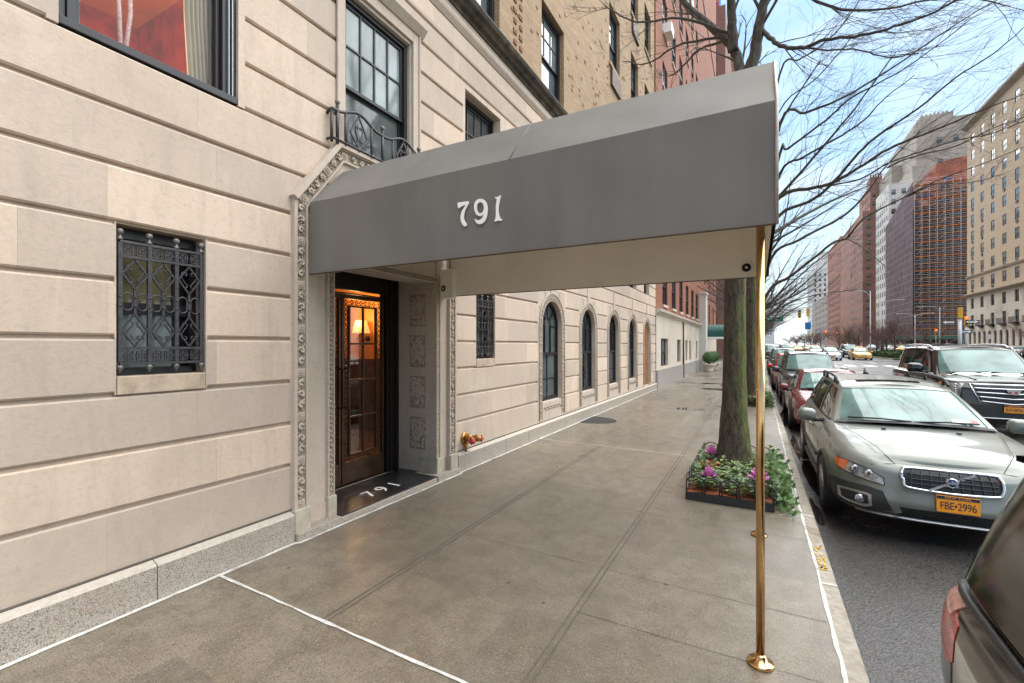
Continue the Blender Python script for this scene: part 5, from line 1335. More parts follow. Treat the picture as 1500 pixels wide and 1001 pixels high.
def generic(kind, nm, label, cat, loc, col, metal=.3, spec=None, face='lamps', plate=None, group=None, rear=True, taxi=False, glass='car_glass', rails=False, N=60):
    t = thing(nm, label, cat, loc, 0, group); sp = spec or (SUV if kind == 'suv' else SEDAN); c = make(sp, N=N); s = c.sx; hs = 1.0
    pb = get_paint(nm+'_%.2f%.2f%.2f' % col, col, metal, .26)
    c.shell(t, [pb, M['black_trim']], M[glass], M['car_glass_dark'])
    for wy in c.wheels:
        for sg in (1,-1): c.wheel(t, wy, sg, 5, .09)
    f = c.hw; z0 = table(c.zb, 0); z1 = table(c.zt, 0); h = z1-z0
    zz = lambda k: z0+h*k
    if kind == 'suv':
        c.patch('grille', t, M['grille_dark'], [(-s(f*.42),zz(.52)),(s(f*.42),zz(.52))], [(-s(f*.46),zz(.86)),(s(f*.46),zz(.86))], .006, 14, 3)
        c.patch('headlamp', t, M['lamp_lens'], [(s(f*.52),zz(.60)),(c.sy(.28),zz(.62))], [(s(f*.52),zz(.84)),(c.sy(.30),zz(.84))], .006, 12, 3, both=True)
    else:
        c.patch('grille', t, M['grille_dark'], [(-s(f*.30),zz(.52)),(s(f*.30),zz(.52))], [(-s(f*.38),zz(.83)),(s(f*.38),zz(.83))], .006, 14, 3)
        c.patch('headlamp', t, M['lamp_lens'], [(s(f*.52),zz(.55)),(s(f*.8),zz(.60)),(c.sy(.34),zz(.72))], [(s(f*.50),zz(.74)),(s(f*.8),zz(.88)),(c.sy(.44),zz(.93))], .006, 12, 3, both=True)
    m = MB()
    for k in (.58,.67,.76): m.tube([c.at(s(f*.36*abs(q))*(1 if q >= 0 else -1), zz(k))+Vector((0,-.012,0)) for q in [-1+.2*i for i in range(11)]], .008, 4)
    m.build('grille_bar', M['chrome'], t)
    c.patch('lower_intake', t, M['black_trim'], [(-s(f*.55),zz(.05)),(s(f*.55),zz(.05))], [(-s(f*.55),zz(.26)),(s(f*.55),zz(.26))], .006, 12, 2)
    licence_plate(t, c.at(0, zz(.38))+Vector((0,-.02,0)), plate, R(-4))
    L = c.L; zr = table(c.zt, L)
    c.patch('tail_lamp', t, M['red_lens'], [(c.sy(L-.22),zr*.72),(c.S-s(f*.62),zr*.72)], [(c.sy(L-.30),zr*.90),(c.S-s(f*.55),zr*.90)], .006, 8, 3, both=True)
    mirrors(c, t, pb, c.base[3][0][0]+.12, c.base[3][1]+.03, -.02, 1.0 if kind != 'suv' else 1.15)
    ln = MB()
    yb = c.base[4][0][0]
    for y in (c.base[2][0][0]+.05, yb+.03, c.base[6][0][0]+.05):
        c.line(ln, [(c.sy(y), table(c.zb, y)+.04+(table(c.zt, y)-table(c.zb, y)-.06)*k/5) for k in range(6)], .004)
    ln.build('panel_gap', M['joint'], t)
    if rails:
        for sg in (1,-1):
            zt_ = c.roof[5][1]; x = c.roof[5][0][1]*.93; m = MB(); m.tube(smooth_loop([(sg*x,c.roof[3][0][0]+.25,zt_),(sg*x,c.roof[4][0][0]+.1,zt_+.06),(sg*x,c.roof[6][0][0],zt_+.065),(sg*x,c.roof[8][0][0]-.1,zt_+.05),(sg*x,c.roof[8][0][0]+.05,zt_)], 4, False), .018, 6); m.build('roof_rail', M['black_trim'], t)
    if taxi:
        zt_ = c.roof[5][1]+.05; m = MB(); m.prism([(-.33,zt_-.03),(.33,zt_-.03),(.27,zt_+.16),(-.27,zt_+.16)], 'y', 2.35, 2.55); m.build('roof_sign', M['white_paint'], t)
    m = MB(); x = .6; y0 = c.base[0][0][0]; zc = c.base[0][1]
    m.tube([(-.55,y0+.1,zc+.005),(.0,y0+.03,zc+.03)], .012, 5); m.build('wiper', M['black_trim'], t); m = MB(); m.tube([(.05,y0+.03,zc+.02),(.6,y0+.14,zc+.01)], .012, 5); m.build('wiper', M['black_trim'], t)
    return t, c
# big black luxury off-roader in the next lane
def big_suv():
    sp = scale_spec(SUV, 1.09, 1.09, 1.09); sp['zt'] = [(0,1.10),(.12,1.14),(.6,1.18),(1.2,1.21),(1.6,1.22),(5.3,1.24)]; sp['plan'] = [(0,0),(.012,.40),(.04,.68),(.10,.84),(.22,.94),(.5,1.0),(1,1.02),(2,1.02),(3,1.02),(4.2,1.0),(4.9,.96),(5.12,.85),(5.2,.55),(5.22,0)]
    sp['base'] = [(p, q+.015) for p, q in sp['base']]; sp['zb'] = [(0,.26),(.6,.27),(1,.34),(4.3,.34),(5.2,.42)]
    t = thing('off_road_car', 'glossy black full-size off-roader in the traffic lane with a broad chrome grille', 'car', (4.62, 13.05, rz(4.6, 13)))
    c = make(sp, N=120, V=22, gn=5, wheels=[1.0, 4.0], wr=.40); s = c.sx
    pb = get_paint('gloss_black', (.012,.0115,.012), .2, .15)
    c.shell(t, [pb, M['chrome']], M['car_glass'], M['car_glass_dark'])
    for wy in c.wheels:
        for sg in (1,-1): c.wheel(t, wy, sg, 7, .10, .27)
    c.patch('grille_back', t, M['grille_dark'], [(-s(.46),.72),(-s(.2),.66),(s(.2),.66),(s(.46),.72)], [(-s(.66),1.10),(s(.66),1.10)], .006, 24, 6)
    m = MB(); J = lambda x, z, o=.016: c.at(s(abs(x))*(1 if x >= 0 else -1), z)+Vector((0,-o,0))
    for z, w_, dv, rr in ((.745,.49,.05,.016),(.835,.53,.035,.018),(.925,.575,.02,.018),(1.01,.62,.008,.016),(1.085,.66,0,.022)):
        m.tube([J(w_*q, z-dv*(1-abs(q))) for q in [-1+.1*i for i in range(21)]], rr, 6)
    m.build('grille_bar', M['chrome'], t)
    m = MB(); m.tube([J(-.69,1.10,.012),(J(-.60,.95,.014)),J(-.50,.72,.014)], .018, 6); m.tube([J(.69,1.10,.012),(J(.60,.95,.014)),J(.50,.72,.014)], .018, 6); m.build('grille_frame', M['chrome'], t)
    e = J(0, .955, .05); m = MB(); m.prism([(e.x-.11,e.z+.045),(e.x+.11,e.z+.045),(e.x+.075,e.z-.035),(e.x,e.z-.06),(e.x-.075,e.z-.035)], 'y', e.y-.006, e.y+.03); em = m.build('emblem', M['silver_trim'], t)
    m = MB()
    for i, (x0, x1) in enumerate(((-.075,-.04),(.01,.05))): m.box(e.x+x0, e.x+x1, e.y-.010, e.y-.0065, e.z-.03, e.z+.01)
    m.build('emblem_quarter', M['red_lens'], em)
    c.patch('headlamp', t, M['lamp_lens'], [(s(.80),.78),(c.sy(.22),.80)], [(s(.76),1.10),(c.sy(.42),1.11)], .006, 10, 8, both=True)
    m = MB()
    for sg in (1,-1):
        for k in range(6): p = c.at(sg*s(.84+.02*k*.3), .82+.05*k)+c.nrm(sg*s(.84), .9)*.012; m.ball(p, .018, 5)
    m.build('lamp_element', M['chrome'], t)
    c.patch('turn_signal', t, M['amber'], [(c.sy(.36),1.03),(c.sy(.60),1.06)], [(c.sy(.38),1.09),(c.sy(.62),1.10)], .01, 6, 3, both=True)
    c.patch('lower_intake', t, M['black_trim'], [(-s(.62),.40),(s(.62),.40)], [(-s(.60),.60),(s(.60),.60)], .006, 16, 3)
    c.patch('fog_lamp', t, M['red_lens'], [(s(.66),.585),(s(.76),.60)], [(s(.66),.63),(s(.76),.645)], .01, 6, 2, both=True)
    m = MB(); m.tube([J(.75*q, .40, .012) for q in [-1+.1*i for i in range(21)]], .014, 5); m.build('bumper_strip', M['chrome'], t)
    licence_plate(t, c.at(0,.60)+Vector((0,-.03,0)), 'JNS\u20228836', 0)
    mirrors(c, t, pb, 1.62, 1.36, .0, 1.45, .15)
    ln = MB(); c.line(ln, [(s(.55)*k/8, 1.125) for k in range(9)], .004)
    for y in (1.5, 2.5, 3.5): c.line(ln, [(c.sy(y), .4+.14*k) for k in range(6)], .004)
    ln.build('panel_gap', M['joint'], t)
    for sg in (1,-1):
        m = MB(); m.tube(smooth_loop([(sg*.69,2.25,1.85),(sg*.70,2.5,1.915),(sg*.70,3.6,1.935),(sg*.68,4.5,1.90),(sg*.67,4.7,1.84)], 4, False), .022, 6); m.build('roof_rail', M['chrome'], t)
        m = MB(); m.tube([c.gp(i, .03, sg)+Vector((sg*.012,0,0)) for i in range(3*5, 8*5)], .011, 5); m.tube([c.gp(i, .95, sg)+Vector((sg*.012,0,0)) for i in range(3*5, 8*5)], .011, 5); m.build('window_trim', M['chrome'], t)
    m = MB(); m.tube([(-.7,1.26,1.28),(0,1.16,1.31)], .012, 5); m.build('wiper', M['black_trim'], t); m = MB(); m.tube([(.05,1.17,1.3),(.75,1.28,1.28)], .012, 5); m.build('wiper', M['black_trim'], t)
    # bonnet ridges
    m = MB()
    for sg in (1,-1): m.tube([(sg*(.50+.06*k/8), .22+.95*k/8, c.ztop(.22+.95*k/8, .52)-.012) for k in range(9)], .022, 6)
    m.build('bonnet_crease', pb, t)
big_suv()
def red_saloon():
    t, c = generic('sedan', 'saloon_car', 'old dark red saloon with round headlamps parked right behind the sage estate car', 'car', (1.60, 12.0, rz(1.5, 12)), (.14,.010,.014), .2, spec=scale_spec(SEDAN, 1.0, 1.02, .97), plate=None)
    for o in [x for x in t.children if x.name.startswith('headlamp')]: bpy.data.objects.remove(o)
    for sg in (1,-1):
        for x in (.46, .66):
            p = c.at(sg*c.sx(x), .56); m = MB(); m.lathe([(.088,.06),(.09,-.012),(.075,-.03),(.001,-.038)], p, 'y', 20); h = m.build('headlamp', M['lamp_lens'], t)
            m = MB(); m.lathe([(.088,.0),(.098,-.014),(.088,-.026)], p, 'y', 20); m.build('headlamp_ring', M['chrome'], h)
    m = MB(); m.tube([c.at(c.sx(abs(q))*(1 if q > 0 else -1), .40)+Vector((0,-.012,0)) for q in [-.8+.08*i for i in range(21)]], .018, 6); m.build('bumper_strip', M['chrome'], t)
red_saloon()
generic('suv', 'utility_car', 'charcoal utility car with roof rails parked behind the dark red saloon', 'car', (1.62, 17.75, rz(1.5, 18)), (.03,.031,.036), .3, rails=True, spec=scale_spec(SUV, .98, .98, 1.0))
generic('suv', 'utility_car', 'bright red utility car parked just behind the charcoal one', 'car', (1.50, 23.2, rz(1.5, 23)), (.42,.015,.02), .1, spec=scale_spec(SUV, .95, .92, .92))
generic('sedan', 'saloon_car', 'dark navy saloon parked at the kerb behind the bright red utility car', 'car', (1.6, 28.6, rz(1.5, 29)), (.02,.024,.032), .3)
# the rear corner of the car in front of the estate car
def front_car():
    sp = scale_spec(SUV, .96, .96, .93); L = 4.78*.96
    sp['zt'] = [(0,.84),(.6,.92),(1.2,.98),(3,.99),(3.9,.985),(4.6,.965)]
    sp['base'] = [((y, x*(1.075 if 1.2 < y < 4.3 else 1.04)), q-.02) for (y, x), q in sp['base']]
    sp['inset'] = [(0,.05),(.15,.015),(.3,0),(.72,.0),(.86,.012),(.95,.045),(1,.10)]
    sp['dr'] = [(0,.10),(.3,.0),(.55,.02),(.8,.07),(1,.16)]
    t = thing('hatchback_car', 'wet dark brown hatchback at the near kerb showing only its rear corner and tail lamp', 'car', (1.575, 3.02-L, rz(1, 2)))
    c = make(sp, N=150, V=28, gn=6); c.rz = 'wwpspsppprr'; s = c.sx; pb = get_paint('wet_brown', (.017,.014,.012), .3, .14)
    c.shell(t, [pb, M['black_trim']], M['car_glass_dark'], M['car_glass_dark'])
    for wy in c.wheels:
        for sg in (1,-1): c.wheel(t, wy, sg, 5, .09)
    S = c.S; e = lambda y: c.sy(y)
    zt = .93
    c.patch('tail_lamp', t, M['red_lens'], [(e(L-.50),.70),(e(L-.40),.64),(e(L-.22),.70),(e(L-.07),.76),(S-s(.55),.78)], [(e(L-.52),.87),(e(L-.42),.905),(e(L-.24),.915),(e(L-.08),.905),(S-s(.50),.89)], .003, 20, 6, both=True)
    c.patch('tail_lamp_cap', t, M['red_pale'], [(e(L-.40),.86),(e(L-.24),.865),(e(L-.08),.86),(S-s(.50),.85)], [(e(L-.46),.945),(e(L-.24),.952),(e(L-.10),.94),(S-s(.46),.915)], .005, 18, 5, both=True)
    c.patch('bumper_edge', t, M['silver_trim'], [(e(L-.62),.30),(e(L-.3),.30),(S-s(.6),.31)], [(e(L-.62),.315),(e(L-.3),.315),(S-s(.6),.325)], .006, 16, 2, both=True)
    ln = MB(); c.line(ln, [(e(L-.48), z) for z in (.34,.45,.55,.65,.7)], .004); c.line(ln, [(e(L-.48+.03*k), .68+.004*k) for k in range(14)], .004); ln.build('panel_gap', M['joint'], t)
    for sg in (1,-1):
        m = MB(); m.tube([c.pt(sg*e(1.2+.1*k), .965)+Vector((sg*.006,0,.004)) for k in range(33)], .020, 6); m.build('shoulder_trim', M['black_trim'], t)
    m = MB(); m.grid([[(x, y, z-.05*(abs(x)/.6)**2) for x in (-.58,-.3,0,.3,.58)] for y, z in ((4.02,1.60),(4.2,1.60),(4.36,1.575),(4.36,1.55),(4.2,1.56))]); m.build('roof_spoiler', M['black_trim'], t)
    mirrors(c, t, pb, 1.5, 1.1)
front_car()
# ---- traffic and parked cars down the avenue
def spread(proto, spots):
    for (x, y, flip, lab) in spots:
        o = copy_tree(proto); o.location = (x, y, rz(min(x, 13), y) if x < 14 else gz(y)-.14); o.rotation_euler = (0,0,math.pi if flip else 0); o['label'] = lab
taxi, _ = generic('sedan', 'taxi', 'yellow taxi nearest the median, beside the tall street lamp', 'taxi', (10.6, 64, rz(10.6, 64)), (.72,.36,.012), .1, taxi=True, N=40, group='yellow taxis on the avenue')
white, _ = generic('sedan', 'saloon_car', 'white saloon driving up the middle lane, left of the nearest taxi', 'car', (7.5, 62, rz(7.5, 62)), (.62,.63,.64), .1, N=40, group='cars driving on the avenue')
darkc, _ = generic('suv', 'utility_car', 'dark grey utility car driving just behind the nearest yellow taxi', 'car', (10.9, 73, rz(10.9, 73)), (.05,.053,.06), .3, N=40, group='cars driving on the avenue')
spread(white, [(8.3, 86, 0, 'silver white saloon following the white saloon in the middle lane'), (5.2, 102, 0, 'white saloon far up the lane beside the parked cars'), (5.4, 128, 0, 'pale saloon waiting at the far crossing near the kerb lane'), (9.4, 150, 0, 'pale saloon beyond the far crossing next to the median'), (23, 118, 1, 'white saloon seen from behind beyond the median trees'), (26, 150, 1, 'pale saloon seen from behind on the far roadway by the crossing')])
spread(taxi, [(7.6, 112, 0, 'yellow taxi far up the avenue, right of the two distant taxis'), (5.0, 116, 0, 'yellow taxi far up the avenue, left of the two distant taxis'), (8.4, 168, 0, 'tiny yellow taxi past the far crossing'), (9.6, 100, 0, 'yellow taxi close behind the first one, right lane by the hedge'), (8.0, 140, 0, 'yellow taxi beyond the second crossing line in the middle lane'), (10.4, 122, 0, 'yellow taxi beside the median hedge before the second crossing'), (22, 104, 1, 'yellow taxi beyond the median seen between the lamp posts'), (25.5, 124, 1, 'yellow taxi on the far roadway under the red signals'), (29, 98, 1, 'yellow taxi on the far roadway behind the hedge'), (22.5, 160, 1, 'distant yellow taxi on the far roadway')])
spread(darkc, [(4.2, 90, 0, 'dark utility car in the lane beside the parked row'), (26, 88, 1, 'dark utility car on the far roadway behind the big black off-roader'), (29.5, 136, 1, 'dark utility car on the far roadway near the scaffolding')])
pk = [('dark', darkc), ('pale', white)]
rd = random.Random(9); names = ['silver', 'black', 'grey', 'white', 'blue']
for i in range(14):
    y = 34.4+5.9*i
    if 45 < y < 67: continue
    nm, pr = pk[1 if i in (1,4,7,10) else 0]
    o = copy_tree(pr); o.location = (1.62, y, rz(1.6, y)); o['group'] = 'cars parked along the near kerb'; o['label'] = ('pale saloon' if pr is white else 'dark utility car')+' parked far down the near kerb row'
for i in range(18):
    y = 68+6.1*i
    if 126 < y < 159: continue
    nm, pr = pk[1 if i % 3 == 1 else 0]
    o = copy_tree(pr); o.location = (31.9, y, gz(y)-.14); o.rotation_euler = (0,0,math.pi); o['group'] = 'cars parked along the far kerb'; o['label'] = ('pale saloon' if pr is white else 'dark utility car')+' parked along the far kerb before the buildings'
# ================================================================ trees and planting
TH = R(28.3); CT, ST = math.cos(TH), math.sin(TH)
def at_px(px, py, y):
    u = (px-750)/666.7; k = y/(u*ST+CT); return Vector(((u*CT-ST)*k, y, 1.8+(506-py)/666.7*k))
def twig(mb, rd, p, d, ln, r, lev, bias, n=None):
    """crooked branch with forks"""
    seg = 5 if lev > 0 else 3; pts = [p.copy()]; q = p.copy(); dd = d.normalized()
    for i in range(seg):
        dd = (dd+Vector((rd.gauss(0,.10), rd.gauss(0,.10), rd.gauss(0,.09)))+bias*.16).normalized(); q = q+dd*(ln/seg); pts.append(q.copy())
    mb.tube(pts, [r*(1-.75*i/seg) for i in range(seg+1)], 3 if r < .012 else 5, caps=False)
    if lev > 0:
        k = n or rd.randint(2, 4)
        for i in range(k):
            t = rd.uniform(.2, 1.0); j = min(seg-1, int(t*seg)); b0 = pts[j].lerp(pts[j+1], t*seg-j); ax = (pts[j+1]-pts[j]).normalized()
            side = ax.orthogonal().normalized(); side.rotate(Matrix.Rotation(rd.uniform(0, 6.28), 3, ax)); nd = ax*rd.uniform(.8,1.1)+side*rd.uniform(.3,.65)
            twig(mb, rd, b0, nd, ln*rd.uniform(.38,.62), max(.0022, r*rd.uniform(.33,.48)), lev-1, bias)
def limb(mb, rd, pts, r0, r1, twigs, tl, lev=2, bias=Vector((0,0,.3)), n=7):
    P = [Vector(p) for p in smooth_loop([tuple(p) for p in pts], 5, False)]; m = len(P)
    for i in range(1, m-1): P[i] += Vector((rd.gauss(0,.005), rd.gauss(0,.005), rd.gauss(0,.005)))
    mb.tube(P, [lerp(r0, r1, (i/(m-1))**.8) for i in range(m)], n)
    for k in range(twigs):
        t = rd.uniform(.12, 1)**.8; i = min(m-2, int(t*(m-1))); ax = (P[i+1]-P[i]).normalized(); side = ax.orthogonal().normalized(); side.rotate(Matrix.Rotation(rd.uniform(0,6.28), 3, ax))
        twig(mb, rd, P[i], ax*rd.uniform(.8,1.2)+side*rd.uniform(.35,.8), tl*rd.uniform(.5,1.2)*(1.1-.5*t), max(.005, lerp(r0, r1, t)*rd.uniform(.22,.42)), lev, bias)
    return P
def tree(nm, label, group, base, trunk_pts, trunk_r, limbs, bark='bark', twm='twig', seed=1, kinds=None):
    t = thing(nm, label, 'tree', base, 0, group); rd = random.Random(seed); o = Vector(base)
    m = MB(); P = smooth_loop([tuple(p)+(r,) for p, r in zip(trunk_pts, trunk_r)], 10, False)
    pts = [Vector(p[:3])-o for p in P]; rr = [p[3] for p in P]; n = 40; vs = []
    for i, (p, r) in enumerate(zip(pts, rr)):
        ring = []
        for k in range(n):
            a = 6.283*k/n; fl = 1+(.20 if p.z < .5 else .06)*max(0, math.sin(a*4+seed))*max(.25, 1-p.z/.8)+.022*math.sin(a*9+1.7*math.sin(p.z*2.1+seed)+i*.5)+.016*math.sin(a*14-p.z*2.6+seed)+.012*math.sin(a*19+p.z*7)
            ring.append(tuple(p+Vector((math.cos(a), math.sin(a), 0))*r*fl))
        vs.append(ring)
    m.grid(vs, wrap=True); m.build('trunk', M[bark], t)
    big = MB(); sm = MB()
    for L in limbs:
        q = [Vector(p)-o for p in L['pts']]; r0, r1 = L['r']
        limb(big if r0 > .05 else sm, rd, q, r0, r1, 0, 1, 0)
        dummy = MB(); rd2 = random.Random(seed*7+len(sm.v)); P2 = [Vector(p) for p in smooth_loop([tuple(p) for p in q], 5, False)]; mm = len(P2)
        for k in range(L.get('tw', 20)):
            tt = rd2.uniform(L.get('t0', .15), 1); i = min(mm-2, int(tt*(mm-1))); ax = (P2[i+1]-P2[i]).normalized(); side = ax.orthogonal().normalized(); side.rotate(Matrix.Rotation(rd2.uniform(0,6.28), 3, ax))
            twig(sm, rd2, P2[i].copy(), ax*rd2.uniform(.7,1.2)+side*rd2.uniform(.3,.8), L.get('tl', 1.6)*rd2.uniform(.4,1.05), max(.005, lerp(r0, r1, tt)*rd2.uniform(.18,.34)), L.get('lev', 2), Vector(L.get('bias', (.1,0,.25))))
    if big.v: big.build('bough', M['bark_grey' if bark == 'bark' else bark], t)
    sm.build('crown', M[twm], t)
    return t
def auto_limbs(rd, top, n, ln, r, tw=6, tl=1.7, updown=(.35, 1.0), lev=2, az=None):
    out = []
    for k in range(n):
        a = rd.uniform(*(az or (0, 6.283))) if az else 6.283*k/n+rd.uniform(-.4,.4); z = rd.uniform(*updown); d = Vector((math.cos(a), math.sin(a), z)).normalized(); p = Vector(top)-Vector((0,0,rd.uniform(0,1.6))); pts = [p]
        for i in range(4): d = (d+Vector((rd.gauss(0,.15), rd.gauss(0,.15), .06))).normalized(); pts.append(pts[-1]+d*ln/4*rd.uniform(.8,1.15))
        out.append(dict(pts=pts, r=(r*rd.uniform(.75,1.1), .012), tw=tw, tl=tl, lev=lev))
    return out
rd = random.Random(21)
# ---- tree 1 beside the canopy
Y = 7.0
L = []
fork = Vector((-.24, 7.0, 5.15))
def px_path(start, pl, y0, y1, r, **k):
    n = len(pl); pts = ([Vector(start)] if start is not None else [])+[at_px(a, b, lerp(y0, y1, i/max(1, n-1))) for i, (a, b) in enumerate(pl)]
    return dict(pts=pts, r=r, **k)
L.append(px_path(fork, [(1083,110),(1075,72),(1045,42),(1012,14),(975,-30),(930,-80)], 7, 7.3, (.085,.03), tw=9, tl=1.5, bias=(-.1,.2,.2)))
L.append(px_path(None, [(1074,75),(1072,40),(1070,0),(1066,-60),(1060,-160)], 7, 6.6, (.075,.035), tw=8, tl=1.6, t0=.3))
L.append(px_path(fork+Vector((.06,0,.1)), [(1102,92),(1110,48),(1120,0),(1132,-60),(1150,-170)], 7, 6.8, (.095,.04), tw=9, tl=1.7, t0=.35))
L.append(px_path(None, [(1113,42),(1128,56),(1148,68),(1178,70),(1210,58),(1262,52),(1310,40),(1370,18),(1430,-20)], 7, 6.0, (.034,.008), tw=17, tl=.95, bias=(.3,-.05,.1)))
L.append(px_path(None, [(1178,70),(1222,74),(1256,72),(1300,84),(1345,78)], 6.6, 6.2, (.012,.005), tw=8, tl=.6, bias=(.3,0,.05)))
L.append(px_path(None, [(1120,-20),(1180,-10),(1260,-40),(1350,-60)], 7, 6.0, (.03,.008), tw=14, tl=1.3, bias=(.3,0,-.05)))
L.append(px_path(None, [(1128,-45),(1215,10),(1300,12),(1400,-5),(1480,10)], 7.2, 8.0, (.024,.006), tw=16, tl=1.1, bias=(.3,0,.05)))
for a, ln in ((2.6, 2.2),(2.2,2.4),(3.4,1.8)):
    d = Vector((math.cos(a), math.sin(a), .25)); L.append(dict(pts=[fork+Vector((0,0,.9)), fork+Vector((0,0,1.1))+d*ln*.4, fork+Vector((0,0,1.1))+d*ln*.75+Vector((0,0,-.1)), fork+Vector((0,0,1.2))+d*ln], r=(.024,.007), tw=6, tl=1.0))
tree('street_tree', 'thick mossy trunked bare street tree in the flower bed beside the canopy', 'bare street trees along the near kerb', (-.28, 7.0, 0),
     [(-.28,7.0,-.02),(-.28,7.0,.18),(-.28,7.0,.5),(-.275,7.0,1.3),(-.27,7.0,2.7),(-.27,7.0,4.3),(-.26,7.0,5.1),(-.22,7.0,5.5)], [.30,.255,.195,.148,.133,.135,.15,.13], L, seed=4)
# ---- tree 2: long boughs over the roadway
Y2 = 16.0; T2 = Vector((-.15, 16, 3.2)); L = []
lim = [([(1142,184),(1180,166),(1220,150),(1262,128),(1330,84),(1400,36),(1470,-5)], .032, 1.2),
       ([(1142,226),(1154,218),(1210,176),(1250,142),(1330,98),(1420,30)], .030, 1.2),
       ([(1142,256),(1178,230),(1234,198),(1266,176),(1290,150),(1340,110)], .028, 1.0),
       ([(1143,314),(1184,296),(1214,274),(1258,224),(1290,196),(1346,158),(1400,114),(1456,78),(1500,40)], .036, 1.2),
       ([(1143,288),(1190,276),(1220,268),(1258,246),(1302,218),(1350,198),(1400,178),(1446,158),(1500,138)], .040, 1.2),
       ([(1216,272),(1260,262),(1300,240),(1350,222),(1400,206),(1450,196),(1500,178)], .024, 1.0),
       ([(1142,110),(1170,88),(1200,70),(1240,30),(1270,-20)], .022, 1.2), ([(1140,166),(1190,120),(1224,84),(1250,50)], .016, .9)]
for i, (pl, r, tl) in enumerate(lim):
    L.append(px_path(T2+Vector((0,0,.5+.35*i)) if i not in (5,) else None, pl, 15.5, 12.2-.25*i, (r*1.6 if i != 5 else r, .007), tw=24, tl=tl*1.15, bias=(.35,-.1,.12), t0=.2, lev=2))
L += auto_limbs(rd, (-.15,16,6.5), 6, 5.0, .07, 20, 1.8)
tree('street_tree', 'dark trunked bare street tree in the second flower bed, boughs reaching over the roadway', 'bare street trees along the near kerb', (-.15, 16, 0),
     [(-.15,16,-.02),(-.15,16,.3),(-.15,16,1.5),(-.15,16,3.4),(-.15,16,5),(-.13,16,6.6)], [.27,.22,.165,.15,.13,.09], L, bark='bark', seed=8)
# ---- tree 3
T3 = Vector((-.05, 25, 2.9)); L = []
lim = [([(1130,378),(1170,352),(1230,320),(1254,300),(1278,272),(1296,246),(1350,190),(1400,160)], .060),
       ([(1130,422),(1156,406),(1190,380),(1220,356),(1242,348),(1266,320),(1330,286),(1380,262),(1440,240),(1500,215)], .064),
       ([(1130,442),(1142,430),(1190,388),(1222,362),(1250,330)], .045), ([(1128,470),(1150,448),(1180,436),(1220,428),(1262,424)], .028),
       ([(1242,350),(1270,366),(1296,390),(1322,402)], .02), ([(1300,246),(1330,232),(1400,214),(1450,190),(1500,172)], .03), ([(1330,288),(1370,270),(1420,268),(1470,255)], .022)]
for i, (pl, r) in enumerate(lim):
    L.append(px_path(T3+Vector((0,0,.25*i)) if i < 4 else None, pl, 24.5, 21-.3*i, (r*1.3, .009), tw=19, tl=1.8, bias=(.3,-.1,.12), t0=.1))
L += auto_limbs(rd, (-.05,25,6.5), 6, 5, .07, 22, 1.9)
tree('street_tree', 'bare street tree leaning its heaviest boughs across the parked cars, third along the kerb', 'bare street trees along the near kerb', (-.05, 25, 0),
     [(-.05,25,-.02),(-.05,25,.3),(-.04,25,1.5),(0,25,3.4),(.02,25,5),(0,25,6.6)], [.26,.21,.16,.15,.13,.09], L, seed=15)
# ---- further trees of the row: three grown, then copied
far = []
for i, y in enumerate((34.5, 43.5)):
    L = auto_limbs(rd, (0,y,4.6), 9, 6.2, .10, 30, 2.0, (.25,.9))
    far.append(tree('street_tree', ['bare street tree fourth along the kerb, past the green awning', 'bare street tree at the corner before the first crossing'][i], 'bare street trees along the near kerb', (0, y, gz(y)),
      [(0,y,-.02),(0,y,.3),(0,y,1.6),(.05,y,3.4),(.05,y,5.2),(.05,y,6.8)], [.25,.2,.16,.15,.12,.07], L, seed=30+i))
for i, y in enumerate((70, 79, 88, 97, 106, 115, 124, 163, 175, 190)):
    o = copy_tree(far[i % 2]); o.location = (0, y, gz(y)); o.rotation_euler = (0,0,1.3*i+.4); o['label'] = 'bare street tree on the near sidewalk beyond the first crossing'; o['group'] = 'bare street trees beyond the first crossing'
# ---- median trees
med = []
for i in range(2):
    r2 = random.Random(50+i); L = auto_limbs(r2, (0,0,2.4), 10, 3.4, .055, 34, 1.3, (.2,.9))
    med.append(tree('median_tree', 'small reddish bare tree on the planted median', 'small bare trees on the median', (0,0,0), [(0,0,-.05),(0,0,.2),(.02,0,1),(.03,0,2.0),(.03,0,2.6)], [.16,.12,.10,.10,.06], L, bark='bark_grey', twm='twig_red', seed=60+i))
ys = [44.5, 80, 71, 77, 83.5, 90, 96, 103, 109, 116, 122, 128, 163, 172, 181, 192, 205, 218, 245, 262, 280, 300]
for i, y in enumerate(ys):
    o = med[i] if i < 2 else copy_tree(med[i % 2]); r2 = random.Random(i); x = 16.8+r2.uniform(-1.4,1.4)
    if i == 0: x = 17.5
    o.location = (x, y, gz(y)); o.rotation_euler = (0,0,r2.uniform(0,6)); k = r2.uniform(.85,1.25)*(.8 if i < 2 else 1); o.scale = (k,k,k)
for i, y in enumerate((76, 170, 184)):
    o = copy_tree(med[i % 2]); o.location = (34.2, y, gz(y)); o.scale = (1.5,1.5,1.6); o.rotation_euler = (0,0,i*1.1); o['label'] = 'bare tree on the far sidewalk in front of the tall apartment houses'; o['group'] = 'bare trees on the far sidewalk'
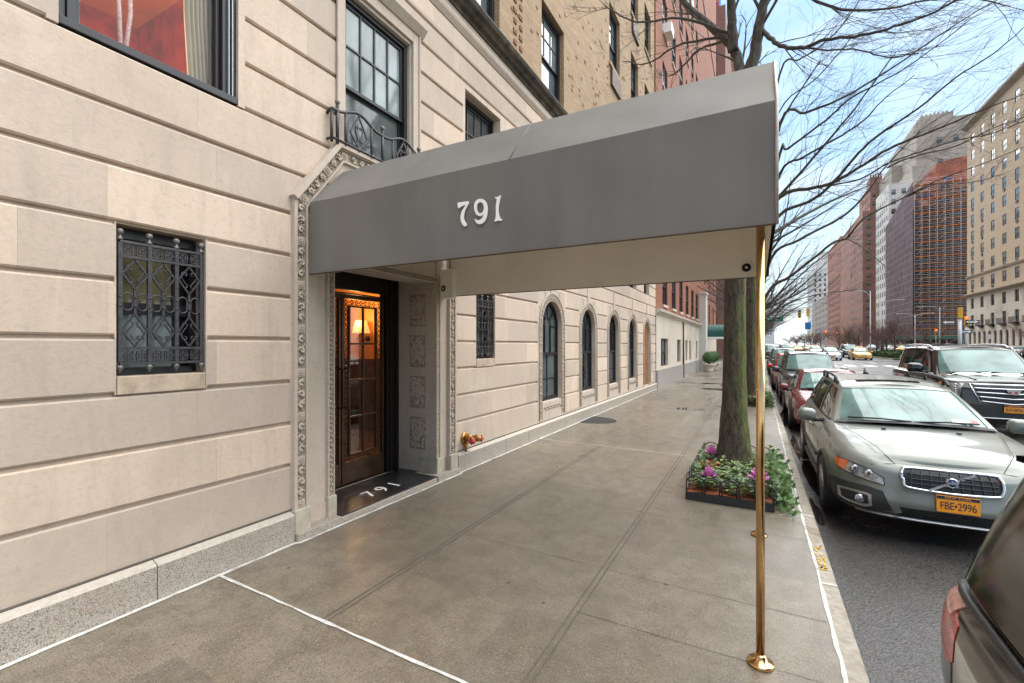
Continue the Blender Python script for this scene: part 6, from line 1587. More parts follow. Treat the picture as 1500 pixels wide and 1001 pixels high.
# ---- hedges of the median
def leaves(mb, rd, n, box, s, mis=(0,), up=.3):
    x0, x1, y0, y1, z0, z1 = box
    for i in range(n):
        p = Vector((rd.uniform(x0,x1), rd.uniform(y0,y1), rd.uniform(z0,z1))); a = Vector((rd.gauss(0,1), rd.gauss(0,1), rd.gauss(0,1)+up)).normalized(); b_ = a.orthogonal().normalized(); b_.rotate(Matrix.Rotation(rd.uniform(0,6.28),3,a)); c_ = a.cross(b_); l = s*rd.uniform(.6,1.3)
        mb.add([p-b_*l, p+c_*l*.5, p+b_*l, p-c_*l*.5], [(0,1,2,3)], rd.choice(mis))
hg = MB(); r2 = random.Random(77)
for k in range(420):
    y0 = r2.uniform(0, 12); leaves(hg, r2, 9, (-.45,.45,y0,y0+.4,.05,.75), .09, (0,0,1))
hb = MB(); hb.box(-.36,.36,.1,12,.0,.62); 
for i, (x, y, lab) in enumerate(((14.7, 70, 'clipped dark hedge at the median nose beyond the first crossing, roadway side'), (14.7, 84, 'clipped dark hedge along the median under the tall lamp post'), (14.7, 98, 'clipped dark hedge further up the median'), (14.7, 112, 'clipped dark hedge on the median before the second crossing'), (19.0, 70, 'clipped dark hedge on the far side of the median nose'), (19.0, 84, 'clipped dark hedge on the far side of the median under the small trees'), (14.7, 36, 'clipped hedge on the median just behind the big black off-roader'))):
    if i == 0:
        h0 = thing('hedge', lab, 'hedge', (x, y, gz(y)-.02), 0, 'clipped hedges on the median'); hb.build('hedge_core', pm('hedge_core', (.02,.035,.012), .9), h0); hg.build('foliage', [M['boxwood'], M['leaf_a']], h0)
    else:
        o = copy_tree(h0); o.location = (x, y, gz(y)-.02); o['label'] = lab
# ---- flower beds round the trunks
def flower_bed(nm, lab, x0, x1, y0, y1, dens, seed, cab):
    t = thing(nm, lab, 'flower bed', ((x0+x1)/2, (y0+y1)/2, 0), 0, 'edged flower beds round the street trees'); ox, oy = (x0+x1)/2, (y0+y1)/2; r2 = random.Random(seed)
    hx, hy = (x1-x0)/2, (y1-y0)/2
    m = MB(); w_ = .018
    for a in (-hy, hy-w_): m.box(-hx, hx, a, a+w_, .005, .095)
    for a in (-hx, hx-w_): m.box(a, a+w_, -hy+w_, hy-w_, .005, .094)
    m.build('edging_board', M['black_trim'], t)
    m = MB()
    def hoops(pa, pb, n):
        pa, pb = Vector(pa), Vector(pb)
        for k in range(n):
            a = pa.lerp(pb, k/n); c_ = pa.lerp(pb, (k+1.15)/n); ctr = (a+c_)/2; ex = (c_-a)/2
            m.tube([a+Vector((0,0,.09))]+[ctr+ex*-math.cos(math.pi*i/10)+Vector((0,0,.20+.085*math.sin(math.pi*i/10))) for i in range(11)]+[c_+Vector((0,0,.09))], .008, 5)
    e = .009
    hoops((-hx+e,-hy+e,0),(hx-e,-hy+e,0),5); hoops((-hx+e,hy-e,0),(hx-e,hy-e,0),5); hoops((-hx+e,-hy+e,0),(-hx+e,hy-e,0),9); hoops((hx-e,-hy+e,0),(hx-e,hy-e,0),9)
    m.build('wire_hoop', M['black_trim'], t)
    m = MB(); rows = [[(lerp(-hx+w_,hx-w_,i/8), lerp(-hy+w_,hy-w_,j/14), .085+r2.uniform(0,.03)) for i in range(9)] for j in range(15)]; m.grid(rows); tag(m.build('mulch', M['mulch'], t), kind='stuff')
    m = MB()                                                     # leafy plants: stems with opposite oval leaves
    for k in range(dens):
        px_, py_ = r2.uniform(-hx+.04,hx+.02), r2.uniform(-hy+.05,hy-.03); kind = r2.choice((0,0,1,2,2,1)); hgt = r2.uniform(.08,.22)*(1.15 if kind == 2 else 1)
        lean = Vector((r2.gauss(0,.3), r2.gauss(0,.3), 1)).normalized(); ls = {0:.038,1:.046,2:.030}[kind]
        for j in range(9):
            f = r2.uniform(.25,1); p = Vector((px_,py_,.09))+lean*hgt*f; a = r2.uniform(0,6.28); d = Vector((math.cos(a), math.sin(a), r2.uniform(-.1,.6))).normalized(); s_ = d.cross(Vector((0,0,1))).normalized(); l = ls*r2.uniform(.7,1.3); up = s_.cross(d)
            m.add([p, p+d*l*.8+s_*l*.48+up*l*.12, p+d*l*1.9-up*l*.15, p+d*l*.8-s_*l*.48+up*l*.12, p+d*l*.9-up*l*.06], [(0,1,4),(1,2,4),(2,3,4),(3,0,4)], kind)
    for k in range(int(dens*.5)):                                # ivy spilling on the street side
        py_ = r2.uniform(-hy,hy*.6); px_ = hx+r2.uniform(-.05,.16); z_ = r2.uniform(.02,.42)*(1-.5*max(0, px_-hx)/.16)
        for j in range(4):
            p = Vector((px_+r2.gauss(0,.03), py_+r2.gauss(0,.03), max(.02, z_+r2.gauss(0,.03)))); d = Vector((r2.gauss(.5,.5), r2.gauss(-.2,.6), r2.gauss(0,.4))).normalized(); s_ = d.orthogonal().normalized(); l = .028*r2.uniform(.7,1.4)
            m.add([p, p+d*l+s_*l*.8, p+d*l*1.9, p+d*l-s_*l*.8], [(0,1,2,3)], 0)
    tag(m.build('ground_cover', [M['leaf_a'], M['leaf_b'], M['leaf_c']], t), kind='stuff')
    for i, (cx, cy, cz, r, lab2) in enumerate(cab):
        c_ = thing('ornamental_cabbage', lab2, 'plant', (cx, cy, cz), 0, 'pink ornamental cabbages in the flower beds')
        m = MB(); m2 = MB()
        for ring, (n, rr, zz, out) in enumerate(((7,1.0,0,.9),(7,.85,.02,.7),(6,.65,.045,.5),(5,.42,.065,.3),(3,.2,.08,.1))):
            for k in range(n):
                a = 6.283*k/n+ring*.5+r2.uniform(-.15,.15); d = Vector((math.cos(a), math.sin(a), 0)); s_ = Vector((-d.y,d.x,0)); rows = []
                for q in range(4):
                    f = q/3; row = []
                    for h in range(5):
                        g_ = -1+h/2; row.append(tuple(d*(r*rr*(.1+.9*f))+s_*(g_*r*rr*.5*(.3+.9*math.sin(f*2.2)))+Vector((0,0,zz*r*8+f*f*r*(1.1-out)*.9+.012*math.sin(h*2.4+q+k)*f))))
                    rows.append(row)
                (m2 if ring == 0 else m).grid(rows)
        m2.build('outer_leaf', M['leaf_c'], c_); m.build('heart', M['pink'], c_)
flower_bed('flower_bed', 'black edged flower bed with cabbages and ivy round the nearest tree trunk', -.735, .165, 5.63, 7.75, 430, 3,
    [(-.50,5.86,.22,.10,'pink ornamental cabbage in the front left of the near flower bed'), (.02,5.90,.24,.125,'large bright pink ornamental cabbage just behind the brass post'), (-.56,6.95,.26,.095,'small pink ornamental cabbage behind the trunk at the bed edge')])
flower_bed('flower_bed', 'smaller flower bed round the second tree, beyond the first trunk', -.55, .25, 15.1, 16.8, 260, 5, [(.1,15.4,.28,.08,'pink ornamental cabbage in the second flower bed')])
# autumn leaf sprays in the near bed
m = MB(); r2 = random.Random(12); leaves(m, r2, 26, (-.62,-.42,6.2,6.4,.24,.33), .032); tag(m.build('red_foliage', pm('orange_red_leaf', (.42,.075,.02), .5, var=.4)), 'spray of orange red leaves in the near flower bed beside the trunk', 'plant')
# ================================================================ neighbours and the far side of the avenue
def far_wall(nm, base, var=.12, scale=.5, rough=.9): return pm(nm, base, rough, var=var, scale=scale, bump=.15, bscale=8, dirt=(tuple(x*.6 for x in base), .22, .55))
def window_mesh(w, h, sash=True, ac=False, key=''):
    m = MB(); f = .06                                            # faces -x, origin at the sill centre
    m.box(-.0,.05,-w/2,-w/2+f,0,h,0); m.box(0,.05,w/2-f,w/2,0,h,0); m.box(0,.05,-w/2+f,w/2-f,h-f,h,0); m.box(0,.05,-w/2+f,w/2-f,0,f,0)
    if sash: m.box(-.01,.04,-w/2+f,w/2-f,h*.47,h*.53,0)
    if sash and w > .9: m.box(.0,.035,-.02,.02,f,h-f,0)
    m.quad((.03,-w/2+f,f),(.03,w/2-f,f),(.03,w/2-f,h*.5),(.03,-w/2+f,h*.5),1); m.quad((.025,-w/2+f,h*.5),(.025,w/2-f,h*.5),(.025,w/2-f,h-f),(.025,-w/2+f,h-f),2)
    return m.mesh('window', [M['frame_black'], M['pane'], M['pane_sky']])
WM = {}
def put_window(par, w, h, loc, rz_, name='window'):
    k = (round(w,2), round(h,2))
    if k not in WM: WM[k] = window_mesh(w, h)
    o = bpy.data.objects.new(name, WM[k]); COL.objects.link(o); o.parent = par; o.location = loc; o.rotation_euler = (0,0,rz_); return o
def house(nm, lab, x0, x1, y0, y1, z0, h, wall, faces, top=None, group=None, cat='building'):
    """faces: list of (side, centres, width, sills, height); side w/e/n"""
    t = thing(nm, lab, cat, (0,0,0), 0, group); m = MB(); d = .12; done = {}
    for side, cs, w, sills, hh in faces: done.setdefault(side, []).extend((c_-w/2, c_+w/2, s_, s_+hh) for c_ in cs for s_ in sills)
    for side in 'wens':
        hs = done.get(side, [])
        if side == 'w': wall_grid(m, 'x', x0, y0, y1, z0, h, hs, -d)
        if side == 'e': wall_grid(m, 'x', x1, y0, y1, z0, h, hs, d)
        if side == 'n': wall_grid(m, 'y', y0, x0, x1, z0, h, hs, -d)
        if side == 's': wall_grid(m, 'y', y1, x0, x1, z0, h, hs, d)
    m.quad((x0,y0,h),(x1,y0,h),(x1,y1,h),(x0,y1,h)); m.build('wall', wall, t)
    for side, cs, w, sills, hh in faces:
        for c_ in cs:
            for s_ in sills:
                loc, r_ = {'w':((x0+.05,c_,s_),0),'e':((x1-.05,c_,s_),math.pi),'n':((c_,y0+.05,s_),math.pi/2)}[side]
                put_window(t, w, hh, loc, r_)
    return t
rng = lambda a, st, n: [a+st*i for i in range(n)]
# ---- the red brick neighbour on this side
stone = far_wall('pale_limestone', (.56,.49,.40), .08, 1.5)
NX = F; NB = house('apartment_building', 'red brick apartment house over a limestone ground floor next to the carved portal house', -17, NX, END+.02, 51, 3.30, 44, M['red_brick'],
    [('e', rng(21.6, 2.5, 6), 1.25, rng(3.62, 3.05, 11), 1.75), ('e', [39.5, 43.5, 47.5], 1.0, rng(3.62,3.05,6), 1.75)])
b = MB(); gh = [(20.5,22.3,.85,2.10),(25.1,26.3,.9,2.1),(28.2,29.0,.9,2.1),(29.9,30.6,.9,2.1),(33.4,34.2,.9,2.1)]
wall_grid(b, 'x', NX+.02, END+.02, 51, .75, 3.12, gh, .2); b.build('stone_storey', stone, NB)
for a, c2, lo, hi in gh: put_window(NB, c2-a, hi-lo, (NX-.10,(a+c2)/2,lo), math.pi)
b = MB(); b.box(NX-.3, NX+.09, END+.02, 51, -.1, .75); b.build('grey_granite_dado', pm('grey_granite', (.33,.31,.285), .3, var=.15, scale=30), NB)
b = MB(); b.prism([(NX-.2,3.10),(NX+.05,3.10),(NX+.10,3.17),(NX+.20,3.22),(NX+.22,3.32),(NX-.2,3.36)], 'y', END+.03, 51); b.build('cornice', stone, NB)
for k in (7.1, 28.4): b = MB(); b.box(NX-.1, NX+.05, END+.03, 51, k, k+.16); b.build('string_course', M['red_brick'], NB)
b = MB(); b.tube([(NX+.09,26.9,.0),(NX+.09,26.9,3.1)], .045, 8); b.build('downpipe', M['bronze'], NB)
b = MB()
for z in rng(3.62,3.05,11):
    for y in rng(21.6, 2.5, 6): b.box(NX-.05, NX+.06, y-.56, y+.56, z-.1, z)
b.build('window_sill', stone, NB)
for y, k in ((21.6,4),(29.1,6)): b = MB(); b.box(NX-.1, NX+.35, y-.4, y+.3, 3.62+3.05*k, 3.62+3.05*k+.42); b.build('air_conditioner', M['white_paint'], NB)
b = MB(); b.box(NX-.2, NX+.45, 35.5, 36.7, 0, 5.5); b.prism([(NX-.2,5.5),(NX+.5,5.5),(NX+.5,5.65),(NX-.2,5.65)], 'y', 35.45, 36.75); b.build('entrance_pier', pm('white_stone', (.62,.59,.54), .8, var=.06), NB)
# green awning of its door
aw = thing('door_awning', 'dark green barrel awning over the next entrance down the block', 'awning', (0, 0, 0))
b = MB(); rows = []
for x in (NX+.02, -2.4, -1.1, .15): rows.append([(x, 37.0, 2.35)]+[(x, 38.1-1.1*math.cos(math.pi*k/12), 2.75+.62*math.sin(math.pi*k/12)) for k in range(13)]+[(x, 39.2, 2.35)])
b.grid(rows, smooth=False); b.build('awning_cover', M['awning_green'], aw)
b = MB(); b.box(NX+.02, .15, 36.98, 37.0, 2.28, 2.42); b.box(NX+.02,.15,39.2,39.22,2.28,2.42); b.build('awning_valance', M['white_paint'], aw)
for y in (37.1, 39.1): b = MB(); b.tube([(.1,y,gz(y)),(.1,y,2.4)], .03, 8); b.build('awning_post', M['brass'], aw)
for i, (x, y, lab) in enumerate(((-2.85, 33.2, 'round clipped boxwood in a stone pot, the nearer of the pair before the green awning'), (-2.7, 35.2, 'round clipped boxwood in a stone pot, the farther of the pair by the white pier'))):
    if i == 0:
        bx = thing('potted_boxwood', lab, 'plant', (x, y, gz(y)), 0, 'potted boxwoods by the next entrance')
        m = MB(); m.lathe([(.26,0),(.30,.04),(.25,.10),(.38,.42),(.44,.47),(.43,.52),(.36,.52),(.34,.46)], n=20); m.build('pot', stone, bx)
        m = MB(); r2 = random.Random(2)
        for k in range(900):
            a = Vector((r2.gauss(0,1), r2.gauss(0,1), r2.gauss(0,1))).normalized(); p = Vector((0,0,.95))+a*.42*r2.uniform(.85,1.04)*(1 if a.z > -.5 else .9); u = a.orthogonal().normalized(); u.rotate(Matrix.Rotation(r2.uniform(0,6.28),3,a)); v = a.cross(u); l = .035
            m.add([p-u*l, p+v*l*.7+a*.015, p+u*l, p-v*l*.7], [(0,1,2,3)])
        m.ball((0,0,.95), .36, 10); m.build('foliage', M['boxwood'], bx)
        m = MB(); m.tube([(0,0,.45),(0,0,.7)], .05, 6); m.build('stem', M['bark_grey'], bx)
    else:
        o = copy_tree(bx); o.location = (x, y, gz(y)); o['label'] = lab
# ---- the next blocks on this side
dk_brick = brick_mat('dark_red_brick', (.27,.10,.065), (.19,.07,.05), (.24,.17,.14), .24, .075)
house('apartment_building', 'dark red brick apartment house past the first crossing on the near side', -18, NX, 66.5, 94, 0, 47, dk_brick, [('e', rng(68.5, 3.6, 7), 1.2, rng(4.5, 3.2, 9), 1.8), ('n', rng(-15.5, 3.4, 4), 1.2, rng(4.5, 3.2, 13), 1.8)])
house('apartment_building', 'brown brick apartment house second past the first crossing on the near side', -20, NX, 94.05, 131, 0, 56, far_wall('brown_brick_far', (.24,.15,.11)), [('e', rng(97, 4, 8), 1.3, rng(5, 3.2, 8), 1.8)])
house('apartment_building', 'pale apartment house far down the near side of the avenue', -20, NX, 159, 222, 0, 50, far_wall('pale_stone_far', (.42,.39,.34)), [('e', rng(162, 5, 11), 1.4, rng(5, 3.3, 9), 1.9)])
ht = thing('hoist_tower', 'orange and blue construction hoist tower rising above the dark red building', 'scaffold', (-9.0, 108, 56))
for k in range(8):
    m = MB(); z = 3.2*k; m.box(-1.9,1.9,-1.5,1.5,z,z+.25); m.box(-1.7,1.7,-1.4,1.4,z+.9,z+1.05); m.build('platform', pm('orange_debris_plank', (.62,.20,.06), .8, var=.3) if k == 0 else bpy.data.materials['orange_debris_plank'], ht)
m = MB()
for x in (-1.9,0,1.9):
    for y in (-1.5,1.5): m.tube([(x,y,0),(x,y,27)], .12, 5)
for k in range(8):
    for y in (-1.5,1.5): m.tube([(-1.9,y,3.2*k),(1.9,y,3.2*k+3.2)], .07, 4)
m.build('blue_mast', pm('blue_scaffold_paint', (.03,.10,.42), .5), ht)
# ---- the corner house across the avenue
g0 = gz(118); cream = brick_mat('cream_brick', (.64,.50,.345), (.55,.43,.295), (.52,.42,.29), .3, .09, bump=.2, soot=.15)
RX = 39.0; cols_ = []
for k in range(12): cols_.append(127.2-4.55*k)
CB = house('apartment_building', 'cream brick corner apartment house with a limestone base and rows of dark windows', RX, RX+22, 68, 130, g0+11.7, 47.5, cream, [('w', cols_, 1.55, rng(g0+12.75, 3.35, 10), 1.95), ('n', rng(42, 4.5, 4), 1.5, rng(g0+12.75, 3.35, 10), 1.95)])
b = MB(); bh1 = [(c_-.75, c_+.75, z, z+2.1) for c_ in cols_ for z in (g0+5.3, g0+8.75)]; wall_grid(b, 'x', RX-.06, 68, 130, 0, g0+11.6, bh1+[(c_+o-.55, c_+o+.55, g0+1.2, g0+3.6) for c_ in cols_ for o in (-1.15, 1.15)], -.25)
wall_grid(b, 'y', 130.06, RX-.06, RX+22, 0, g0+11.6, [], .2); wall_grid(b, 'y', 68-.06, RX-.06, RX+22, 0, g0+11.6, [], -.2); b.build('limestone_base', far_wall('cream_limestone', (.66,.60,.51), .06), CB)
for c_ in cols_:
    for z in (g0+5.3, g0+8.75): put_window(CB, 1.5, 2.1, (RX+.1, c_, z), 0)
    for o in (-1.15, 1.15):
        q = put_window(CB, 1.1, 2.4, (RX+.12, c_+o, g0+1.2), 0)
        m = MB(); m.prism([(c_+o+.55*math.cos(math.pi*k/8), g0+3.6+.5*math.sin(math.pi*k/8)) for k in range(9)], 'x', RX-.08, RX-.065); m.build('arch_head', M['frame_black'], CB)
    m = MB(); m.box(RX-.75, RX-.06, c_-1.0, c_+1.0, g0+5.05, g0+5.25)
    for k in range(9): m.box(RX-.74, RX-.70, c_-.98+.245*k-.02, c_-.98+.245*k+.02, g0+5.25, g0+6.1)
    m.box(RX-.76, RX-.69, c_-1.0, c_+1.0, g0+6.1, g0+6.16); m.prism([(RX-.6,g0+5.05),(RX-.06,g0+5.05),(RX-.06,g0+4.6)], 'y', c_-.7, c_+.7); m.build('balconet', M['frame_black'], CB)
for z, w_, nm in ((g0+11.5, .75, 'cornice'), (g0+15.4, .22, 'string_course')):
    m = MB(); m.prism([(RX-.06,z-.3),(RX-.06-w_*.5,z-.15),(RX-.06-w_,z+.1),(RX-.06-w_,z+.25),(RX-.06,z+.3)], 'y', 68, 130.3); m.build(nm, far_wall('cornice_stone', (.40,.35,.29)) if nm == 'cornice' else bpy.data.materials['cornice_stone'], CB)
m = MB(); m.prism([(RX,46.9),(RX-.5,47.2),(RX-.9,47.5),(RX-.9,47.9),(RX,48.2)], 'y', 68, 130.4); m.build('roof_cornice', bpy.data.materials['cornice_stone'], CB)
r2 = random.Random(4)
for c_ in cols_[:8]:
    for k in range(10):
        if r2.random() < .45: m = MB(); z = g0+12.75+3.35*k; m.box(RX-.12, RX+.05, c_-.35, c_+.35, z-.55, z-.12); m.build('air_conditioner', M['black_trim'], CB)
# ---- the scaffolded house
g1 = gz(170); SB = house('scaffolded_building', 'building wrapped in orange planked scaffolding and purple debris netting', 40.2, 56, 169, 197.5, 0, 41.5, far_wall('sooty_brick', (.085,.045,.04)), [])
m = MB(); m.box(44.5, 56, 170, 190, 41.5, 53); m.box(42.8, 46, 169.6, 180, 41.5, 50.5); m.prism([(44.5+11.5*k/8, 53+1.1*math.sin(math.pi*k/8)) for k in range(9)], 'y', 170.1, 189); m.build('netted_penthouse', pm('orange_red_net', (.33,.115,.075), .85, var=.35, scale=.35), SB)
for k, zz in enumerate((44.2,)): put_window(SB, 1.4, 2.2, (48, 169.9, 43.5), math.pi/2); put_window(SB, 1.4, 2.2, (50.4, 169.9, 43.5), math.pi/2)
SC = thing('scaffolding', 'open scaffolding of grey poles and orange planks facing the second crossing', 'scaffold', (0, 0, 0))
zs_ = rng(g1+3.6, 2.02, 22); xs_ = rng(39.1, 1.62, 11)
m = MB()
for x in xs_:
    for y in (166.9, 168.3): m.tube([(x,y,g1),(x,y,47.5)], .085, 4)
for z in zs_:
    for y in (166.85,): 
        m.tube([(39,y,z+1.0),(55.5,y,z+1.0)], .06, 4); m.tube([(39,y,z+.5),(55.5,y,z+.5)], .05, 4); m.tube([(39,y,z+1.5),(55.5,y,z+1.5)], .05, 4)
for i, z in enumerate(zs_[:-1]):
    for j in (0, 3, 7): m.tube([(xs_[j],166.8,z),(xs_[j+1],166.8,z+2.02)], .04, 4)
m.build('pole_frame', M['steel'], SC)
opl = bpy.data.materials['orange_debris_plank']; bpl = pm('weathered_plank', (.44,.25,.15), .8, var=.4)
for i, z in enumerate(zs_): m = MB(); m.box(39.0, 55.5, 166.9, 168.3, z-.06, z); m.box(39.0, 55.5, 166.84, 166.89, z, z+.16); m.box(39.0, 55.5, 166.84, 166.89, z+.98, z+1.10); m.build('plank_deck', opl if i % 2 else bpl, SC)
bpl2 = pm('blue_tarp', (.025,.05,.17), .6, var=.4)
for i in range(24):
    z = r2.choice(zs_); x = r2.uniform(39.2,53); m = MB(); m.quad((x,168.35,z+.1),(x+r2.uniform(1,2.4),168.35,z+.1),(x+r2.uniform(1,2.4),168.35,z+1.8),(x,168.35,z+1.8)); m.build('blue_sheeting', bpl2, SC)
def netting():
    t = NT('purple_netting'); sp = t.new('ShaderNodeSeparateXYZ'); t.lk(t.obj(), sp.inputs[0])
    a = t.math('LESS_THAN', t.math('FRACT', t.math('MULTIPLY', sp.outputs[2], .495), 0), .09); b_ = t.math('LESS_THAN', t.math('FRACT', t.math('MULTIPLY', sp.outputs[1], .5), 0), .06)
    n = t.noise(t.obj(), .35, 5, .6); c = t.ramp(n, [(.3, (.075,.045,.055)), (.7, (.145,.095,.11))]); c = t.mix(t.math('MULTIPLY', t.math('MAXIMUM', a, b_), .65), c, (.30,.21,.22)); t.set(Base_Color=c, Roughness=.9); t.bump(n, .5, .1); return t.m
m = MB(); rows = []
for j in range(25):
    z = g1+3.2+40*j/24; rows.append([(38.75+.12*math.sin(i*1.9)*math.sin(j*1.3), 166.8+31*i/30, g1+3.2+(44-6*i/30)*j/24) for i in range(31)])
m.grid(rows); m.build('debris_netting', netting(), SC)
shd = thing('sidewalk_shed', 'dark green sidewalk shed under the scaffolding', 'shed', (0, 0, 0))
m = MB(); m.box(35.2, 55.5, 164.5, 197, g1+2.6, g1+3.5); m.build('shed_hoarding', pm('green_hoarding', (.015,.10,.075), .6, var=.15), shd)
for x, y in [(35.4, 165+4*k) for k in range(8)]+[(35.4+3.3*k, 164.7) for k in range(1,7)]: m = MB(); m.box(x-.08,x+.08,y-.08,y+.08,g1-.1,g1+2.6); m.build('shed_post', M['steel'], shd)
# ---- tall houses behind it
greyst = far_wall('weathered_grey_stone', (.36,.32,.275), .12, .15)
TB = thing('stepped_tower', 'grey stone tower with stepped top rising behind the scaffolded building', 'building', (0,0,0))
m = MB()
for x0, x1, y0, y1, z0_, z1_ in ((46.1,84,199,240,0,62),(44.5,82,218,238,62,69),(47.5,82,200.5,236,62,77),(48.5,57,201,235,77,79),(57,66,201.5,236,77,74),(66,80,201,236,77,78)): m.box(x0,x1,y0,y1,z0_,z1_)
m.build('wall', greyst, TB)
for x in rng(49, 4.2, 8):
    for z in rng(50, 3.8, 6):
        if r2.random() < .4: put_window(TB, 1.2, 1.8, (x, 198.95 if z < 62 else 199.95, z), math.pi/2)
m = MB()
for k in range(7): m.box(48.8+1.05*k, 49.4+1.05*k, 201.1, 201.3, 79, 79.6)
m.build('parapet', greyst, TB)
WB = house('apartment_building', 'narrow white apartment house between the purple netting and the red brick block', RX+.6, 46, 198, 217, 0, 57, far_wall('white_brick_far', (.60,.58,.54), .06), [('w', rng(200.4, 3.0, 6), 1.3, rng(gz(200)+5, 3.25, 15), 1.8), ('n', [40.9, 43.6], 1.2, rng(40, 3.25, 5), 1.8)])
pinkb = far_wall('rose_brick_far', (.31,.16,.125), .15, .3); pinkb2 = far_wall('brown_red_brick_far', (.30,.135,.10), .15, .3)
R1 = house('apartment_building', 'big red brick apartment block down the far side with rows of pale windows', RX, 60, 238, 296, 0, 58, pinkb, [('w', rng(240, 3.7, 15), 1.7, rng(gz(240)+5, 3.4, 15)[::1], 1.9), ('n', rng(41, 3.4, 3), 1.5, rng(gz(240)+5, 3.4, 15), 1.9)][1:]+[('w', rng(240.5, 4.6, 6), 1.9, rng(gz(240)+5, 3.4, 14), 1.9)])
R2 = house('apartment_building', 'darker red brick block furthest down the far side', RX, 60, 297, 345, 0, 60, pinkb2, [('w', rng(300, 5, 9), 1.8, rng(7, 3.5, 10), 2.0)])
TW = house('brick_tower', 'rose brick tower with a crenellated top behind the white apartment house', 41.7, 49, 239, 262, 58.05, 69, pinkb, [('n', rng(43, 2.2, 3), 1.1, [60, 63.6], 1.8), ('w', rng(241, 3.5, 5), 1.2, [60, 63.6], 1.8)])
for k in range(5): m = MB(); m.box(41.7+.85*k, 42.2+.85*k, 239, 239.6, 72, 73.2); m.build('merlon', pinkb, TW)
m = MB(); m.box(41.7, 45.7, 239, 246, 69, 72); m.build('roof_house', pinkb, TW)
hz_w = far_wall('bleached_white_stone', (.62,.62,.60), .05)
FW = house('apartment_building', 'white apartment house in the far distance at the end of the avenue', RX-.5, 62, 430, 470, 0, 62, hz_w, [('n', rng(40.5, 3.2, 7), 1.3, rng(12, 4, 12), 2.2), ('w', rng(433, 6, 6), 2, rng(12, 4, 12), 2.2)])
m = MB(); m.box(41, 58, 432, 465, 62, 68); m.box(45, 54, 434, 460, 68, 76); m.build('roof_storey', hz_w, FW)
house('office_tower', 'hazy pale office tower closing the far end of the avenue', -6, 26, 900, 930, 0, 90, far_wall('hazy_pale_stone', (.55,.56,.57), .05), [('n', rng(-3, 4, 7), 1.8, rng(20, 6, 11), 3)])
house('apartment_building', 'pale far block on the near side of the avenue', -24, NX, 238, 330, 0, 52, hz_w, [('e', rng(241, 7, 12), 2, rng(6, 4, 8), 2.2)])
house('apartment_building', 'dim far block before the distant white apartment house', RX, 60, 346, 428, 0, 34, far_wall('grey_brick_far', (.30,.25,.23), .1), [('w', rng(350, 8, 9), 2.2, rng(8, 4, 6), 2.2)])
# ---- street lamps, signals, signs
def street_lamp(loc, lab, arms, h=9.4):
    t = thing('street_lamp', lab, 'street lamp', loc, 0, 'street lamps on the avenue'); m = MB(); m.tube([(0,0,0),(0,0,.9),(0,0,1.0),(0,0,h)], [.16,.14,.10,.065], 10); m.build('pole', M['lamp_grey'], t)
    for sg in arms:
        m = MB(); m.tube(smooth_loop([(0,0,h-1.0),(sg*.4,0,h-.25),(sg*1.4,0,h+.15),(sg*3.0,0,h+.2)], 5, False), .05, 7); a = m.build('arm', M['lamp_grey'], t)
        m = MB(); m.lathe([(.001,-.10),(.14,-.07),(.17,0),(.12,.07),(.001,.09)], (0,0,0), 'x', 12, sx=1, sy=.6)
        m.v = [(sg*3.3+p[0]*3.2, p[1], h+.18+p[2]*.8) for p in m.v]; m.build('lamp_head', M['lamp_grey'], a)
    return t
street_lamp((14.5, 83, gz(83)), 'tall street lamp on the median beside the nearest yellow taxi, arm to the left', (-1,))
street_lamp((20.0, 106, gz(106)), 'tall street lamp on the far edge of the median, arm to the right', (1,))
street_lamp((33.6, 143, gz(143)), 'double armed street lamp at the second crossing before the scaffolding', (-1, 1), 8.6)
street_lamp((33.6, 126, gz(126)), 'single armed street lamp on the far sidewalk near the cream corner house', (-1,), 9.2)
street_lamp((.1, 92, gz(92)), 'street lamp on the near sidewalk behind the bare trees', (1,))
YS_ = pm('signal_yellow', (.62,.36,.02), .5, var=.1); RL = emit('red_signal_light', (1,.045,.02), 5.0); DL = pm('unlit_lens', (.03,.03,.03), .2)
def signal(par, x, y, z, facing=-1, lit=True, s=1.0):
    m = MB(); m.box(x-.17*s,x+.17*s,y-.12,y+.12,z-.5*s,z+.5*s); h = m.build('signal_head', YS_, par, bevel=.02)
    for k in range(3):
        zz = z+.33*s-.33*s*k; m = MB(); m.lathe([(.12*s,0),(.11*s,-.02),(.001,-.03)], (x,y+facing*.12,zz), 'y', 12); m.build('signal_lens', RL if (lit and k == 0) else DL, h)
        m = MB(); m.tube([(x+.14*s*math.cos(a), y+facing*.14, zz+.14*s*math.sin(a)) for a in [math.pi*j/8 for j in range(9)]], .02, 4); m.build('visor', YS_, h)
def sign_plate(par, nm, x, y, z, w, h, mat, txt=None, tmat=None, size=.2, facing=-1):
    m = MB(); m.box(x-w/2,x+w/2,y-.012,y+.012,z-h/2,z+h/2); p = m.build(nm, mat, par)
    if txt:
        me = text_mesh('sign_lettering', txt, size, .002); me.materials.append(tmat); q = bpy.data.objects.new('sign_lettering', me); COL.objects.link(q); q.parent = p; q.rotation_euler = (R(90),0,0); q.location = (x, y-.016, z)
    return p
green = pm('street_sign_green', (.0,.16,.085), .45, var=.05)
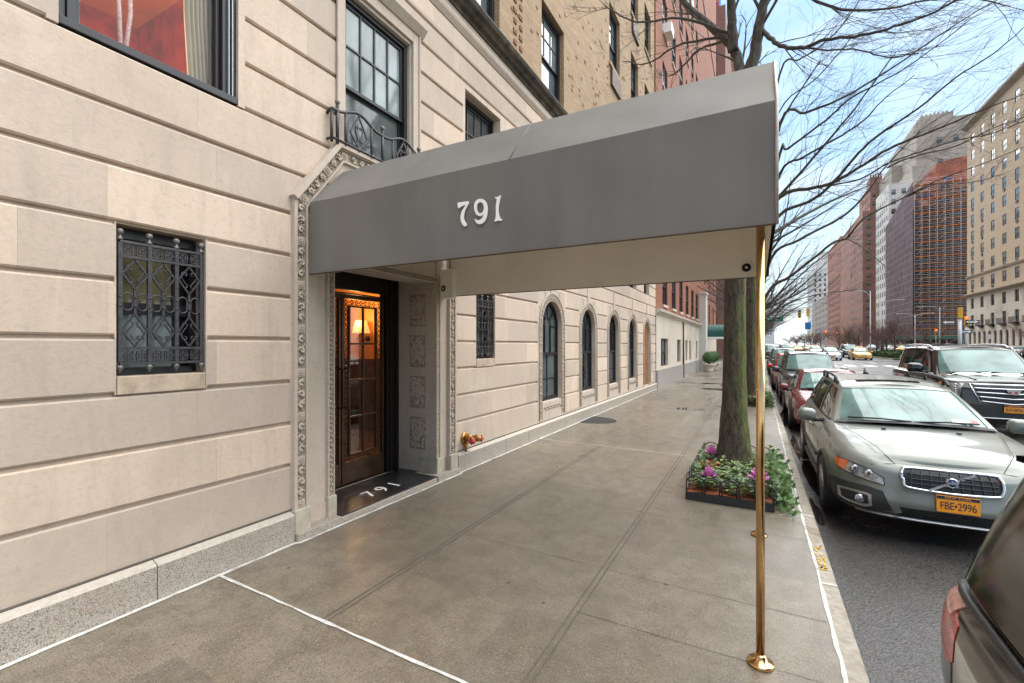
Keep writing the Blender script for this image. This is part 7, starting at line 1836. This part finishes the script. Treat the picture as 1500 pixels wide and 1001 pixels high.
def arrow(par, x, y, z, sg, w=.95, h=.32):
    sign_plate(par, 'one_way_sign', x, y, z, w, h, M['black_trim'])
    m = MB(); m.prism([(x-sg*w*.42,z-h*.22),(x+sg*w*.16,z-h*.22),(x+sg*w*.16,z-h*.42),(x+sg*w*.46,z),(x+sg*w*.16,z+h*.42),(x+sg*w*.16,z+h*.22),(x-sg*w*.42,z+h*.22)], 'y', y-.02, y-.013); m.build('sign_arrow', M['white_paint'], par)
    me = text_mesh('sign_lettering', 'ONE WAY', h*.34, .001); me.materials.append(M['black_trim']); q = bpy.data.objects.new('sign_lettering', me); COL.objects.link(q); q.parent = par; q.rotation_euler = (R(90),0,0); q.location = (x-sg*.06, y-.0235, z)
t = thing('traffic_signal', 'thick grey signal post on the median nose with a yellow head and one way signs', 'traffic light', (0,0,0), 0, 'traffic signals at the crossings'); y = 57.0; x = 16.6
m = MB(); m.tube([(x,y,gz(y)-.1),(x,y,4.3)], .15, 12); m.build('post', M['lamp_grey'], t); signal(t, x, y-.1, 4.80, 1, False, .95); arrow(t, x-.85, y-.2, 3.95, -1); arrow(t, x+.8, y-.2, 3.95, 1)
t = thing('traffic_signal', 'slim grey signal post showing red beside the cream corner house', 'traffic light', (0,0,0), 0, 'traffic signals at the crossings'); x, y = 19.7, 66
m = MB(); m.tube([(x,y,gz(y)-.1),(x,y,4.2)], .10, 10); m.build('post', M['lamp_grey'], t); signal(t, x, y-.1, 4.4, -1, True, 1.0); arrow(t, x, y-.15, 3.25, 1)
for x, y, z, lit, lab in ((14.3, 130, 4.0, True, 'signal post with a red light on the median before the second crossing'), (20.0, 158, 4.2, True, 'signal post showing red past the second crossing'), (33.5, 128, 4.0, True, 'signal post showing red at the far kerb by the sidewalk shed'), (33.4, 160, 4.4, False, 'yellow backed signal post in front of the sidewalk shed'), (14.3, 160, 4.0, False, 'yellow signal post on the median past the second crossing')):
    t = thing('traffic_signal', lab, 'traffic light', (0,0,0), 0, 'traffic signals at the crossings'); z += gz(y); m = MB(); m.tube([(x,y,gz(y)-.1),(x,y,z)], .09, 8); m.build('post', M['lamp_grey'], t); signal(t, x, y-.1, z, -1, lit, 1.25)
t = thing('traffic_signal', 'mast arm signal with two yellow heads over the near roadway at the first crossing', 'traffic light', (0,0,0), 0, 'traffic signals at the crossings'); y = 67.5
m = MB(); m.tube([(.1,y,gz(y)-.1),(.1,y,6.0)], [.14,.09], 10); m.build('post', M['lamp_grey'], t); m = MB(); m.tube([(.1,y,5.2),(2.5,y,6.2),(5.9,y,6.6)], [.07,.06,.04], 8); m.build('mast_arm', M['lamp_grey'], t); signal(t, 4.7, y, 5.75, -1, False); signal(t, 5.6, y, 5.9, 1, False)
t = thing('street_sign', 'green street name sign on a post at the near corner, half behind the branches', 'sign', (0,0,0)); x, y = .18, 50.6
m = MB(); m.tube([(x-.55,y,gz(y)),(x-.55,y,4.6)], .05, 8); m.build('post', M['lamp_grey'], t); m = MB(); m.tube([(x-.55,y,4.5),(2.4,y,4.55)], .035, 6); m.build('arm', M['lamp_grey'], t); sign_plate(t, 'name_plate', 1.32, y-.05, 4.28, 1.75, .44, green, 'E 73 St', M['white_paint'], .30)
t = thing('banner_sign', 'blue square sign on a post by the median, past the second crossing', 'sign', (0,0,0)); x, y = 13.4, 162
m = MB(); m.tube([(x,y,gz(y)-.1),(x,y,8)], .07, 8); m.build('post', M['lamp_grey'], t); sign_plate(t, 'panel', x, y-.1, 7.6, 1.5, 2.1, pm('blue_panel', (.01,.16,.42), .5))
t = thing('parking_sign', 'small white parking sign on a slim post before the cream corner house', 'sign', (0,0,0)); x, y = 33.5, 103
m = MB(); m.tube([(x,y,gz(y)),(x,y,3.6)], .04, 6); m.build('post', M['lamp_grey'], t); sign_plate(t, 'panel', x, y-.06, 3.2, .5, .8, M['white_paint'])
# ================================================================ camera, sky, sun
cam = bpy.data.cameras.new('camera'); co = bpy.data.objects.new('camera', cam); COL.objects.link(co)
co.location = (0, 0, 1.8); co.rotation_euler = (R(90), 0, R(28.3)); cam.sensor_width = 36; cam.lens = 36*666.7/1500
cam.shift_y = (506-500.5)/1500; cam.clip_end = 3000; cam.clip_start = .05
sc.camera = co
w = bpy.data.worlds.new('World'); sc.world = w; w.use_nodes = True; nt = w.node_tree; bg = nt.nodes['Background']
sky = nt.nodes.new('ShaderNodeTexSky'); sky.sky_type = 'NISHITA'; sky.sun_disc = False; sky.sun_elevation = R(38); sky.sun_rotation = R(SUNROT := 100)
sky.air_density = 1.0; sky.dust_density = 1.5; sky.ozone_density = 1.5
tc = nt.nodes.new('ShaderNodeTexCoord'); mp = nt.nodes.new('ShaderNodeMapping'); mp.inputs['Scale'].default_value = (1.6, 1.6, 4.2); nt.links.new(tc.outputs['Generated'], mp.inputs['Vector'])
nz = nt.nodes.new('ShaderNodeTexNoise'); nz.inputs['Scale'].default_value = 1.5; nz.inputs['Detail'].default_value = 7; nz.inputs['Roughness'].default_value = .6; nz.inputs['Distortion'].default_value = .5
nt.links.new(mp.outputs[0], nz.inputs['Vector'])
rp = nt.nodes.new('ShaderNodeValToRGB'); rp.color_ramp.elements[0].position = .43; rp.color_ramp.elements[1].position = .76; nt.links.new(nz.outputs['Fac'], rp.inputs['Fac'])
rp.color_ramp.elements[0].color = (.04,.04,.04,1); rp.color_ramp.elements[1].color = (.9,.9,.9,1)
sp = nt.nodes.new('ShaderNodeSeparateXYZ'); nt.links.new(tc.outputs['Generated'], sp.inputs[0])
hr = nt.nodes.new('ShaderNodeMapRange'); hr.inputs['From Min'].default_value = .0; hr.inputs['From Max'].default_value = .4; hr.inputs['To Min'].default_value = .85; hr.inputs['To Max'].default_value = .0; nt.links.new(sp.outputs[2], hr.inputs['Value'])
fm = nt.nodes.new('ShaderNodeMath'); fm.operation = 'MAXIMUM'; nt.links.new(rp.outputs['Color'], fm.inputs[0]); nt.links.new(hr.outputs[0], fm.inputs[1])
tint = nt.nodes.new('ShaderNodeMix'); tint.data_type = 'RGBA'; tint.blend_type = 'MULTIPLY'; tint.inputs[0].default_value = 1; tint.inputs[7].default_value = (.74,.92,.93,1); nt.links.new(sky.outputs[0], tint.inputs[6])
mx = nt.nodes.new('ShaderNodeMix'); mx.data_type = 'RGBA'; mx.inputs[7].default_value = (SKYW := (4.6, 4.8, 5.0, 1))
nt.links.new(fm.outputs[0], mx.inputs[0]); nt.links.new(tint.outputs[2], mx.inputs[6])
nt.links.new(mx.outputs[2], bg.inputs['Color']); bg.inputs['Strength'].default_value = .12
sl = bpy.data.lights.new('sun', 'SUN'); sl.energy = 4.2; sl.angle = R(120); sl.color = (1,.95,.88); so = bpy.data.objects.new('sun', sl); COL.objects.link(so)
az, el = R(30), R(66)                                           # soft light from over the avenue, slightly ahead
dirv = Vector((math.sin(az)*math.cos(el), math.cos(az)*math.cos(el), math.sin(el)))
so.rotation_euler = dirv.to_track_quat('Z', 'Y').to_euler()
sky.sun_elevation = el; sky.sun_rotation = az
sc.view_settings.view_transform = 'Standard'; sc.view_settings.look = 'None'; sc.view_settings.exposure = 1.1; sc.view_settings.gamma = 1
sc.cycles.max_bounces = 8; sc.cycles.transparent_max_bounces = 12; sc.cycles.use_denoising = True
sc.cycles.sample_clamp_indirect = 8
